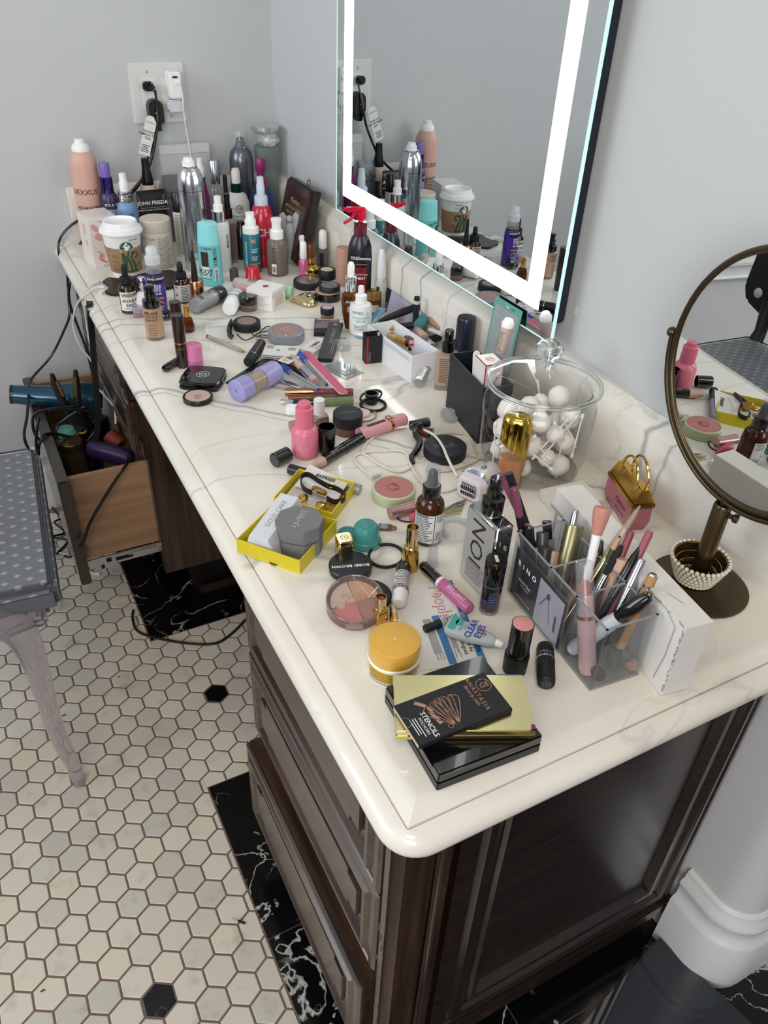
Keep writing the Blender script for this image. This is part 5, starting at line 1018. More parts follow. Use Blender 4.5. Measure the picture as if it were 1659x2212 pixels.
# black scrunchie thing
q = P(364, 690); s = mpp(q)
obj_ = obj('claw_clip', mv(join(tube(smooth_path([(-0.016, -0.004, 0.006), (-0.006, 0.004, 0.012), (0.006, 0.0, 0.014), (0.016, 0.006, 0.009)]), 0.0055, 8), tube(smooth_path([(-0.014, 0.004, 0.006), (-0.004, -0.005, 0.010), (0.010, -0.004, 0.008)]), 0.005, 8)), *q), BLKG); tag(obj_, 'small glossy black claw clip behind the brown contour sticks', 'hair clip')
# lying clear tube with black cap
t, L, rm = lying('mist_bottle', 'clear cylinder of grey mist with black cap lying on its side', 'bottle', (418, 662), (479, 632), 17,
    [('tube', clear('#eef0f1', 0.2, 0.03, '#b9b9bb'), [(0.95, 0), (1, 0.02), (1, 0.78)]), ('cap', BLKG, [(1.0, 0.70), (1.02, 0.71), (1.02, 0.97), (0.95, 1.0), (0, 1.0)])])
obj('liquid', lathe([(rm * 0.82, L * 0.03), (rm * 0.85, L * 0.68), (0, L * 0.68)], 24), mat('#a9a8a8', 0.35), t); art(t, join(wrap(m2(bars(-0.008, 0.008, -0.004, 0.004, 12), 0, L * 0.2), rm, a=0.3), wrap(m2(txt('G', 0.016), 0, L * 0.5, -PI / 2), rm)), INK)
# amber mini perfume
t, h, s = upright('perfume_miniature', 'tiny amber perfume flask with gold cap right of the contour sticks', 'bottle', [('flask', mat('#9b4f14', 0.05, 0, 0.75, 1.35), [(9, 0), (13, 0.04), (14, 0.25), (10, 0.50), (5, 0.56)]), ('perfume', mat('#8a4310', 0.2), [(8, 0.03), (11, 0.08), (11.5, 0.25), (9, 0.38), (0, 0.39)]), ('cap', GLD, [(6, 0.55), (6.5, 0.58), (6, 0.96), (4, 1.0), (0, 1.0)])], B=(408, 720), top=(401, 656), rb=12, rt_=5)
# contour sticks
BRN = mat('#2a1613', 0.22, coat=0.4)
t, h, s = upright('contour_stick', 'tall dark brown contour stick with rosy top standing nearest the pink stick', 'make-up stick', [('body', BRN, [(11.5, 0), (12, 0.01), (12.5, 0.47)]), ('ring', GLD, [(12.7, 0.47), (12.7, 0.50)]), ('upper', BRN, [(12.3, 0.50), (12.8, 0.52), (13, 1.0), (11.5, 1.0), (11, 0.995)]), ('cream', mat('#8d5a52', 0.5), [(11, 0.992), (0, 0.995)])], B=(396, 797), top=(386, 675), rb=12, rt_=12)
art(t, wrap(m2(txt('tarte', 0.0065), 0.0, 0.39 * h), 12.6 * s), mat('#a8874f', 0.4, 0.5))
t, h, s = upright('contour_stick', 'second dark brown contour stick just behind the first one', 'make-up stick', [('body', BRN, [(11, 0), (11.5, 0.01), (12, 0.97), (12, 1.0), (10.5, 1.0)]), ('cream', mat('#7c4e47', 0.5), [(10.6, 0.993), (0, 0.996)])], B=(391, 765), top=(380, 647), rb=11, rt_=11)
t, h, s = upright('blush_stick', 'bubblegum pink blush stick standing beside the dark contour stick', 'make-up stick', [('base', mat('#cf6d9b', 0.35), [(17, 0), (17.5, 0.01), (17.5, 0.27)]), ('cap', mat('#dd7aa8', 0.35), [(17.2, 0.28), (17.7, 0.285), (17, 0.97), (15.5, 1.0), (0, 1.0)])], B=(423, 796), top=(419, 736), rb=17, rt_=16)
t, L, rm = lying('loose_cap', 'small glossy black cap with a clear middle lying left of the contour stick', 'cap', (354, 798), (383, 780), 8.5, [('end', BLKG, [(0.3, 0), (0.8, 0.03), (1, 0.12), (1, 0.42)]), ('tube', clear('#8d8d90', 0.4, 0.05, '#55555a'), [(0.98, 0.42), (0.98, 1.0), (0, 1.0)])])
# black square compact with interlocking rings emblem
c0_ = (P(398, 842) + P(486, 848)) / 2
q = P(440, 826); s = mpp(q); t = thing('powder_compact', 'glossy black square compact with a white ringed emblem', 'compact', q, math.atan2((P(474, 845) - P(396, 839)).y, (P(474, 845) - P(396, 839)).x))
cw, cdp, ch = 41 * s, 35 * s * 1.15, 0.0155
def pillow(kx, ky, n=10, b=0.10):
    out = []
    for (x0, y0, x1, y1) in ((-1, -1, 1, -1), (1, -1, 1, 1), (1, 1, -1, 1), (-1, 1, -1, -1)):
        for i in range(n):
            f = i / n; x = x0 + (x1 - x0) * f; y = y0 + (y1 - y0) * f; bb = b * (1 - (2 * f - 1) ** 2)
            if x0 == x1: x += math.copysign(bb, x0)
            else: y += math.copysign(bb, y0)
            out.append((x * kx, y * ky))
    return out
obj('base', prism(pillow(cw, cdp), 0, ch * 0.45, 0.002), BLKG, t); obj('lid', prism(pillow(cw, cdp), ch * 0.46, ch, 0.003, 3), BLKG, t)
art(t, lay(join2(ring(0.0105, 0.0112), ring(0.0034, 0.0046, -0.0020, 0, 20, 0.7, 5.6), ring(0.0034, 0.0046, 0.0020, 0, 20, 0.7 + PI, 5.6 + PI)), T(0, 0, ch)), LT, 'emblem')
# small pot of highlighter
t, R, hh = compact('shallow black round compact with pale pink powder in front of the square compact', (428, 864), 32, 11, BLK, mat('#bfa197', 0.6), rim=0.86)
art(t, lay(join2(m2(txt('MAC', 0.006), 0, 0, PI / 2), m2(lines(-0.006, 0.006, 0, 2, 0.003, 0.0008), 0.006, 0, PI / 2)), T(0, 0, hh - 0.0003), 0.0004), mat('#6d5048', 0.5))

# ================================================================ centre pile
# eye pencil
t, L, rm = lying('eye_pencil', 'beige eye pencil with brown tip lying alone on the marble', 'pencil', (447, 726), (530, 761), 4.2, [('end', mat('#7b4740', 0.4), [(0.8, 0), (1, 0.01), (1, 0.05)]), ('barrel', mat('#a9a196', 0.4), [(1, 0.05), (1, 0.86)]), ('wood', mat('#b98a66', 0.6), [(1, 0.86), (0.5, 0.95)]), ('tip', mat('#7d3f2a', 0.5), [(0.5, 0.95), (0.1, 1.0), (0, 1.0)])])
# curler
q = P(535, 720); t = thing('eyelash_curler', 'dark metal eyelash curler lying against the black blush compact', 'eyelash curler', q)
DM = mat('#5b5550', 0.22, 0.9)
def pts_(l, z): return [P(u, v, H + z) - q for u, v in l]
for l in ([(512, 722), (530, 735), (555, 722), (575, 706), (582, 706)], [(510, 706), (535, 712), (552, 727), (565, 724), (588, 727)], [(552, 722), (572, 716), (590, 712)], [(552, 726), (570, 729), (590, 730)]):
    obj('handle', tube(smooth_path(pts_(l, 0.006)), 0.0013, 8), DM, t)
obj('clamp', tube(smooth_path(pts_([(500, 728), (494, 722), (494, 708), (500, 694)], 0.010)), 0.0035, 8, flat=1.6), DM, t); obj('pad', tube(smooth_path(pts_([(504, 726), (499, 720), (499, 708), (505, 697)], 0.004)), 0.002, 8), BLKM, t)
compact('black domed blush compact with a brown pan under the eyelash curler', (534, 709), 29, 17, BLKM, mat('#9c5a4a', 0.5), clear('#f0f0f0', 0.06), rim=0.72)
# big grey blush
t, R, hh = compact('large round silver grey blush compact with a dusty rose window', (619, 733), 39, 22, mat('#8e949c', 0.35, 0.3), mat('#b9736c', 0.5), clear('#f4f4f4', 0.05), rim=0.78)
art(t, lay(join2(m2(txt('Maybelline', 0.005), 0.006, 0, PI / 2), m2(txt('FIT me', 0.0085), -0.001, 0, PI / 2), m2(txt('blush', 0.006), -0.009, 0, PI / 2)), T(0, 0, hh), 0.0010), mat('#d9b9b4', 0.5))
# mauve palette
t, w_, d_, h_ = block('blush_palette', 'square black palette with a clear lid over mauve powder', 'palette', (678, 727), (733, 728), (676, 697), (678, 718), BLKM, 'case', 0.001, h=0.008)
obj('powder', box(0.003, w_ - 0.003, d_ * 0.38, d_ - 0.003, 0.008, 0.0085), mat('#8c6560', 0.6), t); obj('lid', box(0.001, w_ - 0.001, d_ * 0.30, d_ - 0.001, 0.0087, 0.0095), clear('#e9e4e2', 0.06), t); art(t, lay(rect(0.006, w_ - 0.004, d_ - 0.009, d_ - 0.005), T(0, 0, 0.0096)), mat('#c9a8a2', 0.5))
# little pink topped pot
t, R, hh = pot('cosmetic_pot', 'tiny black pot with a pink lid sticker behind the mauve palette', 'pot', (707, 686), 15, 23, clear('#d9c4b2', 0.3, 0.05, '#a98e76'), BLKM, 0.42)
art(t, lay(join2(disc(R * 0.78)), T(0, 0, hh)), mat('#cf9fb2', 0.5), 'sticker')
# marble tube
t, L, rm = lying('mascara', 'dark red marbled mascara with a black cap lying toward the camera', 'mascara', (537, 783), (565, 740), 11.5, [('cap', BLKM, [(0.85, 0), (1, 0.02), (1, 0.27)]), ('ring', SIL, [(0.97, 0.27), (0.97, 0.30)]), ('tube', mat('#3a1622', 0.35, noise=0.8, nscale=90), [(1, 0.30), (0.98, 0.6), (0.9, 0.97), (0.6, 1.0), (0, 1.0)])])
# carton 2 + 3
t, w_, d_, h_ = block('lash_glue_carton', 'small white printed carton lying under the grey blush compact', 'carton', (566, 779), (640, 784), (570, 757), (566, 765), mat('#d9d7d4', 0.45), 'carton')
art(t, join(lay(lines(0.002, w_ - 0.002, h_ * 0.85, 3, 0.0035, 0.001), FRONT), lay(m2(txt('A', 0.012), w_ * 0.42, d_ * 0.5), T(0, 0, h_)), lay(lines(0.003, w_ * 0.3, d_ * 0.9, 5, 0.0028, 0.0009), T(0, 0, h_)), lay(lines(w_ * 0.7, w_ * 0.96, d_ * 0.8, 4, 0.003, 0.0012), T(0, 0, h_)), lay(bars(0.004, 0.022, 0.002, h_ * 0.45), FRONT)), INK)
t, w_, d_, h_ = block('lash_glue_carton', 'white carton with barcode lying between the grey compact and the black sleeve', 'carton', (648, 763), (677, 771), (662, 731), (648, 753), mat('#d5d3d0', 0.45), 'carton')
art(t, join(lay(m2(bars(-0.016, 0.016, -0.004, 0.004), w_ * 0.45, d_ * 0.5, PI / 2), T(0, 0, h_)), lay(m2(lines(-0.018, 0.018, 0, 2, 0.003, 0.001), w_ * 0.75, d_ * 0.5, PI / 2), T(0, 0, h_))), INK)
# black long sleeve box
a_, b_ = P(705, 776, H + 0.014), P(725, 706, H + 0.016)
def slab(name, label, cat, p0, p1, wid, th, z0, m, part, bev=0.0006, z1=None, round_=False):
    """flat thing lying lengthwise from pixel p0 to p1 at height z0 (z1 at the far end)"""
    z1 = z0 if z1 is None else z1; A = P(p0[0], p0[1], H + z0); Bq = P(p1[0], p1[1], H + z1); d = Bq - A; L = d.length
    y = d.normalized(); x = y.cross(Vector((0, 0, 1))).normalized(); n = x.cross(y); w2 = wid * mpp(A) / 2
    t = thing(name, label, cat, A, rot=Matrix((x, y, n)).transposed().to_quaternion())
    if round_:
        pl = [(w2 * math.cos(a), w2 + w2 * math.sin(a)) for a in [PI + PI * i / 10 for i in range(11)]] + [(w2 * math.cos(a), L - w2 + w2 * math.sin(a)) for a in [PI * i / 10 for i in range(11)]]
        g = prism(pl, 0, th, bev)
    else: g = box(-w2, w2, 0, L, 0, th, bev)
    obj(part, g, m, t); return t, L, w2
t, L, w2 = slab('brow_pencil_carton', 'long black carton with grey lettering resting across the small cartons', 'carton', (702, 782), (726, 703), 33, 0.007, 0.002, mat('#232428', 0.4), 'carton', z1=0.012)
art(t, lay(join2(m2(txt('EAST BEAUTY', 0.0098, bold=0.01), 0.002, L * 0.62, PI / 2), m2(lines(-0.022, 0.022, 0, 2, 0.004, 0.001), 0.006, L * 0.3, PI / 2), m2(disc(0.0045), 0, L * 0.93)), T(0, 0, 0.007)), GINK)
# clear plastic packaging
CP = clear('#f6f8f9', 0.08, 0.03, '#dfe3e6')
q = P(738, 752); t = thing('plastic_dome', 'clear plastic blister dome lying beside the black lipstick carton', 'packaging', q)
s = mpp(q); obj('dome', lathe([(0.019, 0), (0.018, 0.010), (0.014, 0.016), (0, 0.018)], 24), CP, t, 70)
q = P(738, 800); t = thing('plastic_blister', 'empty clear plastic blister pack lying on the marble', 'packaging', q, 0.35)
obj('tray', join(box(-0.022, 0.022, -0.035, 0.035, 0, 0.0012), box(-0.016, 0.016, -0.028, 0.026, 0.0012, 0.010, 0.003)), CP, t)
# black wrapper
a1_, a2_, a3_, a4_ = P(487, 829) , P(606, 778), P(600, 800), P(560, 822)
t = thing('foil_wrapper', 'flat torn black foil wrapper under the lilac travel bottle', 'wrapper', a1_)
pl = [tuple((P(u, v) - a1_)[:2]) for u, v in ((487, 829), (531, 832), (604, 797), (606, 779), (573, 774))]
obj('foil', prism(pl[::1] if True else pl, 0.0002, 0.0032, 0.0005), mat('#1b1c20', 0.25, coat=0.3, noise=0.5, nscale=60, bump=0.8), t)
# lilac travel bottle
t, L, rm = lying('travel_bottle', 'lilac travel bottle with clear middle lying on its side', 'bottle', (510, 846), (596, 801), 24,
    [('cap', mat('#9792cd', 0.3), [(0.9, 0), (1, 0.015), (1, 0.27)]), ('tube', clear('#f4f1ee', 0.12), [(0.93, 0.27), (0.93, 0.62)]), ('base', mat('#9d97d2', 0.28), [(1, 0.62), (1, 0.97), (0.93, 1.0), (0, 1.0)])])
obj('cream', lathe([(0, L * 0.28), (rm * 0.5, L * 0.30), (rm * 0.75, L * 0.36), (rm * 0.7, L * 0.5), (rm * 0.8, L * 0.6), (0, L * 0.61)], 14), mat('#b79270', 0.4, noise=0.5, nscale=80), t)
art(t, xf(lay(txt('A', 0.010), T(0, 0, 0)), T(0.002, 0, 0) @ Rx(PI) @ Rz(PI / 2)), mat('#6b64ab', 0.5), 'letter')
# red liner peeking out
t, L, rm = lying('lip_pencil', 'red lip pencil end peeking out left of the lilac bottle', 'pencil', (494, 833), (515, 828), 3.5, [('barrel', mat('#9d1f2c', 0.35), [(1, 0), (1, 1), (0, 1)])])
# emery board, pens, concealer
t, L, w2 = slab('emery_board', 'hot pink emery board lying on top of the pens', 'nail file', (745, 852), (658, 760), 22, 0.0014, 0.0145, mat('#e9e7e4', 0.5), 'core', 0.0003, 0.016, True)
g = obj('grit', mv(([(x * 0.97, y, z) for x, y, z in prism([(w2 * 0.96 * math.cos(a), w2 + w2 * math.sin(a)) for a in [PI + PI * i / 10 for i in range(11)]] + [(w2 * 0.96 * math.cos(a), L - w2 + w2 * math.sin(a)) for a in [PI * i / 10 for i in range(11)]], 0.0014, 0.0018)[0]], prism([(w2 * math.cos(a), w2 + w2 * math.sin(a)) for a in [PI + PI * i / 10 for i in range(11)]] + [(w2 * math.cos(a), L - w2 + w2 * math.sin(a)) for a in [PI * i / 10 for i in range(11)]], 0, 1)[1])), mat('#d5607f', 0.8, noise=0.35, nscale=120), t)
def pen(label, a, b, lift, lift2):
    t, L, rm = lying('ballpoint_pen', label, 'pen', a, b, 6.5, [('cap', mat('#1c52b5', 0.3), [(0.5, 0), (1.05, 0.03), (1.1, 0.24), (1.0, 0.245)]), ('barrel', clear('#dfe4ea', 0.15), [(0.85, 0.24), (0.85, 0.90), (0.4, 0.97)]), ('refill', mat('#24375f', 0.4), [(0.3, 0.24), (0.3, 0.93), (0.15, 1.0), (0, 1.0)]), ('end_plug', mat('#1c52b5', 0.3), [(0.5, 0.975), (0.45, 1.0), (0, 1.0)])], lift=lift, lift2=lift2)
    obj('clip', mv(box(rm * 1.0, rm * 1.35, -0.0015, 0.0015, L * 0.02, L * 0.25, 0.0003), 0, 0, 0), mat('#1c52b5', 0.3), t); return t
pen('blue-capped clear ballpoint directly under the pink emery board', (646, 763), (706, 832), 0.010, 0.004)
pen('blue-capped clear ballpoint nearest the lilac bottle', (607, 792), (688, 842), 0.007, 0.012)
t, L, rm = lying('concealer_tube', 'pale pink concealer with silver cap lying between the two ballpoints', 'tube', (628, 771), (682, 825), 9, [('tube', mat('#c9a79c', 0.15), [(0.7, 0), (0.95, 0.05), (0.95, 0.5)]), ('collar', SIL, [(1.0, 0.5), (1.0, 0.86)]), ('end', mat('#bf9a97', 0.2), [(0.98, 0.86), (0.95, 1.0), (0, 1.0)])], lift=0.004, lift2=0.004)
t, L, rm = lying('brow_pencil', 'black brow pencil under the pens', 'pencil', (604, 778), (664, 815), 5, [('barrel', BLKM, [(1, 0), (1, 1), (0, 1)])])
t, L, w2 = slab('price_tag', 'small cream price tag with printed codes on the cartons', 'tag', (611, 783), (636, 768), 30, 0.0006, 0.017, mat('#d8d2c4', 0.5), 'tag', 0.0001)
art(t, lay(join2(m2(txt('$12', 0.006), 0, L * 0.25, PI / 2 * 0), bars(-0.008, 0.008, L * 0.45, L * 0.75), lines(-0.008, 0.008, L * 0.95, 1, 0.002, 0.0012)), T(0, 0, 0.0006)), INK)
t, L, w2 = slab('metal_clip', 'flat steel bar of a nail tool poking from the pile', 'nail tool', (657, 838), (600, 822), 14, 0.0015, 0.002, SIL, 'bar')
# lip glosses
t, L, rm = lying('lip_gloss', 'rose gold capped gloss with clear red tube, upper of the three parallel glosses', 'lip gloss', (616, 846), (763, 847), 8.5, [('cap', RGLD, [(0.95, 0), (1, 0.01), (1, 0.38)]), ('collar', GLD, [(0.85, 0.38), (0.85, 0.41)]), ('tube', mat('#a8565a', 0.06, 0, 0.55, 1.35), [(1, 0.41), (1, 0.985), (0.9, 1.0), (0, 1.0)])], group=None)
t, L, rm = lying('lip_gloss', 'slim bronze capped brown gloss between the red and the green gloss', 'lip gloss', (622, 861), (760, 856), 5.5, [('cap', mat('#8f5b42', 0.2, 0.8), [(0.95, 0), (1, 0.35)]), ('tube', mat('#7d6247', 0.08, 0, 0.4), [(1, 0.35), (1, 1), (0, 1)])])
t, L, rm = lying('lip_gloss', 'clear green gloss with black cap, lowest of the three parallel glosses', 'lip gloss', (634, 871), (763, 866), 9.5, [('cap', BLKG, [(0.8, 0), (0.9, 0.02), (0.9, 0.42)]), ('tube', mat('#94a878', 0.05, 0, 0.6, 1.35), [(1, 0.42), (1, 0.985), (0.9, 1.0), (0, 1.0)])])
t, L, rm = lying('nail_clipper', 'small chrome nail clipper at the left end of the glosses', 'nail clipper', (606, 869), (634, 872), 5, [('body', CHR, [(0.7, 0), (1, 0.1), (0.8, 1), (0, 1)])])
obj('lever', box(rm * 1.1, rm * 1.4, -rm * 0.9, rm * 0.9, 0, L * 1.0, 0.0004), CHR, t); obj('pivot', mv(lathe([(0.002, 0), (0.002, 0.004)], 10), 0, 0, L * 0.1), CHR, t)
t, L, rm = lying('cuticle_stick', 'thin steel cuticle tool left of the rose gold cap', 'nail tool', (582, 835), (616, 840), 2.3, [('stick', SIL, [(0.2, 0), (0.8, 0.2), (1, 1), (0, 1)])])
# square white cap and rose tube behind pink bottle
t, w_, d_, h_ = block('loose_cap', 'square white cap lying left of the coral serum bottle', 'cap', (617, 898), (648, 899), (615, 886), (617, 883), WHT, 'cap', 0.002)
t, L, rm = lying('lipstick', 'rose beige metal lipstick lying behind the coral serum bottle', 'lipstick', (627, 922), (706, 902), 12, [('end_disc', mat('#b56a78', 0.4), [(0, 0.0), (0.82, 0.0), (0.82, 0.01)]), ('tube', mat('#a98d80', 0.25, 0.6), [(0.9, 0.005), (1, 0.01), (1, 0.99), (0.9, 1.0), (0, 1.0)])])
# white capped clear polish
t, h, s = upright('nail_polish', 'square clear nail polish with a tall white cap behind the coral serum bottle', 'nail polish', [('bottle', clear('#eceeee', 0.15, 0.03, '#c9cccc'), [(14, 0), (15, 0.02), (15, 0.26), (9, 0.33)]), ('cap', mat('#e4e0db', 0.35), [(11, 0.33), (12, 0.35), (12, 0.985), (11, 1.0), (0, 1.0)])], B=(690, 921), top=(678, 857), rb=14, rt_=11)
# coral serum
t, h, s = upright('serum_bottle', 'coral pink serum bottle with matching dropper cap', 'bottle',
    [('body', mat('#e0718a', 0.3), [(25, 0), (29, 0.04), (29.5, 0.14), (29.5, 0.44), (26, 0.52), (19, 0.565)]), ('cap', mat('#dd6883', 0.35), [(18.5, 0.56), (20, 0.57), (19, 0.90), (17, 0.915)]), ('button', mat('#dd6883', 0.35), [(13, 0.91), (13.5, 0.985), (12, 1.0), (0, 1.0)])], B=(660, 995), top=(655, 862), rb=27, rt_=13)
R = 29.6 * s; art(t, join(wrap(lines(-0.0145, 0.0145, 0.42 * h, 15, 0.0029, 0.0007, 0.15, 8), R)), mat('#eea9b6', 0.5))
# caps
q = P(706, 975); s = mpp(q); t = thing('loose_cap', 'tall glossy black cap standing open end up beside the coral bottle', 'cap', q)
obj('cap', lathe([(17 * s, 0), (18 * s, 0.001), (19 * s, 0.044), (17.3 * s, 0.044), (16.5 * s, 0.006), (0, 0.006)], 32), BLKG, t)
t, L, rm = lying('loose_cap', 'glossy black cap lying alone left of the coral bottle', 'cap', (592, 995), (622, 980), 16, [('cap', BLKG, [(0.88, 0), (1, 0.03), (1, 1), (0.9, 1), (0.85, 0.2), (0, 0.2)])])
obj('end_disc', mv(lathe([(rm * 0.87, 0), (rm * 0.87, 0.0004)], 24), 0, 0, -0.0003), mat('#3c4144', 0.5), t)
t, L, rm = lying('mascara', 'midnight blue cap and silver barrel lying behind the yellow box', 'mascara', (625, 1013), (778, 1058), 12, [('cap', mat('#141a26', 0.3), [(0.9, 0), (1, 0.02), (1, 0.42)]), ('barrel', mat('#9da1a6', 0.3, 0.7), [(0.96, 0.42), (0.96, 0.985), (0.9, 1.0), (0, 1.0)])])
# concealer pen
t, L, rm = lying('concealer_pen', 'glossy black twist-up concealer crayon with nude tip', 'make-up pen', (673, 1011), (781, 945), 11.5, [('tip', mat('#c9a08c', 0.3), [(0.25, 0), (0.6, 0.02), (0.75, 0.10)]), ('nude_base', mat('#caa593', 0.3), [(0.9, 0.10), (0.98, 0.22)]), ('barrel', BLKG, [(1, 0.22), (1, 0.62)]), ('cap', BLKG, [(1.08, 0.62), (1.08, 0.99), (0, 1)])])
art(t, wrap(m2(txt('nude', 0.0085, italic=0.2), 0, L * 0.42, -PI / 2), rm, a=0.3), GINK)
# quilted pink mascara
t, L, rm = lying('mascara', 'soft pink mascara with quilted end and gold bow', 'mascara', (776, 939), (875, 905), 14.5, [('barrel', mat('#d19199', 0.35), [(0.75, 0.02), (1, 0), (1, 0.62)]), ('gold_band', RGLD, [(1.03, 0.62), (1.03, 0.68)])])
Q = []
nq = 24
for i in range(19):
    f = i / 18
    Q.append([(rm * (1.0 - 0.25 * max(0, (f - 0.85) / 0.15) ** 2) * (1 + 0.05 * abs(math.cos(4 * (2 * PI * k / nq) + f * 10) * math.cos(4 * (2 * PI * k / nq) - f * 10)))) for k in range(nq)])
V = []; F = []
for i in range(19):
    z = L * (0.68 + 0.32 * i / 18); V += [(Q[i][k] * math.cos(2 * PI * k / nq), Q[i][k] * math.sin(2 * PI * k / nq), z) for k in range(nq)]
for i in range(18):
    for k in range(nq): F.append((i * nq + k, i * nq + (k + 1) % nq, (i + 1) * nq + (k + 1) % nq, (i + 1) * nq + k))
F.append(tuple(range(18 * nq, 19 * nq))); obj('quilted_end', (V, F), mat('#c9838f', 0.4), t, 60)
obj('window', box(rm * 0.93, rm * 1.02, -rm * 0.3, rm * 0.3, L * 0.16, L * 0.55, 0.0005), mat('#4a2a2b', 0.1, coat=0.5), t)
obj('bow', join(mv(torus(0.0042, 0.0011, 18, 6), rm * 0, 0, 0)), RGLD, t).matrix_basis = T(rm * 1.08, 0.0035, L * 0.645) @ Ry(PI / 2); obj('bow', torus(0.0042, 0.0011, 18, 6), RGLD, t).matrix_basis = T(rm * 1.08, -0.0035, L * 0.645) @ Ry(PI / 2)
# loose powder jar
t, R, hh = pot('powder_jar', 'round loose blush jar with matte black lid behind the black cap', 'jar', (751, 931), 32, 46, clear('#d9b3ab', 0.45, 0.05, '#94605a'), BLKM, 0.42)
art(t, lay(m2(txt('bareMinerals', 0.0052), 0, 0, 0.25), T(0, 0, hh) @ Rz(PI / 2)), GINK)
# puff and hair ties
q = P(785, 898); t = tag(obj('hair_tie', mv(torus(0.021, 0.0016, 40, 8, c=(0, 0, 0.0017)), *q), mat('#a58f78', 0.7)), 'beige hair elastic around a pale pink puff', 'hair tie'); 
q = P(783, 895); tag(obj('powder_puff', mv(lathe([(0.013, 0.0003), (0.014, 0.002), (0.0125, 0.0045), (0, 0.005)], 28), *q), mat('#d8b7b5', 0.7)), 'small round pale pink puff inside the beige hair elastic', 'puff')
q = P(803, 876); tag(obj('hair_tie', mv(torus(0.021, 0.0024, 40, 8, c=(0.001, -0.003, 0.0026)), *q), mat('#17171a', 0.7)), 'black hair elastic lying flat, lower of the two black ones', 'hair tie')
q = P(801, 868); tag(obj('hair_tie', mv(xf(torus(0.023, 0.0022, 40, 8, c=(0, 0, 0)), Rz(0.5) @ Matrix.Diagonal((1.05, 0.62, 1, 1))), q.x, q.y, H + 0.011), mat('#1a1718', 0.7)), 'black hair elastic stretched around the small ring cup', 'hair tie')
q = P(802, 871); tag(obj('ring_cup', mv(lathe([(0.009, 0.0003), (0.0098, 0.001), (0.0105, 0.016), (0.0125, 0.0175), (0.0125, 0.0195), (0.0095, 0.0195), (0.0085, 0.012), (0, 0.011)], 30), *q), BLK), 'small black ring shaped cup inside the black hair elastics', 'cup')
# black IT compact
t, R, hh = compact('large flat black round compact with small grey print next to the derma roller', (960, 982), 46, 24, BLKM, rim=0.02)
art(t, lay(join2(m2(txt('IT', 0.008, bold=0.01), -0.004, 0.010, PI / 2 + 0.3), m2(txt('COSMETICS', 0.0045), 0.002, 0.006, PI / 2 + 0.3), m2(txt('bye bye\npores', 0.005), 0.004, -0.010, PI / 2 + 0.3)), T(0, 0, hh), 0.0003), GINK)
# derma roller
q = P(900, 960); t = thing('derma_roller', 'black derma roller with a curved handle lying on the cable', 'roller', q)
hp2 = [P(893, 1000, H + 0.004) - q, P(889, 988, H + 0.005) - q, P(900, 972, H + 0.006) - q, P(906, 955, H + 0.008) - q, P(898, 938, H + 0.012) - q, P(900, 924, H + 0.020) - q, P(913, 917, H + 0.024) - q]
obj('handle', tube(smooth_path(hp2, 6), [0.0035 + 0.002 * math.sin(i / 36 * PI) for i in range(37)], 10), BLKG, t)
a_ = P(888, 920, H + 0.016) - q; b_ = P(925, 912, H + 0.016) - q; c_ = P(930, 936, H + 0.010) - q; d_ = P(905, 930, H + 0.010) - q
obj('housing', tube([a_, b_], 0.0085, 16), BLKG, t); obj('roller', tube([d_, c_], 0.0080, 16), mat('#5c1a18', 0.4), t); obj('side_cap', tube([c_, c_ + (c_ - d_).normalized() * 0.003], 0.0092, 16), BLKG, t)
# cables
CB = mat('#d8d2c2', 0.45)
def cpath(l, z=0.0023): return smooth_path([P(u, v, H + (z if len(q) < 1 else q[0])) for u, v, *q in l], 6)
cb = obj('cable', tube(cpath([(800, 1028), (779, 1010), (765, 992), (772, 982), (800, 976), (830, 974), (866, 974), (880, 984), (887, 1004), (902, 1030), (925, 1052), (960, 1062), (990, 1052)]), 0.0019, 8), CB); tag(cb, 'off-white charging cable looped on the marble, ending in a plain USB plug', 'cable')
qd = P(812, 1042) - P(796, 1026); qd.normalize(); pm = Matrix((qd, Vector((0, 0, 1)).cross(qd), Vector((0, 0, 1)))).transposed().to_4x4()
obj('plug', xf(box(-0.016, 0.0, -0.008, 0.008, 0.0002, 0.0085, 0.0012), T(*P(812, 1036)) @ pm), mat('#d8cfc4', 0.4), cb); obj('contact', xf(box(0.0, 0.012, -0.006, 0.006, 0.002, 0.0065), T(*P(812, 1036)) @ pm), SIL, cb)
cb = obj('cable', tube(cpath([(784, 980), (785, 968), (800, 950), (833, 931), (880, 921, 0.010), (904, 924, 0.014), (936, 939, 0.018), (955, 962, 0.022), (965, 985, 0.022), (975, 1006, 0.015), (988, 1030, 0.008)]), 0.0021, 8), CB); tag(cb, 'off-white cable arching over the roller and the flat black compact to the epilator', 'cable')
cb = obj('cable', tube(cpath([(784, 980), (792, 984), (820, 1003), (850, 1017), (870, 1018), (886, 1010)]), 0.0019, 8), CB); tag(cb, 'short off-white cable bend on the marble left of the roller handle', 'cable')
cb = obj('cable', tube(cpath([(908, 990), (906, 975), (915, 955), (940, 943), (970, 936), (1005, 938), (1018, 950), (1028, 975), (1035, 988), (1025, 998), (1008, 1005), (990, 1012), (960, 1018), (920, 1016)]), 0.0018, 8), mat('#c2b7a0', 0.45)); tag(cb, 'beige cable coiled around the flat black compact', 'cable')
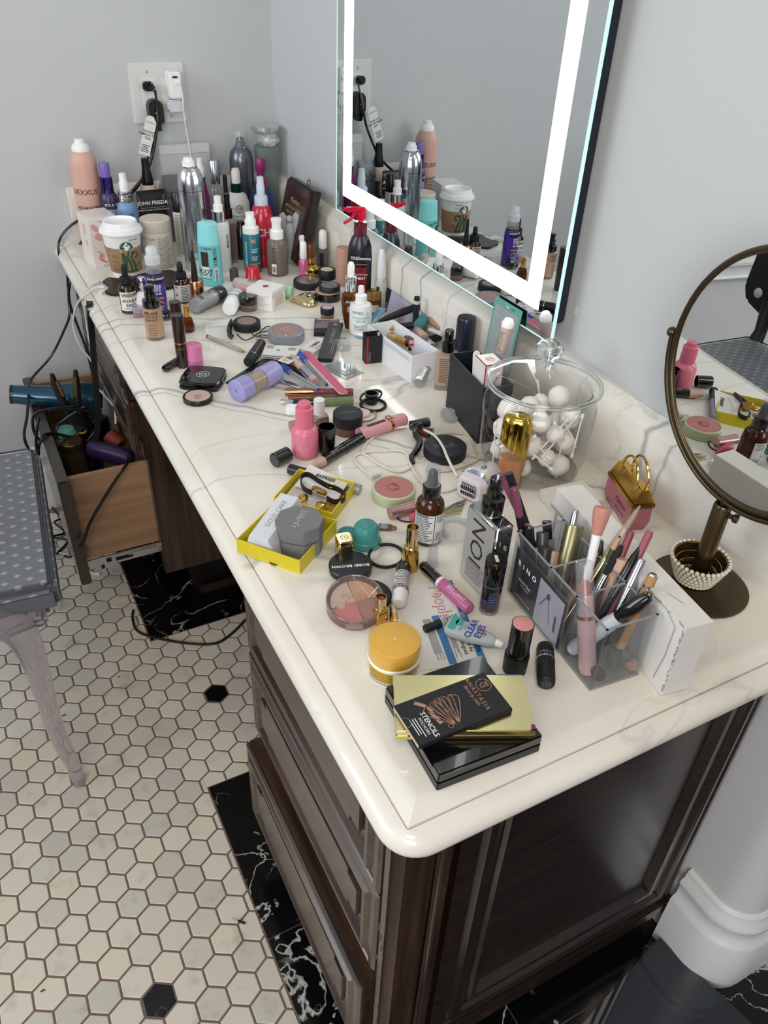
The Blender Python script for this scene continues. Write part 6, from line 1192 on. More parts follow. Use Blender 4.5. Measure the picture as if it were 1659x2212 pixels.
# clear pot lid
q = P(969, 906); t = tag(obj('loose_lid', mv(xf(join(lathe([(0.0005, 0.0), (0.013, 0.0), (0.0155, 0.001), (0.0155, 0.004), (0.0145, 0.004), (0.0138, 0.0015), (0.0005, 0.0012)], 32), torus(0.010, 0.0005, 28, 6, c=(0, 0, 0.0014))), Rx(0.35)), q.x, q.y, q.z + 0.006), clear('#eef1f2', 0.3, 0.05, '#c4c8c9')), 'small clear plastic pot lid leaning by the black tray', 'lid')
# ================================================================ near half of the counter
YEL = mat('#dcc818', 0.45, noise=0.12, nscale=30)
def tray(label, N, A, Bq, top, name='gift_box'):
    n_, rz, w_, d_, h_ = corner_box(N, A, Bq, top); t = thing(name, label, 'box', n_, rz); y0, y1 = min(0, d_), max(0, d_); th = 0.0013
    obj('tray', join(box(0, w_, y0, y0 + th, 0, h_), box(0, w_, y1 - th, y1, 0, h_), box(0, th, y0 + th, y1 - th, 0, h_), box(w_ - th, w_, y0 + th, y1 - th, 0, h_), box(th, w_ - th, y0 + th, y1 - th, 0, th)), YEL, t)
    return t, w_, y0, y1, h_, rz
ty1, wy, ya0, ya1, hy, rzA = tray('yellow gift box base holding a grey ring box, nearest the counter edge', (648, 1241), (513, 1193), (723, 1150), (648, 1212))
ty2, wy2, yb0, yb1, hy2, rzB = tray('yellow gift box lid holding a watch and earring cards', (717, 1134), (592, 1101), (775, 1069), (716, 1108))
dA = Vector((math.cos(rzA), math.sin(rzA), 0)); dN = Vector((-dA.y, dA.x, 0)) * (1 if ya1 > 0 else -1)
OA = Vector(ty1.location); WA = wy; DA = ya1 if ya1 > 0 else -ya0
def inA(fu, fv, z): v = OA + dA * (WA * fu) + dN * (DA * fv); v.z = H + z; return v
# gold cake carton: trapezoid bar
a_ = inA(0.66, 0.06, 0.003); b_ = inA(0.74, 0.98, 0.012)
dd = b_ - a_; L = dd.length; y = dd.normalized(); x = y.cross(Vector((0, 0, 1))).normalized(); n = x.cross(y)
t = thing('soap_carton', 'white trapezoid carton reading GOLD CAKE lying in the near yellow box', 'carton', a_, rot=Matrix((x, -n * -1, y)).transposed().to_quaternion() if False else Matrix((x, y, n)).transposed().to_quaternion())
sec_ = [(-0.023, 0.0), (0.023, 0.0), (0.013, 0.030), (-0.013, 0.030)]
g = ([(px_, yy, pz_) for yy in (0, L) for px_, pz_ in sec_], [(0, 1, 2, 3), (7, 6, 5, 4)] + [(i, 4 + i, 4 + (i + 1) % 4, (i + 1) % 4) for i in range(4)])
obj('carton', bevel(g, 0.0006), mat('#d3d6dc', 0.3, coat=0.3), t)
art(t, lay(m2(txt('GOLD CAKE', 0.0095), 0, L * 0.55, PI / 2), T(0, 0, 0.030), 0.0006), mat('#a5a09a', 0.4))
# grey octagonal ring box
q = inA(0.30, 0.50, 0.0015); t = thing('ring_box', 'grey octagonal velvet ring box with silver lettering in the near yellow box', 'box', q, rzA + 0.22)
GV = mat('#77797a', 0.75, noise=0.15, nscale=120, bump=0.3); oc = [(0.026, 0.010), (0.026, -0.010), (0.013, -0.024), (-0.013, -0.024), (-0.026, -0.010), (-0.026, 0.010), (-0.013, 0.024), (0.013, 0.024)][::-1]
oc = [(x * 1.12, y * 1.12) for x, y in oc]
obj('base', prism(oc, 0, 0.021, 0.001), GV, t); lid_ = obj('lid', prism(oc, 0.0225, 0.043, 0.001), GV, t)
cf_ = facing(q) - (rzA + 0.22) + PI / 2
art(lid_, lay(m2(txt("Dillard's", 0.0115), 0, 0, cf_ + PI + 1.2), T(0, 0, 0.043)), mat('#c9cbd0', 0.3, 0.5), 'silver_lettering')
for k_ in range(2): obj('coin', mv(lathe([(0.009, 0), (0.009, 0.0016), (0, 0.0016)], 24), *(Matrix.Rotation(-(rzA + 0.22), 3, 'Z') @ (inA(0.25 + 0.18 * k_, 0.08, 0.0020 + 0.0018 * k_) - q))), mat('#5c5838', 0.4, 0.6), t) if False else None
tag(obj('coin', mv(lathe([(0.009, 0), (0.009, 0.0016), (0, 0.0016)], 24), *inA(0.42, 0.07, 0.0016)), mat('#6b6440', 0.4, 0.6)), 'dull bronze coin in front of the grey ring box', 'coin')
# watch card, earrings, watch in the yellow lid
dB = Vector((math.cos(rzB), math.sin(rzB), 0)); dM = Vector((-dB.y, dB.x, 0)) * (1 if yb1 > 0 else -1); OB = Vector(ty2.location); DB = yb1 if yb1 > 0 else -yb0
def inB(fu, fv, z): v = OB + dB * (wy2 * fu) + dM * (DB * fv); v.z = H + z; return v
def quad_card(name, label, cat, p4, m, th=0.0006):
    p4 = [Vector(p) for p in p4]; nrm = (p4[1] - p4[0]).cross(p4[3] - p4[0]).normalized() * th
    t = tag(obj(name, ([tuple(p) for p in p4] + [tuple(p + nrm) for p in p4], [(3, 2, 1, 0), (4, 5, 6, 7)] + [(i, (i + 1) % 4, 4 + (i + 1) % 4, 4 + i) for i in range(4)]), m), label, cat); return t
ec = [inB(0.12, 0.50, 0.010), inB(0.12, 1.02, 0.016), inB(0.86, 1.12, 0.024), inB(0.86, 0.52, 0.017)]
t = quad_card('earring_card', 'white earring card printed EXPRESS sticking out of the yellow lid', 'card', ec, mat('#dfdcd8', 0.5))
xd = (ec[2] - ec[1]).normalized(); yd = (ec[1] - ec[0]).normalized(); zd = xd.cross(yd).normalized(); xd = yd.cross(zd)
if zd.z < 0: zd = -zd; 
MM = Matrix((xd, zd.cross(xd), zd)).transposed().to_4x4(); MM.translation = ec[1] * 0.5 + ec[2] * 0.5 - yd * 0.012 + zd * 0.0009
art(t, lay(m2(txt('EXPRESS', 0.0078, bold=0.03), 0, 0, PI), MM, 0.0004), INK)
quad_card('jewellery_card', 'plain white card lying under the watch in the yellow lid', 'card', [inB(0.3, 0.04, 0.004), inB(0.3, 0.8, 0.006), inB(0.95, 0.98, 0.0085), inB(0.95, 0.1, 0.0065)], mat('#e3e0dc', 0.5))
q = inB(0.40, 0.42, 0.022)
wt = thing('wristwatch', 'small gold wristwatch with a looped black leather strap on the yellow lid', 'watch', q, rzB)
obj('case', xf(lathe([(0.008, 0), (0.0115, 0.001), (0.0118, 0.004), (0.0105, 0.0052), (0.0095, 0.0050), (0, 0.0048)], 32), Rx(0.5) @ Ry(-0.25)), GLD, wt)
fc = obj('dial', xf(lathe([(0.0094, 0.0050), (0.0092, 0.0054), (0, 0.0054)], 32), Rx(0.5) @ Ry(-0.25)), mat('#bf9336', 0.3, 0.6), wt)
art(fc, xf(lay(join2(stroke([(0, 0), (0.004, 0.003)], 0.0005), stroke([(0, 0), (-0.002, 0.006)], 0.0004), *[m2(rect(-0.0003, 0.0003, 0.0070, 0.0085), 0, 0, k * PI / 6) for k in range(12)]), T(0, 0, 0.0056)), Rx(0.5) @ Ry(-0.25)), DK, 'hands')
def ribbon(pts, wd, th, up=Vector((0, 0, 1))):
    ps = smooth_path(pts, 6); V = []; F = []
    for i, p in enumerate(ps):
        t_ = (ps[min(i + 1, len(ps) - 1)] - ps[max(i - 1, 0)]).normalized(); s_ = Vector((0, 0, 1)) if abs(t_.z) < 0.95 else Vector((0, 1, 0)); n_ = t_.cross(s_).normalized()
        for a, b in ((-1, -1), (1, -1), (1, 1), (-1, 1)): V.append(tuple(p + s_ * (a * wd / 2) + n_ * (b * th / 2)))
    for i in range(len(ps) - 1):
        for k in range(4): F.append((i * 4 + k, i * 4 + (k + 1) % 4, i * 4 + 4 + (k + 1) % 4, i * 4 + 4 + k))
    F.append((3, 2, 1, 0)); o = 4 * (len(ps) - 1); F.append((o, o + 1, o + 2, o + 3)); return V, F
iv = Matrix.Rotation(-rzB, 3, 'Z')
def W2(u, v, z): return iv @ (P(u, v, H + z) - q)
obj('strap', ribbon([W2(674, 1064, 0.020), W2(658, 1057, 0.020), W2(650, 1042, 0.022), W2(653, 1028, 0.026), W2(668, 1026, 0.030), W2(690, 1040, 0.031), W2(712, 1052, 0.029)], 0.008, 0.0016), mat('#1d1512', 0.4), wt)
obj('strap', ribbon([W2(706, 1076, 0.020), W2(722, 1084, 0.018), W2(742, 1080, 0.020), W2(745, 1068, 0.022), W2(728, 1056, 0.026), W2(708, 1050, 0.028)], 0.008, 0.0016), mat('#241814', 0.4), wt)
obj('buckle', mv(xf(torus(0.004, 0.0008, 20, 6), Rx(PI / 2)), *W2(713, 1048, 0.032)), GLD, wt)
for lb, (u, v) in (('oval gold earring left of the watch dial', (655, 1076)), ('oval gold earring below the watch dial', (692, 1092))):
    tag(obj('earring', mv(xf(ball(0.009, (0, 0, 0), 1, 0.75, 0.35, 10), Rz(0.6) @ Rx(0.3)), *P(u, v, H + 0.0165)), GLD), lb, 'earring')
tag(obj('trinket', mv(join(*[torus(0.003 + 0.0004 * k, 0.0007, 14, 5, c=(0.004 * (k % 3) - 0.004, 0.0035 * (k // 3) - 0.003, 0.0008 * (k % 2))) for k in range(8)]), *P(716, 1100, H + 0.0085)), GLD), 'little tangle of gold chain links at the near corner of the yellow lid', 'jewellery')
# green blush
t, R, hh = compact('round pale green blush compact with a rose pan and rust emblem', (850, 1073), 47, 26, mat('#b3bf95', 0.4), mat('#b56f6a', 0.6, noise=0.2, nscale=300), rim=0.9)
art(t, lay(join2(ring(0.0075, 0.0088, -0.001, 0, 24, 0.5, 5.2), ring(0.0045, 0.0056, 0.002, -0.001, 20, 3.4, 8.6), stroke([(0.001, -0.008), (0.003, 0.0), (0.001, 0.009)], 0.0011)), T(0, 0, hh) @ Rz(PI / 2 + 0.3), 0.0002), mat('#a5491f', 0.5), 'emblem')
obj('hinge', mv(box(-0.006, 0.0, -0.009, 0.009, 0.002, hh - 0.003, 0.001), -R + 0.001, 0, 0), mat('#b3bf95', 0.4), t)
# rose lipstick, teardrop, elastic, amber spray
q = P(880, 1112); tag(obj('hair_tie', mv(torus(0.018, 0.0012, 36, 6, c=(0, 0, 0.0013)), *q), mat('#3a241d', 0.7)), 'thin dark brown elastic under the rose metal lipstick', 'hair tie')
t, L, rm = lying('lipstick', 'rose metal lipstick cap lying open end forward under the green compact', 'lipstick', (842, 1109), (897, 1094), 13, [('tube', mat('#b98d88', 0.25, 0.7), [(0.85, 0.03), (0.88, 0.0), (1, 0.0), (1, 1), (0, 1)]), ('inside', mat('#a9756b', 0.5), [(0, 0.25), (0.84, 0.24), (0.86, 0.01)])], lift=0.0024, lift2=0.0024)
t, L, rm = lying('makeup_sponge', 'coral pink teardrop sponge behind the amber spray bottle', 'sponge', (884, 1119), (940, 1112), 12, [('sponge', mat('#dc4f66', 0.5), [(0, 0), (0.7, 0.06), (1, 0.28), (0.9, 0.5), (0.5, 0.8), (0.25, 1.0), (0, 1.0)])])
t, h, s = upright('spray_bottle', 'amber glass spray bottle with white ingredients label and clear overcap', 'bottle',
    [('glass', mat('#4a230c', 0.06, 0, 0.3), [(30, 0), (32, 0.015), (32, 0.45), (29, 0.54), (20, 0.605), (15, 0.62)]), ('collar', BLKG, [(19.5, 0.615), (20, 0.62), (19.5, 0.75), (16, 0.76)]), ('nozzle', mat('#2a3036', 0.35), [(12, 0.755), (12, 0.82), (9, 0.93), (7, 0.95), (0, 0.95)]), ('overcap', clear('#f4f6f8', 0.16, 0.05, '#b7bcc2'), [(17, 0.765), (16, 0.96), (14, 1.0), (0, 1.0)])], B=(921, 1182), top=(931, 999), rb=31, rt_=14)
R = 32.2 * s
art(t, wrap(rect(-0.022, 0.0075, 0.055 * h, 0.445 * h, 14), R), mat('#dcdcda', 0.5), 'label'); art(t, wrap(rect(0.0085, 0.024, 0.055 * h, 0.445 * h, 8), R), mat('#dcdcda', 0.5), 'label')
art(t, join(wrap(lines(-0.020, 0.006, 0.425 * h, 17, 0.0027, 0.0010, 0.3, 8), R, off=0.0006), wrap(lines(0.010, 0.022, 0.425 * h, 4, 0.0027, 0.0009), R, off=0.0006), wrap(lines(0.010, 0.022, 0.20 * h, 6, 0.0027, 0.0009), R, off=0.0006), wrap(m2(txt('INGREDIENTS', 0.003, bold=0.02), -0.010, 0.433 * h), R, off=0.0006)), INK)
# gold clips fan
for k in range(7):
    a = P(958, 1102 + 2.5 * k); b = P(1007 - 2 * k, 1081 + 5 * k)
    t = tag(obj('hair_grip', tube([a + Vector((0, 0, 0.0012 + 0.0012 * (k % 3))), (a + b) / 2 + Vector((0, 0, 0.003 + 0.001 * (k % 2))), b + Vector((0, 0, 0.0012))], 0.0010, 6, flat=0.6), mat('#b5a56a', 0.25, 0.9) if k > 2 else mat('#8c8a86', 0.25, 0.9)), ('slim gold hair grip' if k > 2 else 'slim steel hair grip') + ' in the fan right of the amber spray bottle', 'hair grip', 'gold hair grips fanned out on the marble' if k > 2 else 'steel hair grips fanned out on the marble')
# pendant
q = P(833, 1141); t = thing('pendant', 'bronze rectangular pendant with a blue oval stone', 'pendant', q, -0.55)
obj('setting', box(-0.010, 0.008, -0.007, 0.007, 0.0002, 0.0028, 0.0008), mat('#8a6c3c', 0.35, 0.8), t); obj('loop', xf(torus(0.0035, 0.0011, 16, 6), T(0.0105, 0, 0.0015)), mat('#8a6c3c', 0.35, 0.8), t); obj('stone', mv(ball(0.006, (0, 0, 0), 1, 0.85, 0.3, 10), -0.002, 0, 0.003), mat('#6f93ad', 0.15, coat=0.6), t)
# teal silicone cup and a loose silicone lid
TEAL = mat('#4fa8a2', 0.25, 0, 0.35, 1.3)
q = P(752, 1155); s = mpp(q); tag(obj('loose_lid', mv(lathe([(20 * s, 0.0003), (24 * s, 0.001), (24 * s, 0.003), (19 * s, 0.0035), (17 * s, 0.002), (0, 0.002)], 30), *q), TEAL), 'flat teal silicone lid behind the teal cup', 'lid')
c = P(790, 1172); s = mpp(c); t = thing('silicone_cup', 'teal silicone cup standing upside down on its wide brim', 'cup', c)
obj('cup', lathe([(34 * s, 0.0004), (35 * s, 0.0015), (34 * s, 0.0035), (31 * s, 0.004), (31 * s, 0.0075), (28.5 * s, 0.009), (27.5 * s, 0.020), (26 * s, 0.026), (22 * s, 0.0295), (12 * s, 0.0300), (11 * s, 0.0312), (5 * s, 0.0312), (4 * s, 0.0322), (0, 0.0322)], 36), TEAL, t)
# gold rounded square cap of a lipstick
c, h, s = fit((743, 1208), (743, 1150), 19, 17); t = thing('loose_cap', 'gold rounded square lipstick cap with an embossed monogram on top', 'cap', c, facing(c) + 0.25)
obj('cap', loft([(17 * s, 17 * s, 0, 5), (18 * s, 18 * s, h * 0.04, 5), (18 * s, 18 * s, h * 0.93, 5), (16 * s, 16 * s, h, 5)], 32), PGLD, t)
art(t, lay(m2(join2(ring(0.0045, 0.0052), txt('YSL', 0.0055)), 0, 0, PI / 2), T(0, 0, h)), mat('#a98a4a', 0.3, 0.8), 'monogram')
q = P(834, 1203); tag(obj('hair_tie', mv(xf(torus(0.0235, 0.0021, 44, 8, c=(0, 0, 0.0023)), Rz(0.5) @ Matrix.Diagonal((1.0, 0.92, 1, 1))), *q), mat('#22181a', 0.75, noise=0.4, nscale=400)), 'dark brown hair elastic lying between the gold cap and the gold lipstick', 'hair tie')
# gold lipstick open
def gold_lip(label, B, top, k=1.0, red=None):
    c, h, s = fit(B, top, 17 * k, 12 * k); t = thing('lipstick', label, 'lipstick', c, facing(c) + 0.4)
    obj('base', loft([(15 * k * s, 15 * k * s, 0, 4), (16 * k * s, 16 * k * s, 0.0008, 4), (16 * k * s, 16 * k * s, h * 0.42, 4), (14 * k * s, 14 * k * s, h * 0.50, 3)], 28), GLD, t)
    obj('collar', lathe([(14.5 * k * s, h * 0.49), (15.5 * k * s, h * 0.51), (15.5 * k * s, h * 0.55), (13 * k * s, h * 0.57)], 24), GLD, t)
    obj('tube', lathe([(12.5 * k * s, h * 0.56), (13 * k * s, h * 0.58), (13 * k * s, h), (11.5 * k * s, h), (11 * k * s, h * 0.80), (0, h * 0.80)], 28), PGLD, t)
    if red: obj('bullet', lathe([(9 * k * s, h * 0.80), (9 * k * s, h * 0.92), (5 * k * s, h * 0.955), (0, h * 0.95)], 20), red, t)
    return t
gold_lip('tall square based gold lipstick with an empty tube, right of the dark hair elastic', (884, 1240), (887, 1131))
# black compacts and quad palette
t, R, hh = compact('round black compact with white lettering behind the four colour palette', (757, 1231), 47, 17, BLK, rim=0.02)
art(t, lay(m2(txt('BOBBI BROWN', 0.0064, bold=0.02, space=1.1), 0, 0, -PI / 2 + 0.15), T(0, 0, hh) @ T(0.004, 0, 0), 0.0003), LT)
obj('face', lathe([(R * 0.97, hh - 0.0012), (0, hh - 0.0011)], 36), BLK, t) if False else None
t, R, hh = compact('large black compact lying under the four colour palette', (796, 1292), 50, 12, BLKM, rim=0.02)
q = P(767, 1311, H + 0.004); s = mpp(q); q.z = H + 0.0185; q = P(767, 1298, H + 0.0185); R = 63 * s
aw = away(q); ax = Vector((-aw.y, aw.x, 0)); mrot = Matrix.Rotation(-0.24, 4, ax) @ Rz(math.atan2(-aw.y, -aw.x))
t = thing('blush_palette', 'round clear-lidded palette with four coloured powders leaning on black compacts', 'compact', q, rot=mrot.to_quaternion())
obj('case', lathe([(R * 0.93, -0.011), (R * 0.99, -0.009), (R * 0.99, -0.002), (R * 0.97, 0.0), (R * 0.86, 0.0), (R * 0.86, -0.002), (0, -0.002)], 48), mat('#6f4a41', 0.3, coat=0.4), t)
for k, (cc, a0, a1) in enumerate((('#e0b68c', -0.35, 1.35), ('#b98a80', 1.35, 2.75), ('#e58d93', 2.75, 4.3), ('#e6d8c8', 4.3, 5.93))):
    # angles run clockwise from the far side
    n_ = 12; V = [(0, 0, -0.0018), (0, 0, -0.0006)]
    for i in range(n_ + 1):
        a = PI - (a0 + 0.02 + (a1 - a0 - 0.04) * i / n_) ; V += [(R * 0.84 * math.cos(a), R * 0.84 * math.sin(a), -0.0018), (R * 0.84 * math.cos(a), R * 0.84 * math.sin(a), -0.0006)]
    F = []
    for i in range(n_): F.append((1, 3 + 2 * i, 5 + 2 * i)); F.append((2 + 2 * i, 4 + 2 * i, 5 + 2 * i, 3 + 2 * i))
    obj('powder', (V, F), mat(cc, 0.75, noise=0.12, nscale=250), t)
obj('dimple', mv(lathe([(0.0055, -0.0005), (0.005, -0.0001), (0, -0.0001)], 24), 0.004 * 0, 0, 0), mat('#d9c9b8', 0.7), t).location = (0.006, -R * 0.46, 0)
obj('lid', lathe([(R * 0.985, 0.0002), (R, 0.0010), (R * 0.99, 0.0042), (R * 0.95, 0.0048), (0, 0.0050)], 48), clear('#f4eeec', 0.05, 0.03, '#d9cfcb'), t, 60)
obj('rim', torus(R * 0.955, 0.0011, 60, 6, c=(0, 0, 0.0047)), clear('#efe6e4', 0.25, 0.05, '#b39a95'), t); obj('clasp', mv(box(0, 0.004, -0.010, 0.010, -0.002, 0.004, 0.001), R * 0.975, 0, 0), clear('#efe6e4', 0.4, 0.05, '#b9a09b'), t)
art(t, lay(m2(txt('MINERAL\nFUSION', 0.0098, space=1.1), 0.002, 0.006, PI / 2), T(0, 0, 0.0050)), clear('#c9a9a0', 0.5, 0.3, '#b58f88'))
# healing ointment tube
t, L, rm = lying('ointment_tube', 'white ointment tube with a navy cap lying across the magazine card', 'tube', (873, 1222), (861, 1305), 17, [('cap', mat('#1b2036', 0.25), [(0.85, 0), (0.95, 0.02), (0.98, 0.26)]), ('tube', mat('#dddcd8', 0.35), [(1, 0.26), (1, 0.72), (0.95, 0.95), (0.7, 1.0), (0, 1.0)])])
art(t, join(wrap(m2(txt('Aquaphor', 0.0085, bold=0.02), 0, L * 0.70, 0), rm)), mat('#1f3470', 0.5), 'lettering'); art(t, join(wrap(rect(-0.012, 0.012, L * 0.62, L * 0.645, 8), rm), wrap(rect(-0.010, 0.010, L * 0.45, L * 0.46, 8), rm)), mat('#b5303a', 0.5), 'red_band'); art(t, join(wrap(lines(-0.011, 0.011, L * 0.585, 4, 0.0030, 0.0010), rm), wrap(lines(-0.011, 0.011, L * 0.42, 5, 0.0028, 0.0010), rm)), INK)
# magazine card
n_, rz, w_, d_, h_ = corner_box((976, 1254), (1052, 1430), (848, 1268)); t = thing('magazine_card', 'magazine subscription card with red outlined title and blue bands under the yellow jar', 'card', n_, rz)
s2 = 1 if d_ > 0 else -1; Dm = abs(d_)
def CM(g, o=0.0004): return lay(([(x, s2 * y) for x, y in g[0]], g[1]), T(0, 0, 0.0006), o)
obj('card', box(0, w_, min(0, d_), max(0, d_), 0.0002, 0.0006), mat('#d9d6d2', 0.55), t)
art(t, CM(join2(rect(0.0, w_, 0.0, 0.008), rect(w_ * 0.42, w_ * 0.98, Dm * 0.44, Dm * 0.56))), mat('#3a73ad', 0.5), 'blue_band')
t_u = facing(n_) - rz
def flat_txt(s_, size, fx, fy, a, **k): return [(x, y, 0.0010) for x, y in m2(txt(s_, size, **k), fx, s2 * fy, a)[0]], txt(s_, size, **k)[1]
pp_ = flat_txt('People', 0.0215, w_ * 0.26, Dm * 0.33, 0.0, bold=0.028)
art(t, pp_, mat('#b8343a', 0.5), 'title'); art(t, ([(x, y, 0.0013) for x, y, z in flat_txt('People', 0.0215, w_ * 0.26, Dm * 0.33, 0.0, bold=0.0)[0]], flat_txt('People', 0.0215, w_ * 0.26, Dm * 0.33, 0.0, bold=0.0)[1]), mat('#dedbd7', 0.55), 'title_fill')
art(t, flat_txt('Offer can only be\nused by Dominguez', 0.0068, w_ * 0.70, Dm * 0.20, 0.0, bold=0.01), INK)
art(t, join(*[CM(rect(w_ * 0.45, w_ * (0.92 - 0.05 * (k % 3)), Dm * (0.34 + 0.022 * k) - 0.0005, Dm * (0.34 + 0.022 * k) + 0.0005), 0.0006) for k in range(4)], *[CM(rect(w_ * 0.45, w_ * (0.92 - 0.07 * (k % 2)), Dm * (0.60 + 0.022 * k) - 0.0005, Dm * (0.60 + 0.022 * k) + 0.0005), 0.0004) for k in range(6)]), GINK)
art(t, flat_txt('FOR RESERVATION', 0.006, w_ * 0.70, 0.004, 0.0, bold=0.02), LT, 'band_lettering')
# gold lipsticks near the jar
gold_lip('open gold lipstick with red bullet standing behind the yellow jar', (820, 1353), (822, 1281), 0.95, mat('#8e2b33', 0.35))
t, L, rm = lying('lipstick', 'slim gold lipstick cap lying behind the yellow jar', 'lipstick', (850, 1311), (851, 1352), 8.5, [('cap', PGLD, [(0.8, 0), (1, 0.03), (1, 0.45)]), ('base', GLD, [(1.08, 0.45), (1.08, 1.0), (0, 1.0)])])
# yellow jar
c, h, s = fit((846, 1486), (847, 1336), 58, 60); fa = facing(c); t = thing('cream_jar', 'round yellow cream jar with a clear rimmed golden lid', 'jar', c, fa)
obj('base', lathe([(52 * s, 0), (56 * s, 0.0015), (57 * s, h * 0.10)], 44), WHT, t); obj('jar', lathe([(55 * s, h * 0.08), (56.5 * s, h * 0.11), (58 * s, h * 0.44)], 44), mat('#f0bd16', 0.35, coat=0.4), t)
obj('band', lathe([(58.5 * s, h * 0.44), (58.8 * s, h * 0.50), (57 * s, h * 0.52)], 44), WHT, t); obj('lid', lathe([(54 * s, h * 0.52), (55.5 * s, h * 0.54), (55 * s, h * 0.94), (53 * s, h * 0.955), (0, h * 0.96)], 48), mat('#ecbc44', 0.35), t)
obj('lid_shell', lathe([(58 * s, h * 0.53), (58.5 * s, h * 0.55), (58 * s, h * 0.97), (56.5 * s, h), (55.3 * s, h * 0.975), (0, h * 0.975)], 48), clear('#fbf4df', 0.08, 0.03, '#e9d49a'), t, 50)
obj('nub', mv(lathe([(0.0016, h * 0.975), (0.001, h * 0.985), (0, h * 0.985)], 12), 0, 0, 0), mat('#e6d09a', 0.4), t)
art(t, join(wrap(lines(-0.030, 0.030, h * 0.40, 7, 0.0026, 0.0008, 0.2, 12), 57.6 * s), ), mat('#6b5310', 0.5))
# pink gloss
t, L, rm = lying('lip_gloss', 'sparkly pink lip gloss with a black cap lying on the magazine card', 'lip gloss', (913, 1221), (1015, 1316), 13.5, [('cap', BLKG, [(0.78, 0), (0.88, 0.02), (0.92, 0.38)]), ('collar', mat('#dfc3cf', 0.4), [(0.98, 0.38), (1.0, 0.43)]), ('tube', mat('#c9689c', 0.1, 0, 0.3, 1.3), [(0.98, 0.43), (1.0, 0.97), (0.9, 1.0), (0, 1.0)])], lift=0.0012, lift2=0.0012)
art(t, wrap(m2(txt('LIP GLOSS\nBRILLIANT', 0.0068, bold=0.01), 0.0, L * 0.74, PI / 2), rm, a=-0.1), mat('#e3b7cd', 0.4))
# clear items
t, h, s = upright('pen_cap', 'tapered clear plastic cap standing in front of the amber spray bottle', 'cap', [('cap', clear('#f2f4f5', 0.14, 0.04, '#c3c7ca'), [(14, 0), (14, 0.02), (9, 0.98), (7, 1.0), (0, 1.0)])], B=(932, 1229), top=(941, 1163), rb=13, rt_=8)
q = P(986, 1150); t = tag(obj('dental_tray', mv(join(tube([(0.020 * math.cos(a), 0.024 * math.sin(a), 0.0045) for a in [PI * (-0.1 + 1.2 * i / 20) for i in range(21)]], 0.0042, 8, flat=1.1)), *q), clear('#eef1f3', 0.16, 0.05, '#c8ccd0')), 'clear horseshoe dental tray right of the amber spray bottle', 'dental tray'); t.rotation_euler = (0, 0, 0); 
t, L, rm = lying('perfume_vial', 'tiny glass perfume vial with a black cap lying beside the eye drops', 'vial', (917, 1359), (1001, 1328), 9, [('cap', BLKM, [(0.9, 0), (1, 0.03), (1, 0.30)]), ('collar', BLKM, [(1.1, 0.30), (1.1, 0.40)]), ('vial', clear('#eef1ee', 0.1), [(0.85, 0.40), (0.88, 0.97), (0.7, 1.0), (0, 1.0)])], lift=0.0012, lift2=0.0012)
art(t, wrap(lines(-0.004, 0.004, L * 0.8, 4, 0.004, 0.0010), rm * 0.9), INK)
A = P(966, 1350, H + 0.009); Bq = P(1088, 1394, H + 0.009); s = mpp(A); dd = Bq - A; L = dd.length
t = thing('eye_drop_bottle', 'flat frosted eye drop bottle with turquoise and blue print lying on its side', 'bottle', A, rot=qz(dd))
obj('bottle', loft([(8 * s, 18 * s, 0, 3), (12 * s, 24 * s, 0.003, 3), (13.5 * s, 26 * s, L * 0.12, 3), (13 * s, 24 * s, L * 0.45, 3), (11 * s, 15 * s, L * 0.80, 2.4), (8 * s, 9 * s, L * 0.86)], 32), mat('#c3ced0', 0.3, 0, 0.3, 1.25), t)
obj('tip', lathe([(8 * s, L * 0.86), (8.5 * s, L * 0.90), (8 * s, L * 0.97), (5 * s, L), (0, L)], 20), mat('#dfe3e2', 0.35), t)
MT = Matrix(((0, 0, 1, 13.6 * s), (1, 0, 0, 0), (0, 1, 0, 0), (0, 0, 0, 1)))
art(t, lay(join2(rect(-22 * s, 20 * s, L * 0.05, L * 0.17, 3), m2(disc(10 * s, ry=7 * s), -6 * s, L * 0.19)), MT), mat('#2aa39a', 0.4), 'turquoise_patch'); art(t, lay(m2(txt('CLEAR\nEYES', 0.0105, bold=0.02), -0.0005, L * 0.50, PI), MT), mat('#28319b', 0.4), 'lettering'); art(t, lay(join2(m2(txt('SENSITIVE\nEYES', 0.0042, bold=0.01), 0, L * 0.29, PI)), MT), mat('#3f9fa0', 0.4), 'small_lettering')
art(t, lay(join2(m2(ring(0.0022, 0.0036, 0, 0, 20, PI, 2 * PI), 0.001, L * 0.655)), MT), mat('#c23a48', 0.4), 'red_mark'); art(t, lay(m2(disc(0.0014), 0.001, L * 0.665), MT), mat('#2c6fb5', 0.4), 'blue_mark')
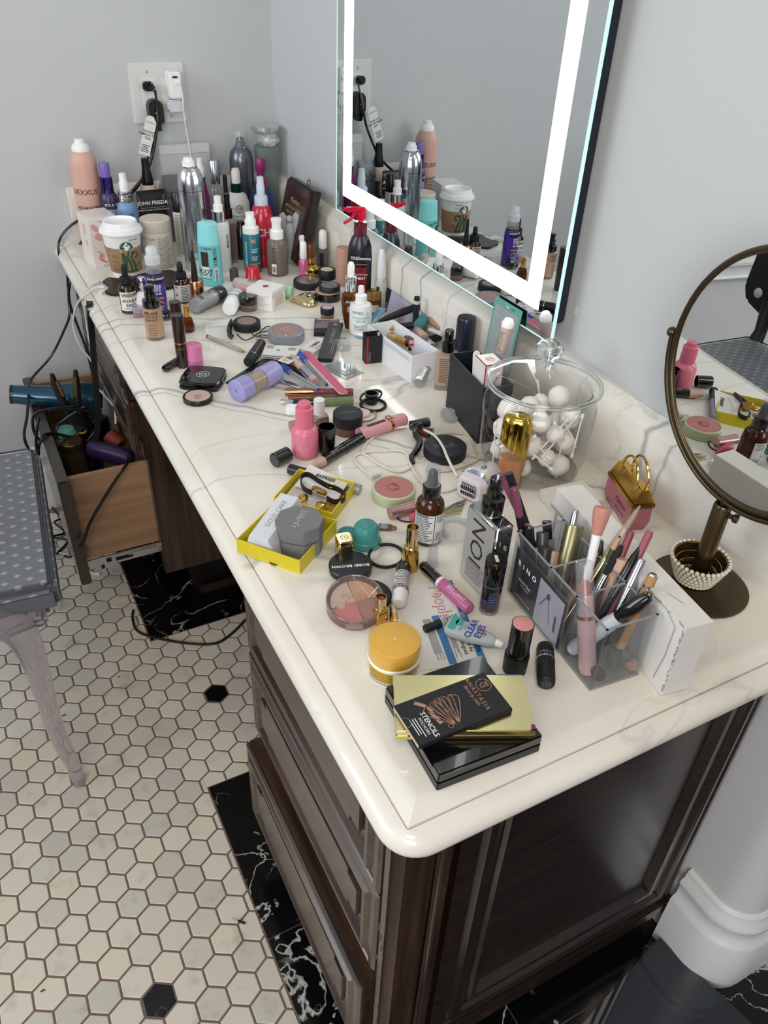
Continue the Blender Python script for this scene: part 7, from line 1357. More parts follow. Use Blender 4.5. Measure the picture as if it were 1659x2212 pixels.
# black roller serum
t, h, s = upright('serum_bottle', 'slim black bottle with clear foot and glossy black cap in front of the mirrored spray', 'bottle', [('foot', clear('#e6e2e0', 0.25, 0.03, '#b5aeaa'), [(20, 0), (21.5, 0.01), (21.5, 0.085)]), ('body', mat('#0e0e18', 0.1, coat=0.6), [(21.5, 0.07), (21.8, 0.08), (21.8, 0.54)]), ('ring', clear('#dcdce0', 0.4, 0.03, '#6a6a72'), [(22.3, 0.54), (22.3, 0.565)]), ('cap', BLKG, [(22, 0.565), (23, 0.98), (21.5, 1.0), (0, 1.0)])], B=(1053, 1331), top=(1074, 1193), rb=21, rt_=22)
R = 22 * s; art(t, wrap(lines(-0.002, 0.007, 0.46 * h, 9, 0.0025, 0.0007), R), mat('#5b6fae', 0.4)); art(t, wrap(m2(txt('FHT', 0.010, italic=0.2), -0.008, 0.2 * h, -PI / 2), R), mat('#5a55a0', 0.4), 'lettering'); art(t, lay(m2(rect(-0.006, 0.006, -0.002, 0.002), 0, 0, 0.3), T(0, 0, h)), mat('#d8c9a0', 0.4), 'sticker')
# mirrored spray
n_, rz, w_, d_, h_ = corner_box((1050, 1301), (1088, 1287), (1007, 1232), top=(1078, 1146)); t = thing('setting_spray', 'mirrored silver rectangular spray bottle with black pump and vertical lettering', 'bottle', n_, rz); dz = abs(d_); y0 = min(0, d_); y1 = max(0, d_)
obj('bottle', box(0, w_, y0, y1, 0, h_, 0.004, 3), mat('#c9cbc9', 0.07, 1.0), t)
obj('shoulder', mv(loft([(w_ * 0.40, w_ * 0.40, 0), (w_ * 0.38, w_ * 0.38, 0.004)], 28), w_ / 2, (y0 + y1) / 2, h_), CHR, t)
zt_ = H + h_; ctr = n_ + Vector((math.cos(rz) * w_ / 2 - math.sin(rz) * (y0 + y1) / 2, math.sin(rz) * w_ / 2 + math.cos(rz) * (y0 + y1) / 2, 0)); hp3 = zat((ctr.x, ctr.y, zt_), 1031); sc2 = mpp((ctr.x, ctr.y, zt_))
obj('pump', mv(lathe([(24 * sc2, 0.003), (25 * sc2, 0.004), (24.5 * sc2, hp3 * 0.46), (17 * sc2, hp3 * 0.50), (16.5 * sc2, hp3 * 0.66), (14 * sc2, hp3 * 0.68), (13 * sc2, hp3 * 0.97), (11 * sc2, hp3), (0, hp3 * 1.01)], 32), w_ / 2, (y0 + y1) / 2, h_), BLKG, t)
MS = Matrix(((0, 0, -1, 0), (-1, 0, 0, y1), (0, 1, 0, 0), (0, 0, 0, 1)))
obj('white_panel', mv(box(-0.0004, 0.0, y0 + 0.003, y1 - 0.003, 0.003, h_ - 0.004), 0, 0, 0), mat('#b9b8b2', 0.25, 0.4), t)
art(t, join(lay(m2(txt('ION', 0.036), dz * 0.5, h_ * 0.62, PI / 2), MS, 0.0006), lay(lines(dz * 0.2, dz * 0.85, h_ * 0.32, 8, 0.0034, 0.0009), MS, 0.0006)), mat('#2a2433', 0.4), 'lettering')
# stick blush
t, h, s = upright('blush_stick', 'open black stick blush with a rosy cream dome standing near the palettes', 'make-up stick', [('cap_base', mat('#111113', 0.55), [(25, 0), (26, 0.01), (27, 0.36)]), ('body', mat('#08090a', 0.08, coat=0.6), [(23.5, 0.34), (24.5, 0.37), (24.5, 0.46), (23.6, 0.47), (24, 0.97), (23.8, 1.0), (22.5, 1.0)]), ('cream', mat('#c9837c', 0.45), [(22.4, 0.985), (22, 1.003), (18, 1.012), (0, 1.016)])], B=(1107, 1464), top=(1124, 1332), rb=26, rt_=22)
# lying bullet lipstick
t, L, rm = lying('lipstick', 'matte black bullet lipstick with a silver ring lying base toward the camera', 'lipstick', (1180, 1478), (1177, 1392), 19.5, [('base', mat('#141416', 0.45), [(0.72, 0), (0.92, 0.02), (1, 0.10), (1.02, 0.56)]), ('ring', SIL, [(1.04, 0.56), (1.04, 0.60)]), ('cap', mat('#141416', 0.45), [(1.0, 0.60), (0.98, 0.85), (0.85, 0.95), (0.5, 1.0), (0, 1.02)])])
art(t, wrap(m2(txt('MAC', 0.0068), 0, L * 0.66, 0), rm * 1.0), GINK); art(t, xf(lay(join2(ring(0.0052, 0.0056), ring(0.0030, 0.0040), disc(0.0015)), T(0, 0, 0)), T(0, 0, -0.0002) @ Rx(PI)), mat('#5d5d62', 0.4), 'emblem')
# palettes
n_, rz, w_, d_, h1_ = corner_box((943, 1710), (1165, 1623), (829, 1516), top=(940, 1676)); t = thing('makeup_palette', 'large glossy black make-up palette at the bottom of the stack', 'palette', n_, rz)
obj('base', box(0, w_, 0, d_, 0, h1_ * 0.48, 0.001), BLK, t); obj('lid', box(0, w_, 0, d_, h1_ * 0.50, h1_, 0.0015), mat('#0c0d10', 0.12, coat=0.5), t)
n_, rz, w_, d_, h2_ = corner_box((855, 1599), (1154, 1597), (849, 1476), top=(854, 1580), z0=H + h1_ + 0.0003); t = thing('makeup_palette', 'mirrored gold palette lying between the black palette and the stencil booklet', 'palette', n_, rz)
GP = mat('#e0cc85', 0.13, 1.0)
obj('base', box(0, w_, 0, d_, 0, h2_ * 0.46, 0.001), GP, t); obj('lid', box(0, w_, 0, d_, h2_ * 0.50, h2_, 0.001), mat('#e3d79c', 0.25, 1.0), t)
art(t, join(lay(rect(w_ * 0.955, w_ * 1.0, 0.0, d_ * 0.02), T(0, 0, h2_)), lay(rect(w_ * 0.97, w_ * 1.0, 0, d_ * 0.10), T(0, 0, h2_))), mat('#7a1d63', 0.5), 'worn_edge'); art(t, lay(rect(w_ * 0.80, w_ * 0.97, d_ * 0.985, d_), T(0, 0, h2_)), mat('#1c4a7c', 0.5), 'worn_edge')
z3 = H + h1_ + h2_ + 0.0006
n_, rz, w_, d_, h3_ = corner_box((905, 1620), (1106, 1539), (848, 1533), z0=z3); h3_ = 0.0055; t = thing('stencil_booklet', 'black brow stencil sleeve with copper lettering on top of the gold palette', 'booklet', n_, rz)
obj('sleeve', box(0, w_, 0, d_, 0, h3_, 0.0004), mat('#1a1a1d', 0.5, noise=0.15, nscale=60), t); CPR = mat('#c08f73', 0.35, 0.6)
obj('card_edge', box(-0.0004, 0.0004, d_ * 0.02, d_ * 0.98, h3_ * 0.15, h3_ * 0.85), mat('#c9b98f', 0.5), t)
TZ = T(0, 0, h3_)
art(t, lay(join2(m2(ring(0.0074, 0.0080), w_ * 0.905, d_ * 0.72), m2(txt('GE', 0.0088, italic=0.3), w_ * 0.905, d_ * 0.72), m2(txt('ANASTASIA', 0.0066, space=1.3), w_ * 0.79, d_ * 0.58, -PI / 2), m2(txt('Beverly Hills', 0.0055, italic=0.4), w_ * 0.735, d_ * 0.60, -PI / 2)), TZ), CPR, 'copper_lettering')
fan = []
for k in range(5):
    a = 0.50 - 0.19 * k; cx, cy = w_ * 0.44, d_ * 0.14; L1 = d_ * 0.66
    pts_f = [(0.0015, 0), (0.006, L1 * 0.35), (0.0095, L1 * 0.85), (0.006, L1), (-0.006, L1), (-0.0095, L1 * 0.85), (-0.006, L1 * 0.35), (-0.0015, 0)]
    fan.append(m2(stroke(pts_f, 0.0007, 4), cx, cy, a)); fan.append(m2(m2(txt('PETITE ARCH', 0.0030), 0, 0, PI / 2), *( (cx - math.sin(a) * L1 * 0.72, cy + math.cos(a) * L1 * 0.72)), a))
art(t, lay(join2(*fan, m2(stroke([(-0.004, 0), (0.0, 0.012), (0.004, 0.022), (0.001, 0.034)], 0.0042), w_ * 0.34, d_ * 0.30, 0.5), m2(ring(0.0022, 0.0027), w_ * 0.37, d_ * 0.14)), TZ), CPR, 'fan_drawing')
art(t, lay(join2(m2(txt('STENCILS', 0.0072, bold=0.01), w_ * 0.20, d_ * 0.34, -PI / 2), m2(txt('POCHOIRS', 0.0042), w_ * 0.145, d_ * 0.34, -PI / 2), m2(lines(-0.012, 0.012, 0, 3, 0.0026, 0.0008), w_ * 0.11, d_ * 0.34, -PI / 2)), TZ), LT, 'white_lettering')
art(t, lay(m2(ring(0.0058, 0.0063, 0, 0, 20, -PI / 2, PI / 2), 0, d_ * 0.55), TZ), mat('#8f8a80', 0.4), 'thumb_notch')
# ================================================================ right hand side
# ---- black paper tray with cartons
n_, rz, w_, d_, h_ = corner_box((1030, 959), (1090, 950), (968, 877), top=(1045, 839)); y0, y1 = min(0, d_), max(0, d_); th = 0.0018
TRM = mat('#1f2126', 0.5)
bt = thing('organizer_box', 'tall matte black open desk box left of the glass jar', 'box', n_, rz)
obj('box', join(box(0, w_, y0, y0 + th, 0, h_), box(0, w_, y1 - th, y1, 0, h_), box(0, th, y0 + th, y1 - th, 0, h_), box(w_ - th, w_, y0 + th, y1 - th, 0, h_), box(th, w_ - th, y0 + th, y1 - th, 0, th)), TRM, bt)
e_ = 0.0009; zr = h_ * 0.84
obj('rim', join(box(-e_, w_ + e_, y0 - e_, y0, zr, h_, 0.0003), box(-e_, w_ + e_, y1, y1 + e_, zr, h_, 0.0003), box(-e_, 0, y0, y1, zr, h_, 0.0003), box(w_, w_ + e_, y0, y1, zr, h_, 0.0003)), TRM, bt)
bM = Matrix.Translation(n_) @ Rz(rz)
def inT(fx, fy, z): return bM @ Vector((w_ * fx, y0 + (y1 - y0) * fy, z))
bh = h_
t, L = strip3('nail_file', 'white rounded nail file standing in the matte black box', 'nail file', inT(0.25, 0.30, 0.004), PX(1029, 757, inT(0.25, 0.30, 0).x + 0.003), 0, None)
obj('file', prism([(0.006 * math.cos(a), 0.006 + 0.006 * math.sin(a)) for a in [PI + PI * i / 8 for i in range(9)]] + [(0.006 * math.cos(a), L - 0.006 + 0.006 * math.sin(a)) for a in [PI * i / 8 for i in range(9)]], 0, 0.0016, 0.0004), mat('#e8e8ec', 0.5), t)
cz = bh + 0.014; c0 = inT(0.30, 0.12, 0); 
t = thing('mascara_carton', 'cream carton with red edges standing in the matte black box', 'carton', inT(0.12, 0.10, 0.003), rz); cw2, cd2, ch2 = w_ * 0.62, (y1 - y0) * 0.30, zat(inT(0.12, 0.10, 0.003), 790)
obj('carton', box(0, cw2, 0, cd2, 0, ch2, 0.0004), mat('#e3dfd7', 0.45), t); RE = mat('#b2263c', 0.45)
obj('red_edges', join(box(-0.0004, 0.0012, -0.0004, 0.0012, 0, ch2 + 0.0003), box(cw2 - 0.0012, cw2 + 0.0004, -0.0004, 0.0012, 0, ch2 + 0.0003), box(0, cw2, -0.0004, 0.0008, ch2 - 0.0012, ch2 + 0.0004), box(-0.0004, 0.0008, 0, cd2, ch2 - 0.0012, ch2 + 0.0004)), RE, t)
art(t, lay(join2(m2(ring(0.0062, 0.0068), cw2 / 2, cd2 / 2), m2(ring(0.0048, 0.0052), cw2 / 2, cd2 / 2), m2(txt('FLO', 0.005), cw2 / 2, cd2 / 2, 0.4)), T(0, 0, ch2), 0.0006), RE, 'round_emblem')
t = thing('perfume_carton', 'narrow black carton standing at the back of the matte black box', 'carton', inT(0.55, 0.55, 0.003), rz); obj('carton', box(0, w_ * 0.35, 0, 0.012, 0, bh * 1.02, 0.0004), BLKM, t)
# hanging packet between box and mirror wall
xk = -0.050; KA, KB, KC, KD = PX(1043, 745, xk - 0.02), PX(1104, 765, xk - 0.02), PX(1123, 674, xk), PX(1066, 638, xk)
KA.z = KB.z = (KA.z + KB.z) / 2
hgt = ((KD - KA).length + (KC - KB).length) / 2; yw = abs(KD.y - KC.y); base = Vector((xk - 0.025, (KA.y + KB.y) / 2 + 0.0, H))
ztop = (KC.z + KD.z) / 2 - H; t = thing('blister_packet', 'teal hanging packet with a clear window leaning behind the matte black box', 'packet', (xk - 0.012, (KC.y + KD.y) / 2, H))
MR = Ry(0.10) @ Matrix(((0, 0, -1, 0), (-1, 0, 0, 0), (0, 1, 0, 0), (0, 0, 0, 1))); pw = yw / 2
def rr_ring(w2, h2, ins, z0, z1): return join(box(-w2, w2, 0, ins, z0, z1), box(-w2, w2, h2 - ins * 2.2, h2, z0, z1), box(-w2, -w2 + ins, ins, h2 - ins * 2.2, z0, z1), box(w2 - ins, w2, ins, h2 - ins * 2.2, z0, z1))
obj('card', xf(rr_ring(pw, ztop, 0.005, 0, 0.001), MR), mat('#5fa79b', 0.4), t); fb_ = obj('back_panel', xf(box(-pw, pw, 0, ztop, -0.0012, -0.0001), MR), mat('#1b2430', 0.4), t)
bk_ = join2(m2(txt('blackheads', 0.0085, bold=0.01), 0, ztop * 0.42), m2(txt('no more', 0.0125, bold=0.01), 0, ztop * 0.30), m2(txt('nose strips', 0.0045), 0, ztop * 0.2))
art(fb_, xf(([(-x, y, -0.0015) for x, y in bk_[0]], bk_[1]), MR), LT, 'lettering'); obj('backing', xf(box(-pw + 0.005, pw - 0.005, 0.005, ztop - 0.011, 0, 0.0005), MR), mat('#b7b5b8', 0.4, noise=0.3, nscale=30), t)
obj('window', xf(box(-pw + 0.005, pw - 0.005, 0.005, ztop - 0.011, 0.002, 0.0024), MR), clear('#f4f8f8', 0.08), t); art(t, xf(lay(join2(m2(disc(0.0042, ry=0.0025), 0, ztop - 0.006)), T(0, 0, 0.001)), MR), mat('#b9bfc2', 0.4), 'hang_hole'); art(t, xf(lay(m2(txt('1 PAIR', 0.004), 0.014, ztop - 0.006), T(0, 0, 0.001)), MR), INK)
t, L = stick('cream_sample', 'torn pink and white sample tube standing against the teal packet', 'tube', PX(1080, 762, -0.085), PX(1100, 688, -0.075), [('tube', mat('#d3b3b1', 0.4, noise=0.3, nscale=60), [(0.0075, 0), (0.009, 0.1), (0.0095, 0.75)]), ('torn_end', WHT, [(0.0095, 0.75), (0.010, 0.88), (0.006, 1.0), (0, 1.0)])])
art(t, wrap(lines(-0.007, 0.007, L * 0.62, 9, 0.0035, 0.0013), 0.0093, a=PI * 0.0), mat('#5b7a4a', 0.5))

# ---- glass jar
jc, jh, js = fit((1163, 1056), (1207, 729), 100, 26)
jc = P(1158, 1000); js = mpp(jc); jh = zat(jc + away(jc) * 0.012, 729); JG = clear('#ffffff', 0.0, 0.02, '#e3e9e8')
R0 = 0.5 * (P(1290, 985) - P(1052, 985)).length * 0.93
if jc.x + R0 > -0.03: jc.x = -0.03 - R0
t = thing('glass_jar', 'large round glass jar of cotton wool balls and swabs with a knobbed glass lid', 'jar', jc, facing(jc)); zb = jh * 0.67
Rb = R0 * 1.0
obj('jar', lathe([(Rb * 0.88, 0), (Rb * 0.95, 0.003), (Rb * 0.99, 0.03), (Rb * 1.02, zb * 0.6), (Rb * 1.03, zb * 0.80), (Rb * 0.98, zb * 0.90), (Rb * 0.88, zb * 0.96), (Rb * 0.88, zb), (Rb * 0.85, zb), (Rb * 0.85, zb * 0.955), (Rb * 0.95, zb * 0.88), (Rb * 0.99, zb * 0.79), (Rb * 0.96, 0.03), (Rb * 0.90, 0.006), (0, 0.006)], 56), JG, t, 70)
ld = thing('jar_lid', 'domed glass lid with a round knob resting on the cotton wool jar', 'lid', (jc.x, jc.y, H + zb + 0.0004)); lh = jh - zb
obj('dome', lathe([(Rb * 0.80, 0), (Rb * 1.0, 0.0), (Rb * 1.025, 0.004), (Rb * 1.0, 0.009), (Rb * 0.97, 0.010), (Rb * 0.90, lh * 0.20), (Rb * 0.60, lh * 0.38), (Rb * 0.26, lh * 0.44), (0, lh * 0.45), ], 56, True), JG, ld, 70)
obj('rim', torus(Rb * 0.99, 0.0035, 64, 10, c=(0, 0, 0.005)), mat('#dfe8e6', 0.03, 0, 0.9, 1.45), ld, 80)
obj('knob', lathe([(0.011, lh * 0.44), (0.010, lh * 0.50), (0.009, lh * 0.56), (0.013, lh * 0.66), (0.019, lh * 0.78), (0.0195, lh * 0.90), (0.015, lh * 0.99), (0, lh)], 36), mat('#eef3f2', 0.0, 0, 0.95, 1.45), ld, 80)
CT = mat('#efe9e2', 0.9, noise=0.15, nscale=70, bump=0.5); rr = random.Random(11)
cpos = []
for lay_ in range(5):
    for k in range(5 if lay_ < 4 else 4):
        a = k * 2 * PI / 5 + lay_ * 0.7; rad = Rb * 0.58 if k or lay_ % 2 else Rb * 0.2; cpos.append((rad * math.cos(a), rad * math.sin(a), 0.022 + lay_ * 0.0195))
cg = ball(0.0155, (0, 0, 0), n=10); cg = ([(x * (1 + rr.uniform(-.09, .09)), y * (1 + rr.uniform(-.09, .09)), z * (1 + rr.uniform(-.09, .09))) for x, y, z in cg[0]], cg[1])
first = None
for x, y, z in cpos:
    if first is None: o = first = obj('cotton_ball', cg, CT, None, 80)
    else: o = first.copy(); COL.objects.link(o)
    o.location = (jc.x + x, jc.y + y, H + z); o.rotation_euler = (rr.uniform(0, 3), rr.uniform(0, 3), rr.uniform(0, 3)); k_ = rr.uniform(0.85, 1.12); o.scale = (k_, k_, k_ * 0.9)
    tag(o, 'white cotton wool ball inside the glass jar', 'cotton ball', 'cotton wool balls in the glass jar')
sg = join(tube([(0, 0, -0.035), (0, 0, 0.035)], 0.0011, 6), ball(0.0026, (0, 0, 0.035), 1, 1, 2.0, 6), ball(0.0026, (0, 0, -0.035), 1, 1, 2.0, 6)); first = None
fj = facing(jc)
for k in range(16):
    if first is None: o = first = obj('cotton_swab', sg, mat('#efece6', 0.7))
    else: o = first.copy(); COL.objects.link(o)
    a = fj + rr.uniform(-1.2, 1.2); rad = Rb * rr.uniform(0.74, 0.84) - 0.012 * abs(k % 3 - 1); o.location = (jc.x + rad * math.cos(a), jc.y + rad * math.sin(a), H + rr.uniform(0.04, 0.085))
    o.rotation_euler = (rr.uniform(-0.9, 0.9), 0, 0); o.rotation_mode = 'XYZ'; o.rotation_euler = Matrix.Rotation(a, 3, 'Z').to_euler() if False else (rr.uniform(-1.0, 1.0), rr.uniform(-0.15, 0.15), a)
    tag(o, 'white cotton swab against the front of the glass jar', 'cotton swab', 'cotton swabs in the glass jar')

# ---- gold topped perfume
c, h, s = fit((1094, 1064), (1113, 884), 28, 22); fa = facing(c); t = thing('perfume_bottle', 'amber perfume bottle with a slanted mirrored gold cap in front of the glass jar', 'bottle', c, fa)
obj('glass', loft([(20 * s, 27 * s, 0, 2.6), (21 * s, 29 * s, 0.002, 2.6), (21 * s, 31 * s, h * 0.56, 2.6)], 36), clear('#fbf2e8', 0.10, 0.04, '#e3cdb8'), t)
obj('perfume', loft([(18 * s, 25 * s, 0.005, 2.6), (18.5 * s, 28 * s, h * 0.41, 2.6)], 32), mat('#b96d17', 0.12, coat=0.5), t)
cap_g = loft([(22 * s, 31 * s, h * 0.545, 2.6), (22 * s, 31 * s, h * 0.90, 2.6), (19 * s, 28 * s, h * 0.97, 2.6), (12 * s, 20 * s, h * 1.0, 2.6)], 36)
cap_g = ([(x, y, z - (0 if z < h * 0.6 else 0.25 * (y + 31 * s) * 0.9 * (1 if y < 0 else 1) * ((z - h * 0.545) / (h * 0.455)) * 0 + (0.009 * max(0, (-y) / (31 * s)) ** 1.5) * 0)) for x, y, z in cap_g[0]], cap_g[1])
cap_g = ([(x, y, z + (0.014 * (-y / (31 * s)) if z < h * 0.6 else 0)) for x, y, z in cap_g[0]], cap_g[1])
obj('cap', cap_g, mat('#c9a63e', 0.07, 1.0), t, 50); art(t, lay(m2(txt('ermano\nbeauty', 0.006, italic=0.3), 0.001, h * 0.475), face_x(21.3 * s)), mat('#9a8a5c', 0.4, 0.4), 'gold_lettering')
# ---- epilator
A = P(1015, 1056, H + 0.021); Bq = P(1062, 1020, H + 0.021); dd = (Bq - A); L = 0.072; t = thing('epilator', 'pale lilac and silver epilator lying with its tweezer head forward', 'epilator', A, rot=qz(dd))
LIL = mat('#cfc6cc', 0.3, coat=0.3)
obj('body', loft([(0.017, 0.021, 0.0, 3.2), (0.0195, 0.0245, 0.006, 3), (0.021, 0.026, 0.018, 2.6), (0.0195, 0.024, 0.038, 2.4), (0.015, 0.019, 0.060, 2.2), (0.006, 0.008, L, 2)], 36), LIL, t)
obj('silver_band', loft([(0.0203, 0.0252, 0.008, 3), (0.0212, 0.0262, 0.013, 2.9), (0.0214, 0.0264, 0.017, 2.8)], 36), SIL, t)
obj('head_plate', loft([(0.0145, 0.0185, -0.004, 4), (0.0165, 0.0205, -0.001, 4), (0.0168, 0.0208, 0.002, 4)], 32), mat('#d9cfd2', 0.3), t)
obj('tweezer_drum', join(*[mv(xf(lathe([(0.0062, -0.0008), (0.0062, 0.0008)], 14), Rx(PI / 2)), 0.0045 * sx, -0.010 + 0.0034 * k, -0.002) for k in range(7) for sx in (-1, 1)]), mat('#7e7a7c', 0.25, 0.8), t)
obj('drum_slot', box(-0.0008, 0.0008, -0.014, 0.014, -0.0085, -0.004, 0.0002), SIL, t); obj('button', mv(ball(0.005, (0, 0, 0), 0.35, 0.7, 1.2, 10), 0.0205, 0, 0.032), mat('#8d8f93', 0.2, 0.8), t); obj('end_cap', loft([(0.0152, 0.0192, 0.0595, 2.2), (0.0115, 0.015, 0.066, 2.1)], 30), mat('#b58c5f', 0.3), t)

# ---- acrylic organiser
n_, rz, w_, d_, h_ = corner_box((1273, 1494), (1094, 1272), (1384, 1462), top=(1311, 1363)); y0, y1 = min(0, d_), max(0, d_)
ACR = clear('#f4f5f6', 0.06, 0.03, '#aeb1b6'); ao = thing('acrylic_organizer', 'clear acrylic make-up organiser with compartments and a black and lilac front card', 'organizer', n_, rz); a = 0.0026
oM = Matrix.Translation(n_) @ Rz(rz); oW, oD0, oD1, oh = w_, y0, y1, h_; oiM = oM.inverted(); near = 0.0 if abs(y0) < 1e-6 else y1
near_y, far_y = (0.0, d_)
obj('front_wall', box(0, w_, min(near_y, near_y + a * (1 if d_ > 0 else -1)), max(near_y, near_y + a * (1 if d_ > 0 else -1)), 0, h_, 0.0004), ACR, ao)
obj('back_wall', box(0, w_, min(far_y, far_y - a * (1 if d_ > 0 else -1)), max(far_y, far_y - a * (1 if d_ > 0 else -1)), 0, h_, 0.0004), ACR, ao)
for fx in (0.0, 0.30, 0.585, 1.0):
    xx = min(max(w_ * fx, 0), w_ - a); obj('divider' if 0 < fx < 1 else 'end_wall', box(xx, xx + a, y0 + a, y1 - a, 0, h_, 0.0004), ACR, ao)
obj('floor_plate', box(a, w_ - a, y0 + a, y1 - a, 0, a), ACR, ao)
EDG = mat('#a9abb0', 0.15, 0, 0.4, 1.3)
obj('top_edge', join(*[box(x0_, x1_, q0, q1, h_ - 0.0006, h_ + 0.0002) for x0_, x1_, q0, q1 in ((0, w_, y0, y0 + a), (0, w_, y1 - a, y1), (0, a, y0, y1), (w_ - a, w_, y0, y1), (w_ * 0.585, w_ * 0.585 + a, y0, y1), (w_ * 0.30, w_ * 0.30 + a, y0, y1))]), EDG, ao)
sgn = 1 if d_ > 0 else -1
def on_face(u, v):
    """pixel to (along, height) on the organiser's front face"""
    o = oiM @ CAM; p = oiM @ (CAM + ray(u, v)); dd = p - o; tt = (near_y - o.y) / dd.y; q = o + dd * tt; return q.x, q.z
c1 = on_face(1124, 1174); c2 = on_face(1231, 1303); c3 = on_face(1212, 1398); c4 = on_face(1108, 1280); mid = on_face(1176, 1246); 
xa, xb = (c2[0] + c3[0]) / 2, (c1[0] + c4[0]) / 2; za, zb_ = (c3[1] + c4[1]) / 2, (c1[1] + c2[1]) / 2; xm = (xa + xb) / 2 - 0.002
yo = near_y - sgn * 0.004
cdp_ = thing('front_card', 'x', 'card') if False else None
obj('card_holder', box(xa - 0.004, xb + 0.004, min(yo - sgn * 0.0012, yo), max(yo - sgn * 0.0012, yo), max(za - 0.003, 0.001), zb_ + 0.004, 0.0003), ACR, ao)
cd_ = obj('insert_card', box(xa, xb, min(yo, yo + sgn * 0.0008), max(yo, yo + sgn * 0.0008), za, zb_), mat('#121418', 0.45), ao)
# art plane on the face: viewer's right is local -x when the depth points away
MFc = Matrix(((-1, 0, 0, xb), (0, 0, -sgn, yo - sgn * 0.0014), (0, 1, 0, za), (0, 0, 0, 1))); cwid = xb - xa; chgt = zb_ - za
art(cd_, lay(rect(cwid * 0.52, cwid * 0.985, chgt * 0.04, chgt * 0.96), MFc), mat('#918f9c', 0.4), 'picture')
art(cd_, lay(join2(m2(txt('B I N O', 0.0098, bold=0.02, space=1.2), cwid * 0.27, chgt * 0.78), m2(txt('Hold On!', 0.0062), cwid * 0.27, chgt * 0.48), m2(lines(-0.009, 0.009, 0, 1, 0.002, 0.0005), cwid * 0.28, chgt * 0.40), m2(txt('cosmetics | jewellery | office | storage', 0.0022), cwid * 0.27, chgt * 0.13)), MFc), LT, 'lettering')
art(cd_, lay(join2(m2(rect(-0.0006, 0.0006, -0.012, 0.012), cwid * 0.64, chgt * 0.60, -0.5), m2(rect(-0.0005, 0.0005, -0.016, 0.014), cwid * 0.76, chgt * 0.50, 0.25), m2(disc(0.003, ry=0.0045), cwid * 0.71, chgt * 0.76), m2(rect(-0.0018, 0.0018, -0.012, 0.010), cwid * 0.89, chgt * 0.42, 0.05)), MFc, 0.0006), mat('#4a4350', 0.4), 'brush_drawing')

# ---- things in the organiser: foot pixel (on its floor) or inside fraction, top pixel and height
def inO(fx, fy, z=0.0035): return oM @ Vector((oW * fx, near_y + (far_y - near_y) * fy, z))
def rod(name, label, cat, foot, top, hz, segs, roll=0, n=16, group=None):
    A = inO(*foot); B_ = P(top[0], top[1], H + hz); return stick(name, label, cat, A, B_, segs, group, roll, n)
MAUVE = mat('#9c4a5c', 0.35); CLR = clear('#f2f4f5', 0.12)
rod('makeup_brush', 'white brush with fluffy peach bristles standing in the organiser', 'brush', (0.42, 0.45), (1303, 1093), 0.150, [('handle', WHT, [(0.003, 0), (0.0042, 0.3), (0.0052, 0.76), (0.0056, 0.80)]), ('bristles', mat('#d99280', 0.9, noise=0.4, nscale=200), [(0.0055, 0.79), (0.0085, 0.90), (0.0098, 0.96), (0.0085, 0.99), (0, 1.0)])])
rod('cosmetic_pencil', 'champagne gold pen with a long pointed clear tip in the organiser', 'pen', (0.50, 0.25), (1383, 1092), 0.150, [('barrel', PGLD, [(0.003, 0), (0.0038, 0.1), (0.0042, 0.60)]), ('tip', clear('#eee8da', 0.3, 0.05, '#cfc6ae'), [(0.0045, 0.60), (0.0048, 0.72), (0.003, 0.93), (0.0008, 1.0), (0, 1.0)])])
rod('eye_pencil', 'olive eye pencil with a sharpened peach end in the organiser', 'pencil', (0.46, 0.55), (1340, 1156), 0.120, [('barrel', mat('#4f5138', 0.3, 0.3), [(0.004, 0), (0.0042, 0.86)]), ('wood', mat('#c8987c', 0.6), [(0.0042, 0.86), (0.0016, 0.98)]), ('tip', DK, [(0.0016, 0.98), (0, 1.0)])])
rod('brow_brush', 'black spoolie brush with a silver collar in the organiser', 'brush', (0.40, 0.35), (1343, 1178), 0.115, [('handle', mat('#8c8e92', 0.3, 0.7), [(0.0035, 0), (0.0042, 0.55)]), ('collar', CHR, [(0.0048, 0.55), (0.0045, 0.70)]), ('spoolie', mat('#1b1a1a', 0.8), [(0.0012, 0.70), (0.0042, 0.76), (0.0036, 0.80), (0.0044, 0.84), (0.0035, 0.88), (0.0040, 0.92), (0.002, 1.0), (0, 1.0)])])
rod('lip_pencil', 'burgundy lip pencil behind the black liner pen in the organiser', 'pencil', (0.35, 0.60), (1364, 1147), 0.125, [('barrel', mat('#8a3a4a', 0.35), [(0.0042, 0), (0.0044, 0.99), (0.003, 1.0), (0, 1.0)])])
t, L = rod('lip_pencil', 'mauve lip pencil with a small white bow mark in the organiser', 'pencil', (0.22, 0.40), (1405, 1147), 0.135, [('barrel', MAUVE, [(0.004, 0), (0.0045, 0.97), (0.0035, 1.0), (0, 1.0)])])
art(t, join(wrap(m2(txt('x', 0.010, bold=0.04), 0, L * 0.84), 0.0046, a=PI), wrap(m2(txt('Naturals', 0.0085, italic=0.3), 0, L * 0.45, PI / 2), 0.0044, a=PI)), LT)
rod('liner_pen', 'glossy black liner pen leaning across the organiser', 'pen', (0.26, 0.25), (1384, 1180), 0.120, [('barrel', mat('#2b2b2f', 0.2, 0.5), [(0.0036, 0), (0.0042, 0.55)]), ('cap', BLKG, [(0.0052, 0.55), (0.0052, 0.62), (0.0045, 0.9), (0.002, 0.99), (0, 1.0)])])
rod('liner_pen', 'black pen with a long matte silver cap in the organiser', 'pen', (0.16, 0.35), (1388, 1208), 0.115, [('barrel', BLKM, [(0.0038, 0), (0.0042, 0.52)]), ('cap', SIL, [(0.0048, 0.52), (0.0048, 0.97), (0.004, 1.0), (0, 1.0)])])
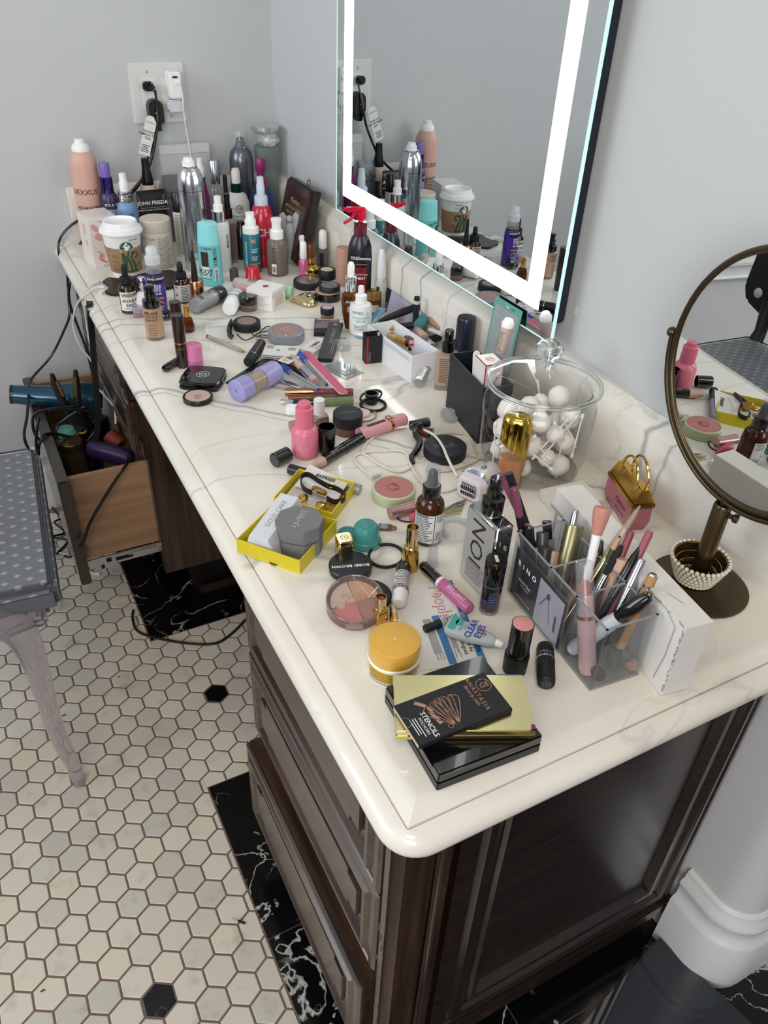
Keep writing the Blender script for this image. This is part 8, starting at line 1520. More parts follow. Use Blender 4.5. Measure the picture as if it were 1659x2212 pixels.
t, L = rod('bamboo_pen', 'bamboo pen with chrome ring and clip at the near end of the organiser', 'pen', (0.10, 0.62), (1412, 1240), 0.120, [('tip', SIL, [(0.0008, 0), (0.003, 0.10)]), ('barrel', mat('#b58751', 0.5, noise=0.3, nscale=60), [(0.0048, 0.10), (0.0055, 0.86)]), ('ring', CHR, [(0.0059, 0.86), (0.0059, 0.895)]), ('upper', mat('#b58751', 0.5), [(0.0055, 0.895), (0.0055, 0.985)]), ('button', CHR, [(0.0042, 0.985), (0.0036, 1.0), (0, 1.0)])])
obj('clip', xf(box(0.0068, 0.0080, -0.0016, 0.0016, L * 0.60, L * 0.88, 0.0004), Rz(-2.0)), CHR, t)
rod('mascara', 'mascara with a glossy black teardrop cap and pale grey tube lying across the organiser', 'mascara', (0.28, 0.10, 0.012), (1408, 1283), 0.105, [('tube', mat('#c3c7cb', 0.3), [(0.006, 0), (0.0085, 0.05), (0.009, 0.5), (0.007, 0.60)]), ('cap', BLKG, [(0.0065, 0.60), (0.0085, 0.72), (0.0088, 0.84), (0.006, 0.96), (0, 1.0)])])
t, L = rod('lip_crayon', 'pale pink lip crayon under a clear cap at the front of the organiser', 'lip crayon', (0.12, 0.18), (1262, 1213), 0.118, [('barrel', mat('#d3a5a3', 0.35), [(0.0085, 0), (0.0098, 0.05), (0.0098, 0.50)]), ('ring', RGLD, [(0.0100, 0.50), (0.0100, 0.53)]), ('base', mat('#cf9f9d', 0.35), [(0.0088, 0.53), (0.0088, 0.72)]), ('bullet', mat('#974a48', 0.4), [(0.0070, 0.72), (0.0070, 0.78), (0.004, 0.83), (0, 0.84)]), ('cap', clear('#f4f4f6', 0.10), [(0.0100, 0.56), (0.0092, 0.985), (0.0085, 1.0), (0, 1.0)])])
art(t, wrap(m2(txt('balm', 0.011, bold=0.01), 0, L * 0.25, PI / 2), 0.0099, a=PI), mat('#8d7f80', 0.4))
rod('tweezers', 'silver slanted tweezers in the far compartment of the organiser', 'tweezers', (0.72, 0.55), (1245, 1102), 0.115, [('arms', SIL, [(0.0012, 0), (0.0042, 0.3), (0.0048, 0.95), (0.003, 1.0), (0, 1.0)])])
rod('lipstick', 'lipstick with a brushed champagne round cap in the far compartment', 'lipstick', (0.66, 0.45), (1242, 1134), 0.098, [('base', mat('#8a8a70', 0.3, 0.7), [(0.009, 0), (0.0095, 0.5)]), ('cap', mat('#9a946e', 0.3, 0.85), [(0.0108, 0.5), (0.0110, 0.985), (0.0105, 1.0), (0, 1.0)])])
rod('eye_pencil', 'black pencil with purple end leaning out of the far corner of the organiser', 'pencil', (0.97, 0.50), (1110, 1052), 0.140, [('barrel', BLKM, [(0.004, 0), (0.0048, 0.72)]), ('end', mat('#8a4362', 0.35), [(0.0048, 0.72), (0.0050, 0.985), (0.003, 1.0), (0, 1.0)])])
rod('eye_pencil', 'thin black capped pencil right behind the black pump of the mirrored spray', 'pencil', (0.93, 0.75), (1100, 1022), 0.150, [('barrel', BLKM, [(0.0038, 0), (0.0042, 0.86)]), ('cap', mat('#26262a', 0.2, 0.3), [(0.0046, 0.86), (0.0046, 1.0), (0, 1.0)])])
rod('lip_pencil', 'purple tipped pencil half hidden behind the black pump', 'pencil', (0.96, 0.88), (1080, 1020), 0.150, [('barrel', mat('#8d4a68', 0.35), [(0.0038, 0), (0.0042, 0.99), (0, 1.0)])])
rod('lip_gloss', 'coral lip gloss leaning in the far corner of the organiser', 'lip gloss', (0.94, 0.30), (1137, 1133), 0.090, [('tube', mat('#b5625a', 0.2, 0, 0.3), [(0.007, 0), (0.008, 0.55)]), ('cap', mat('#a4564f', 0.3), [(0.0075, 0.55), (0.007, 0.97), (0.004, 1.0), (0, 1.0)])])
rod('mascara', 'black capped mascara with a clear tube, left in the far compartment', 'mascara', (0.80, 0.22), (1139, 1138), 0.092, [('tube', mat('#35363a', 0.2, 0.3), [(0.007, 0), (0.0075, 0.6)]), ('cap', BLKG, [(0.0078, 0.6), (0.0078, 0.99), (0.006, 1.0), (0, 1.0)])])
rod('lip_gloss', 'clear gloss tube with small black cap, back of the far compartment', 'lip gloss', (0.84, 0.70), (1181, 1123), 0.090, [('tube', clear('#e3e4e6', 0.3, 0.05, '#8f9094'), [(0.0075, 0), (0.008, 0.75)]), ('cap', BLKG, [(0.0055, 0.75), (0.0058, 0.98), (0, 1.0)])])
rod('nail_polish_pen', 'white and grey capped correcting pen in the far compartment', 'pen', (0.74, 0.30), (1172, 1150), 0.085, [('tube', mat('#d3d1cd', 0.35), [(0.007, 0), (0.0075, 0.8)]), ('cap', mat('#4c4e52', 0.25, 0.3), [(0.0072, 0.8), (0.0070, 1.0), (0, 1.0)])])
rod('mascara', 'short dark mascara with a rounded top in front of the far compartment', 'mascara', (0.70, 0.18), (1179, 1180), 0.075, [('tube', mat('#3f3633', 0.25), [(0.008, 0), (0.0085, 0.97), (0.006, 1.0), (0, 1.0)])])
rod('concealer_tube', 'beige concealer between the dark mascara and the gold capped lipstick', 'tube', (0.66, 0.22), (1196, 1190), 0.07, [('tube', mat('#b59a84', 0.3), [(0.0065, 0), (0.007, 1.0), (0, 1.0)])])
rod('lip_gloss', 'dark red gloss lying low in the far compartment', 'lip gloss', (0.62, 0.50, 0.01), (1210, 1200), 0.045, [('tube', mat('#7a1f28', 0.2), [(0.007, 0), (0.007, 1.0), (0, 1.0)])])
rod('lip_gloss', 'rose nude gloss at the near divider of the organiser', 'lip gloss', (0.50, 0.15, 0.01), (1252, 1265), 0.045, [('tube', mat('#a8705f', 0.2), [(0.0065, 0), (0.0065, 1.0), (0, 1.0)])])
rod('concealer_tube', 'flat nude tube standing behind the pens near the middle of the organiser', 'tube', (0.34, 0.80), (1345, 1205), 0.10, [('tube', mat('#c9a28a', 0.4), [(0.007, 0), (0.010, 0.4), (0.0095, 1.0), (0, 1.0)])])
rod('kohl_pencil', 'dark green eyeliner at the back of the middle compartment', 'pencil', (0.52, 0.85), (1300, 1166), 0.095, [('barrel', mat('#3a3b33', 0.35, 0.3), [(0.004, 0), (0.0045, 1.0), (0, 1.0)])])
for lb, fx, fy, (u, v), hz, cc, r_ in (('black tube lying at the near end of the organiser floor', 0.05, 0.2, (1293, 1452), 0.012, '#26262a', 0.0085), ('pink brown gloss lying along the organiser floor', 0.30, 0.2, (1262, 1370), 0.02, '#9a5f66', 0.008), ('smoky tube lying on the organiser floor behind the grey mascara', 0.08, 0.6, (1330, 1400), 0.03, '#3f4044', 0.008), ('small nude stick on the organiser floor under the bamboo pen', 0.04, 0.85, (1368, 1432), 0.010, '#b98a72', 0.006)):
    rod('cosmetic_tube', lb, 'tube', (fx, fy, 0.0035 + r_), (u, v), hz, [('tube', mat(cc, 0.25), [(r_ * 0.8, 0), (r_, 0.03), (r_, 0.97), (r_ * 0.8, 1.0), (0, 1.0)])])

# ---- white wooden sign block
n_, rz, w_, d_, h_ = corner_box((1428, 1503), (1486, 1487), (1170, 1190), top=(1479, 1358)); t = thing('sign_block', 'long white painted wooden sign block with chipped edges standing behind the acrylic organiser', 'sign', n_, rz); y0, y1 = min(0, d_), max(0, d_)
if (oM @ Vector((0, d_, 0)) - n_).length < 0.02: pass
obj('block', box(0, w_, y0, y1, 0, h_, 0.0006), mat('#dcd9d3', 0.6, noise=0.1, nscale=25), t)
rr = random.Random(4); chips = []
Mb = Matrix(((0, 0, -1, 0), (-1, 0, 0, y1), (0, 1, 0, 0), (0, 0, 0, 1))); Lb = y1 - y0
for k in range(34):
    f = rr.random() ** 0.7; chips.append(m2(rect(-0.0022 * rr.random(), 0.0022 * rr.random(), -0.0007, 0.0007), Lb * (0.55 + 0.45 * f), h_ * (1 - 0.012 * rr.random()), rr.uniform(-0.5, 0.5)))
for k in range(36): chips.append(m2(rect(-0.0009, 0.0009, -0.0035 * rr.random(), 0.0035 * rr.random()), Lb - 0.002 * rr.random(), h_ * rr.random(), rr.uniform(-0.4, 0.4)))
art(t, lay(join2(*chips), Mb), mat('#aaa5a8', 0.7), 'chipped_edge')
art(t, lay(join2(m2(txt('THE', 0.055), Lb * 0.17, h_ * 0.52), m2(txt('PERFECT', 0.030), Lb * 0.50, h_ * 0.25), m2(stroke([(Lb * 0.80, h_ * 0.98), (Lb * 0.95, h_ * 0.90), (Lb * 0.93, h_ * 0.10)], 0.0016, 2), 0, 0)), Mb), mat('#a3a2a0', 0.6), 'lettering')
art(t, lay(join2(stroke([(w_ * 0.0, y0 + 0.0)] * 2 + [(w_ * 0.02, y0)], 0.0001), m2(lines(-0.010, 0.010, 0, 1, 0.002, 0.0006), w_ * 0.5, y0 + Lb * 0.16, 1.9)), T(0, 0, h_)), mat('#6b6563', 0.6), 'scratch')
art(t, xf(lay(m2(txt('5.99', 0.010, bold=0.01), Lb * 0.55, h_ * 0.35), Matrix(((0, 0, 1, w_), (1, 0, 0, y0), (0, 1, 0, 0), (0, 0, 0, 1)))), T(0, 0, 0)), INK, 'price_print')
# white carton behind it
n_, rz, w_, d_, h_ = corner_box((1163, 1076), (1208, 1122), (1246, 1048), h_ if False else None); h_ = 0.016; t = thing('medicine_carton', 'low white carton with small green print behind the sign block', 'carton', n_, rz); y0, y1 = min(0, d_), max(0, d_)
obj('carton', box(0, w_, y0, y1, 0, h_, 0.001), mat('#dcd6ca', 0.5), t); art(t, lay(join2(m2(txt('dental\nis 12', 0.009, bold=0.01), w_ * 0.4, y0 + (y1 - y0) * 0.35, 0.9)), T(0, 0, h_)), mat('#2f7a52', 0.5))
# ---- purse perfume
n_, rz, w_, d_, h_ = corner_box((1351, 1150), (1398, 1147), (1284, 1074), top=(1361, 1099)); y0, y1 = min(0, d_), max(0, d_); t = thing('perfume_bottle', 'rose pink handbag shaped perfume bottle with gold flap and two ring handles', 'bottle', n_, rz)
fl = 0.10 * w_
obj('body', bevel(([(fl, y0 + fl, 0), (w_ - fl, y0 + fl, 0), (w_ - fl, y1 - fl, 0), (fl, y1 - fl, 0), (0, y0, h_ * 0.35), (w_, y0, h_ * 0.35), (w_, y1, h_ * 0.35), (0, y1, h_ * 0.35), (w_ * 0.03, y0, h_), (w_ * 0.97, y0, h_), (w_ * 0.97, y1, h_), (w_ * 0.03, y1, h_)], [(3, 2, 1, 0)] + [(4 * k + i, 4 * k + (i + 1) % 4, 4 * k + 4 + (i + 1) % 4, 4 * k + 4 + i) for k in range(2) for i in range(4)] + [(8, 9, 10, 11)]), 0.002), mat('#a85a68', 0.3, coat=0.3), t)
hz2 = zat((n_.x, n_.y, H), 1060) if False else h_ * 0.62; zc = h_ + hz2
obj('gold_rim', box(-0.0008, w_ + 0.0008, y0 - 0.0008, y1 + 0.0008, h_ - 0.001, h_ + 0.006, 0.001), mat('#c19a45', 0.12, 1.0), t)
obj('gold_flap', bevel(([(0.001, y0, h_ + 0.006), (w_ - 0.001, y0, h_ + 0.006), (w_ - 0.001, y1, h_ + 0.006), (0.001, y1, h_ + 0.006), (w_ * 0.30, y0 + 0.003, zc), (w_ * 0.70, y0 + 0.003, zc), (w_ * 0.70, y1 - 0.003, zc), (w_ * 0.30, y1 - 0.003, zc)], [(3, 2, 1, 0), (4, 5, 6, 7)] + [(i, (i + 1) % 4, 4 + (i + 1) % 4, 4 + i) for i in range(4)]), 0.0015), mat('#cfa64d', 0.15, 1.0), t)
ym = (y0 + y1) / 2; rh = abs(y1 - y0) * 0.30
for xx in (w_ * 0.22, w_ * 0.78):
    obj('handle', tube([(xx + (w_ * 0.5 - xx) * 0.25 * math.sin(a), ym - rh * math.cos(a), zc - 0.006 + rh * 1.35 * math.sin(a)) for a in [PI * i / 20 for i in range(21)]], 0.0019, 8), mat('#d3ae58', 0.1, 1.0), t)
Mp2 = Matrix(((0, 0, -1, 0), (-1, 0, 0, y1), (0, 1, 0, 0), (0, 0, 0, 1))); art(t, lay(join2(m2(txt('Fashion', 0.0108, italic=0.3), (y1 - y0) * 0.62, h_ * 0.66), m2(txt('& the city', 0.0070, italic=0.3), (y1 - y0) * 0.64, h_ * 0.38)), Mp2, 0.0006), INK, 'lettering')

# ---- brass table mirror
pc_ = Vector((-0.085, -1.635, H)); tm = thing('table_mirror', 'round brass table mirror on a post with an oval foot', 'mirror', pc_)
BR = mat('#5d5038', 0.3, 0.85, noise=0.35, nscale=35); BRD = mat('#6a5a3e', 0.25, 0.9, noise=0.3, nscale=30)
obj('foot', mv(lathe([(0.056, 0), (0.060, 0.0015), (0.060, 0.0035), (0.057, 0.005), (0.014, 0.006), (0, 0.006)], 64), 0.0, -0.005, 0), BR, tm)
zt2 = 0.871 - H
obj('post', lathe([(0.0105, 0.005), (0.0105, zt2 - 0.002), (0.0095, zt2), (0.006, zt2), (0.006, zt2 - 0.004), (0, zt2 - 0.004)], 32), BRD, tm)
obj('stem', lathe([(0.0042, zt2 - 0.005), (0.0042, zt2 + 0.012), (0, zt2 + 0.012)], 20), BR, tm)
obj('thumb_screw', mv(xf(lathe([(0.003, 0), (0.003, 0.006), (0.0055, 0.008), (0.0055, 0.013), (0, 0.014)], 18), Ry(PI / 2) @ Rz(0)), 0.008, -0.0, zt2 - 0.012), BR, tm); tm.children[-1].matrix_basis = Rz(-1.2)
nrm = Vector((-0.9965, 0.080, 0.005)).normalized(); MC_ = Vector((0, 0, 1.022 - H)); RM = 0.139
yv = nrm.cross(Vector((0, 0, 1))).normalized(); zv = yv.cross(nrm).normalized() * -1; zv = nrm.cross(yv)
FRm = Matrix((yv, zv if zv.z > 0 else -zv, nrm)).transposed(); 
if FRm.determinant() < 0: FRm = Matrix((-yv, zv if zv.z > 0 else -zv, nrm)).transposed()
F4 = T(*MC_) @ FRm.to_4x4()
obj('frame', xf(torus(RM, 0.0042, 96, 12, flat=1.2), F4), BR, tm, 80)
obj('back', xf(lathe([(RM, -0.003), (RM, 0.0), (0, 0.0)], 80), F4), BR, tm)
obj('mirror_glass', xf(([(x, y, z) for x, y, z in lathe([(RM - 0.003, 0.0003), (RM - 0.003, 0.0012), (0, 0.0012)], 96)[0]], lathe([(RM - 0.003, 0.0003), (RM - 0.003, 0.0012), (0, 0.0012)], 96)[1]), F4), mat('#e4e6e6', 0.005, 1.0), tm, 20)
RY = RM + 0.0085
obj('yoke', xf(tube([(RY * math.cos(a), RY * math.sin(a), -0.001) for a in [PI + PI * i / 48 for i in range(49)]], 0.0036, 10, flat=1.3), F4), BR, tm, 80)
for sg_ in (-1, 1): obj('pivot_knob', xf(ball(0.0062, (sg_ * (RY + 0.002), 0.0, 0), n=10), F4), BR, tm)
# ---- pearl cuff around the post
cq = P(1480, 1227, H + 0.034); cq.z = H; lowc = P(1487, 1272, H + 0.010); lowc.z = H
ctr = Vector((pc_.x - 0.0005, pc_.y + 0.004, H + 0.0062)); pr = thing('pearl_bracelet', 'wide cream pearl cuff bracelet resting on the mirror foot around the post', 'bracelet', ctr)
PRL = mat('#ddd2bd', 0.18, coat=0.5); rows = 6; pg = ball(0.0028, (0, 0, 0), n=7); first = None; nper = 34; rest = []
obj('lining', lathe([(0.0215, 0.002), (0.0330, 0.033), (0.0315, 0.033), (0.0200, 0.002), (0.0215, 0.002)], 48, False), mat('#3a2a12', 0.5, 0.5, noise=0.6, nscale=300), pr)
obj('gold_rims', join(*[torus(0.0205 + 0.0113 * f, 0.0009, 48, 6, c=(0, 0, 0.003 + 0.029 * f)) for f in (0, 0.33, 0.66, 1.0)]), GLD, pr)
fcam = facing(ctr); cand = []
for r_ in range(rows):
    f = r_ / (rows - 1); rad = 0.0232 + 0.0115 * f; z = 0.0035 + 0.0295 * f
    for k in range(nper):
        a = 2 * PI * (k + 0.5 * (r_ % 2)) / nper; cand.append((-(math.cos(a - fcam)) - 0.4 * f - (3 if r_ == rows - 1 else 0), rad * math.cos(a), rad * math.sin(a), z))
cand.sort()
for i, (_, x, y, z) in enumerate(cand):
    if i < 98:
        if first is None: o = first = obj('pearl', pg, PRL, pr, 80)
        else: o = first.copy(); COL.objects.link(o); o.parent = pr
        o.location = (x, y, z)
    else: rest.append(mv(pg, x, y, z))
o = obj('pearls', join(*rest), PRL, pr, 80); o['kind'] = 'stuff'
# ================================================================ chair, drawer contents, cords, floor
sm_ = bpy.data.materials.new('quilted_grey_fabric'); nt, b, N, L = nodes(sm_); tc = N('ShaderNodeTexCoord'); sp = N('ShaderNodeSeparateXYZ'); L(tc.outputs['Object'], sp.inputs[0])
def mth(op, a, b2=None):
    n = N('ShaderNodeMath'); n.operation = op
    for i, v in enumerate((a, b2)):
        if v is None: continue
        if isinstance(v, (int, float)): n.inputs[i].default_value = v
        else: L(v, n.inputs[i])
    return n.outputs[0]
def lat(px_, py_, ox_, oy_):
    u = mth('ABSOLUTE', mth('SUBTRACT', mth('FRACT', mth('ADD', mth('MULTIPLY', sp.outputs[0], 1 / px_), ox_)), 0.5))
    v = mth('ABSOLUTE', mth('SUBTRACT', mth('FRACT', mth('ADD', mth('MULTIPLY', sp.outputs[1], 1 / py_), oy_)), 0.5))
    return mth('ADD', u, v), u, v
s1, u1, v1 = lat(0.040, 0.030, 0, 0); s2_, u2, v2 = lat(0.040, 0.030, 0.5, 0.5)
dm = mth('LESS_THAN', mth('MINIMUM', s1, s2_), 0.16)
mx = N('ShaderNodeMix'); mx.data_type = 'RGBA'; L(dm, mx.inputs[0]); mx.inputs[6].default_value = rgb('#6b7079'); mx.inputs[7].default_value = rgb('#a8a5a2'); L(mx.outputs[2], b.inputs['Base Color'])
b.inputs['Roughness'].default_value = 0.42; b.inputs['Sheen Weight'].default_value = 0.3
hgt_ = mth('MAXIMUM', mth('MULTIPLY', u1, v1), mth('MULTIPLY', u2, v2)); nz = N('ShaderNodeTexNoise'); nz.inputs['Scale'].default_value = 30; L(tc.outputs['Object'], nz.inputs['Vector'])
bp = N('ShaderNodeBump'); bp.inputs['Strength'].default_value = 0.7; bp.inputs['Distance'].default_value = 0.01; L(mth('ADD', hgt_, mth('MULTIPLY', nz.outputs['Fac'], 0.12)), bp.inputs['Height']); L(bp.outputs[0], b.inputs['Normal'])
FAB = mat('#5c6168', 0.45, noise=0.2, nscale=20, bump=0.4)
sa, sb = P(84, 990, 0.48), P(122, 1262, 0.48); ey = (sa - sb).normalized(); rzc = math.atan2(ey.y, ey.x) - PI / 2; LY = 0.475; LX = 0.50
t = ch = thing('vanity_chair', 'grey quilted cushion chair with clear curved legs and a dark back at the left edge', 'chair', (sb.x, sb.y, 0), rzc)
obj('seat', box(-LX, 0.0, 0.0, LY, 0.450, 0.480, 0.014, 4), sm_, ch, 60)
obj('seat_band', box(-LX - 0.001, 0.001, -0.001, LY + 0.001, 0.425, 0.472, 0.010, 3), FAB, ch, 60)
pth = [(-0.012, 0.012), (-0.012, LY - 0.012), (-LX + 0.012, LY - 0.012), (-LX + 0.012, 0.012)]
obj('piping', tube([Vector((x, y, 0.479)) for x, y in [(-0.004, 0.02), (-0.004, LY * 0.5), (-0.004, LY - 0.02), (-0.02, LY - 0.004), (-LX / 2, LY - 0.004), (-LX + 0.02, LY - 0.004), (-LX + 0.004, LY - 0.02), (-LX + 0.004, 0.02), (-LX + 0.02, 0.004), (-LX / 2, 0.004), (-0.02, 0.004)]], 0.0022, 6, True), mat('#454a52', 0.5), ch)
AL = mat('#dcd5da', 0.1, 0, 0.82, 1.22)
obj('rail', box(-LX + 0.03, -0.03, 0.015, 0.04, 0.375, 0.427, 0.008), AL, ch); obj('rail', box(-LX + 0.03, -0.03, LY - 0.04, LY - 0.015, 0.375, 0.427, 0.008), AL, ch); obj('rail', box(-0.05, -0.025, 0.04, LY - 0.04, 0.375, 0.427, 0.008), AL, ch)
ic = ch.matrix_basis.inverted() if False else (T(sb.x, sb.y, 0) @ Rz(rzc)).inverted()
leg_w = [(PY(-12, 1330, -0.955), 0.034), (PY(40, 1362, -0.965), 0.034), (PY(72, 1420, -0.975), 0.026), (PY(97, 1500, -0.985), 0.021), (PY(126, 1590, -0.995), 0.018), (PY(158, 1652, -1.0), 0.016), (PY(171, 1684, -1.003), 0.015)]
lp_ = [ic @ p for p, r in leg_w]; lp_[-1].z = 0.002; lr_ = []
sp_ = smooth_path(lp_, 5)
for i in range(len(sp_)):
    f = i / (len(sp_) - 1) * (len(leg_w) - 1); k = min(int(f), len(leg_w) - 2); lr_.append(leg_w[k][1] * (1 - (f - k)) + leg_w[k + 1][1] * (f - k))
lgm = tube(sp_, lr_, 12, flat=0.8)
leg = obj('leg', lgm, AL, ch, 60)
for M_ in (Matrix.Translation((0, LY, 0)) @ Matrix.Diagonal((1, -1, 1, 1)), Matrix.Translation((-LX, 0, 0)) @ Matrix.Diagonal((-1, 1, 1, 1)), Matrix.Translation((-LX, LY, 0)) @ Matrix.Diagonal((-1, -1, 1, 1))):
    g = xf(lgm, M_); obj('leg', (g[0], [tuple(reversed(f)) for f in g[1]] if M_.determinant() < 0 else g[1]), AL, ch, 60)
for yy in (0.03, LY - 0.03): obj('back_post', tube([(-LX + 0.02, yy, 0.44), (-LX - 0.01, yy + 0.01, 0.50), (-LX - 0.03, yy + 0.03, 0.60)], [0.026, 0.018, 0.022], 10), mat('#17191d', 0.4), ch)
bq = [(-0.02, 0.56), (0.04, 0.535), (LY, 0.535), (LY + 0.08, 0.56), (LY + 0.10, 0.60), (LY + 0.07, 0.95), (-0.06, 0.95), (-0.06, 0.60)]
obj('backrest', xf(bevel(prism(bq, 0, 0.05), 0.012, 3), Matrix(((0, 0, -1, -LX - 0.01), (1, 0, 0, 0), (0, 1, 0, 0), (0, 0, 0, 1)))), mat('#1d2026', 0.5), ch)
obj('knob', ball(0.015, (-LX - 0.006, LY + 0.03, 0.60), 0.5, 1, 1, 10), mat('#d9d9d9', 0.3), ch)

# ---- open drawer contents
q0 = PY(25, 852, -0.17); q1 = PY(205, 862, -0.21); dd = q1 - q0; L_ = dd.length; s = mpp(q0)
DRY = mat('#194d66', 0.22, 0.5, coat=0.5)
t = thing('hair_dryer', 'metallic teal blue hair dryer lying across the open drawer', 'hair dryer', q0, rot=qz(dd))
obj('barrel', lathe([(17 * s, 0.0), (20 * s, 0.002), (20.5 * s, L_ * 0.06), (24 * s, L_ * 0.45), (33 * s, L_ * 0.62), (37 * s, L_ * 0.80), (36 * s, L_ * 0.95), (29 * s, L_ * 1.05), (16 * s, L_ * 1.10), (0, L_ * 1.10)], 36), DRY, t)
obj('nozzle_ring', lathe([(17.5 * s, -0.003), (20.8 * s, -0.003), (20.8 * s, 0.004), (17.5 * s, 0.004)], 32), mat('#16323f', 0.3, 0.4), t)
obj('grille', lathe([(17.4 * s, 0.001), (0, 0.001)], 24), mat('#c9c9c7', 0.5), t)
obj('handle', tube([(-0.02, 0, L_ * 0.80), (-0.07, 0.01, L_ * 0.84), (-0.13, 0.02, L_ * 0.88)], [0.022, 0.020, 0.018], 12), DRY, t)
A1, A2, Hh = PY(112, 808, -0.27), PY(163, 800, -0.27), PY(168, 900, -0.27)
t = thing('hair_straightener', 'black hair straightener with open arms and a yellow cord collar standing in the drawer', 'hair straightener', Hh)
def hs(p): return Vector(p) - Hh
E_ = PY(180, 930, -0.30)
obj('arm', tube([hs(A1), hs(PY(118, 830, -0.27)), hs(PY(140, 875, -0.275)), hs(PY(158, 915, -0.28)), hs(E_)], [0.006, 0.011, 0.013, 0.014, 0.014], 8, flat=0.8), BLKM, t); obj('arm', tube([hs(A2), hs(PY(165, 830, -0.27)), hs(PY(168, 880, -0.275)), hs(PY(180, 920, -0.28)), hs(E_)], [0.006, 0.011, 0.013, 0.014, 0.013], 8, flat=0.8), BLKM, t)
obj('heat_plate', tube([hs(PY(121, 822, -0.275)), hs(PY(136, 855, -0.28))], 0.0055, 6), mat('#a58747', 0.3, 0.8), t); obj('heat_plate', tube([hs(PY(161, 815, -0.275)), hs(PY(163, 856, -0.28))], 0.005, 6), mat('#a58747', 0.3, 0.8), t)
obj('hinge', mv(xf(lathe([(0.012, 0), (0.012, 0.004), (0, 0.004)], 20), Rx(PI / 2)), *hs(PY(163, 905, -0.295))), mat('#1b1c1f', 0.4), t)
obj('cord_collar', mv(torus(0.0085, 0.0028, 20, 8), *hs(PY(177, 932, -0.30))), mat('#c98d1e', 0.4), t)
def cord(label, pts, r=0.0034, m=None, cat='cord', k=6, name='cable'):
    return tag(obj(name, tube(smooth_path(pts, k), r, 8), m or mat('#151517', 0.35)), label, cat)
cord('black straightener cord coiled twice over the open drawer', [PY(178, 938, -0.30), PY(165, 950, -0.31), PY(130, 950, -0.32), PY(122, 925, -0.30), PY(140, 905, -0.30), PY(185, 875, -0.30), PY(150, 880, -0.31), PY(100, 885, -0.31), PY(72, 900, -0.31), PY(80, 945, -0.32), PY(130, 968, -0.33), PY(185, 955, -0.33), PY(212, 915, -0.32), PY(205, 895, -0.32), PY(160, 885, -0.32), PY(105, 888, -0.33)])
cord('black dryer cord looping over the drawer front to the floor', [PY(62, 850, -0.19), PY(58, 900, -0.30), PY(52, 940, -0.36), PY(62, 970, -0.37), PY(82, 985, -0.37), PY(84, 965, -0.37), PY(95, 940, -0.36), PY(125, 938, -0.34), PY(190, 955, -0.33)])
cord('black cord running down behind the chair to the floor', [PY(84, 900, -0.36), PY(78, 960, -0.37), PY(92, 1040, -0.37), PY(104, 1110, -0.38), PY(117, 1180, -0.40), P(122, 1196, 0.004), P(150, 1203, 0.004), P(168, 1195, 0.004)])
cord('black cord from the purple dryer hanging down the side of the open drawer', [PY(270, 985, -0.42), PY(283, 988, -0.50), PY(268, 1010, -0.562), PY(235, 1060, -0.565), PY(205, 1110, -0.57), PY(190, 1140, -0.575), PY(182, 1165, -0.58), PY(172, 1182, -0.585)])
cord('thick black cord rising out of the drawer beside the straightener', [PY(205, 960, -0.25), PY(200, 985, -0.30), PY(195, 1010, -0.33)], 0.006)
cord('tangle of black cords on the tiles behind the drawer front', [P(112, 1095, 0.02), P(125, 1110, 0.004), P(140, 1118, 0.004), P(118, 1128, 0.01), P(140, 1150, 0.004), P(112, 1160, 0.01), P(146, 1168, 0.004), P(122, 1196, 0.004)], 0.003)
cord('white cable hanging off the counter edge and ending by the drawer', [P(225, 621, H + 0.004), P(205, 622, H + 0.004), P(180, 640, H - 0.005), PY(165, 662, -0.33), PY(158, 700, -0.30), PY(172, 745, -0.30), PY(200, 785, -0.30), PY(207, 830, -0.32), PY(222, 850, -0.33), PY(246, 880, -0.34), PY(250, 915, -0.35)], 0.0024, mat('#d9d7d0', 0.4), 'cable')
cord('second white cable hanging beside the black ribbon', [P(210, 612, H + 0.003), P(192, 622, H + 0.003), P(176, 640, H - 0.012), PY(182, 665, -0.36), PY(190, 720, -0.36), PY(200, 780, -0.36), PY(203, 830, -0.36)], 0.0020, mat('#c9c7c0', 0.4), 'cable')
st_ = obj('ribbon', ribbon([P(193, 648, H - 0.02), PY(194, 665, -0.42), PY(200, 740, -0.40), PY(207, 830, -0.40), PY(212, 900, -0.40), PY(207, 950, -0.40)], 0.002, 0.013), mat('#121214', 0.5)); tag(st_, 'black fabric strap hanging down from the counter edge to the drawer', 'strap')
obj('silver_ring', mv(lathe([(0.0082, 0), (0.0082, 0.006), (0.0075, 0.006), (0.0075, 0)], 20, False), *PY(193, 668, -0.42)), SIL, st_)
cord('black power cord curving over the edge of the black marble border', [P(288, 1318, 0.003), P(286, 1335, 0.003), P(296, 1362, 0.003), P(330, 1376, 0.003), P(400, 1389, 0.003), P(465, 1390, 0.003), P(505, 1365, 0.003), P(540, 1328, 0.003)], 0.0032)
cord('white phone cable lying on the tiles below the drawer', [P(120, 1192, 0.003), P(150, 1200, 0.003), P(175, 1218, 0.003), P(203, 1240, 0.003)], 0.0018, mat('#d9d7d0', 0.4), 'cable')
tag(obj('cable_tip', mv(xf(box(0, 0.016, -0.003, 0.003, 0, 0.005, 0.001), Rz(-0.5)), *P(203, 1240, 0.0011)), mat('#dfe0e0', 0.35)), 'white connector at the end of the floor cable', 'plug')
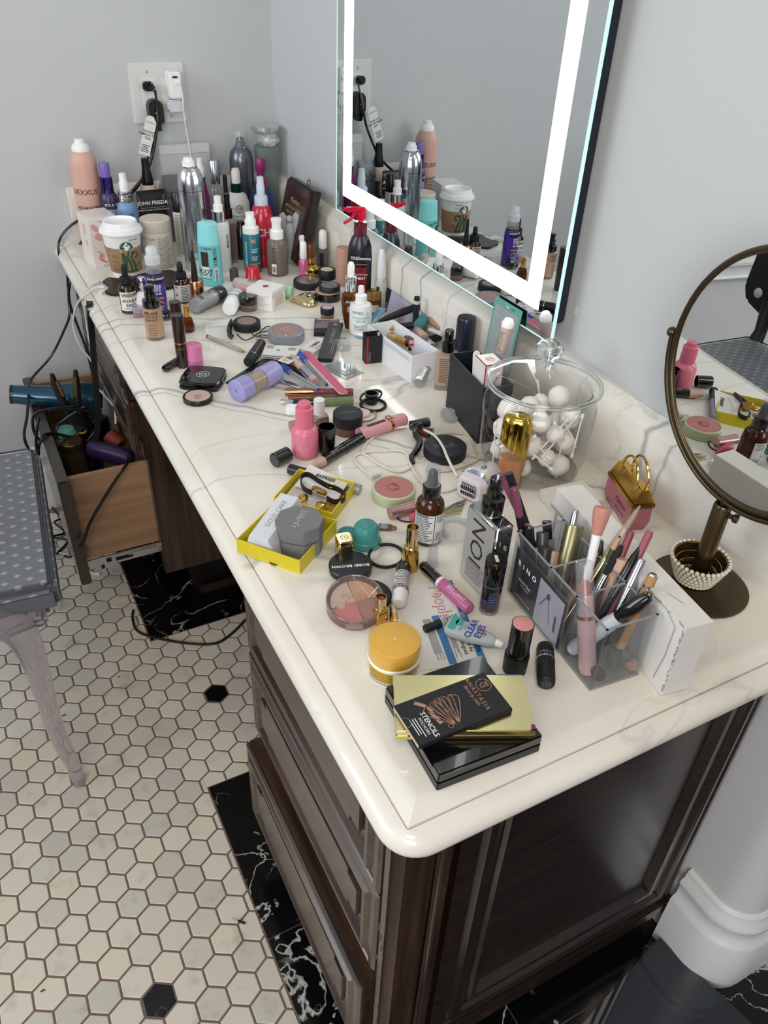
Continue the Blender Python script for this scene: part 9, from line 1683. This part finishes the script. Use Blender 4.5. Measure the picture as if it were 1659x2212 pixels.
# dryer, roller, cups inside
def incyl(name, label, cat, a, b, r, m, extra=None):
    return stick(name, label, cat, a, b, [('body', m, [(r * 0.9, 0), (r, 0.03), (r, 0.9), (r * 0.85, 1.0), (0, 1.0)])] + (extra or []))
incyl('hair_dryer', 'dark purple brush dryer lying in the open drawer', 'hair dryer', PY(195, 968, -0.36), PY(283, 992, -0.44), 0.022, mat('#2e2148', 0.3))
incyl('hair_roller', 'red ridged hair roller lying in the open drawer', 'hair roller', PY(236, 940, -0.33), PY(262, 962, -0.36), 0.020, mat('#86301e', 0.6, noise=0.5, nscale=150, bump=1.0))
t = thing('cosmetic_jar', 'round jar with a dull gold lid in the near corner of the open drawer', 'jar', P(168, 1025, 0.30)); obj('jar', lathe([(0.026, 0), (0.026, 0.075)], 28), mat('#3f3a2a', 0.3), t); obj('lid', lathe([(0.027, 0.076), (0.027, 0.094), (0.025, 0.096), (0, 0.096)], 28), mat('#6d5a2f', 0.25, 0.8), t)
t = thing('cosmetic_jar', 'teal and gold round pot behind the gold lidded jar in the drawer', 'jar', P(158, 1003, 0.30)); obj('jar', lathe([(0.027, 0), (0.028, 0.088), (0.020, 0.102), (0, 0.104)], 28), mat('#5aa9a0', 0.3), t); obj('ring', torus(0.0262, 0.0018, 28, 6, c=(0, 0, 0.09)), GLD, t)
for lb, (u, v), r_, hh_, cc in (('dark bottle deep in the open drawer', (205, 1005), 0.022, 0.12, '#14141c'), ('black brush head deep in the open drawer', (225, 960), 0.024, 0.12, '#0f0f12'), ('white paper cup edge at the back of the open drawer', (236, 920), 0.018, 0.17, '#c9c6c0')):
    q = P(u, v, 0.24); q.x = min(max(q.x, -0.68), -0.44); q.y = min(max(q.y, -0.49), -0.09); q.z = 0.199; tag(obj('toiletry_bottle', mv(lathe([(r_, 0), (r_, hh_), (r_ * 0.8, hh_ + 0.004), (0, hh_ + 0.004)], 24), *q), mat(cc, 0.4)), lb, 'bottle')

# ---- floor bits
q = P(514, 1990, 0.001); t = thing('spoolie', 'tiny broken mascara wand lying on the white tiles', 'brush', q, rot=qz(P(528, 1995, 0.001) - P(500, 1984, 0.001)))
obj('wire', lathe([(0.0005, -0.012), (0.0005, 0.004)], 8), SIL, t).location = (0.0022, 0, 0)
obj('bristles', ([(x + 0.0022, y, z) for x, y, z in lathe([(0.001, 0.0)] + [(0.0024 if k % 2 else 0.0014, 0.001 + 0.0009 * k) for k in range(15)] + [(0.0, 0.0145)], 10)[0]], lathe([(0.001, 0.0)] + [(0.0024 if k % 2 else 0.0014, 0.001 + 0.0009 * k) for k in range(15)] + [(0.0, 0.0145)], 10)[1]), mat('#2a211d', 0.7), t)
for lb, (u, v), sc3 in (('small dark crumb on the tile right of the chair leg', (138, 1545), 1.0), ('rusty flake on the tile left of the knee space', (257, 1462), 0.8), ('orange flake on the tile near the bottom edge', (92, 2140), 0.9)):
    tag(obj('crumb', mv(ball(0.003 * sc3, (0, 0, 0), 1.5, 0.6, 0.35, 6), *P(u, v, 0.0017)), mat('#5d3a26', 0.8)), lb, 'crumb')
# black glass scale by the end panel
a_, b_ = P(1425, 2024, 0.024), P(1618, 2204, 0.024); e_ = (b_ - a_); Ls = 0.31; rs = math.atan2(e_.y, e_.x)
t = thing('bathroom_scale', 'black glass bathroom scale on the floor beside the end panel', 'scale', (a_.x, a_.y, 0.001), rs); SG = mat('#121a26', 0.03, coat=1.0)
obj('glass_top', box(0, Ls, -Ls, 0, 0.016, 0.024, 0.002), SG, t); obj('base', box(0.02, Ls - 0.02, -Ls + 0.02, -0.02, 0, 0.016, 0.003), BLKM, t)
# paint chip on the wall by the mirror
q = PX(1244, 671, 0.0); tag(obj('wall_nick', mv(xf(torus(0.0035, 0.0012, 14, 5, flat=0.4), Ry(PI / 2) @ Matrix.Diagonal((1.4, 0.8, 1, 1))), q.x - 0.0008, q.y, q.z), mat('#dcdedd', 0.6)), 'small chipped spot of white paint on the grey wall right of the lit mirror', 'paint chip')
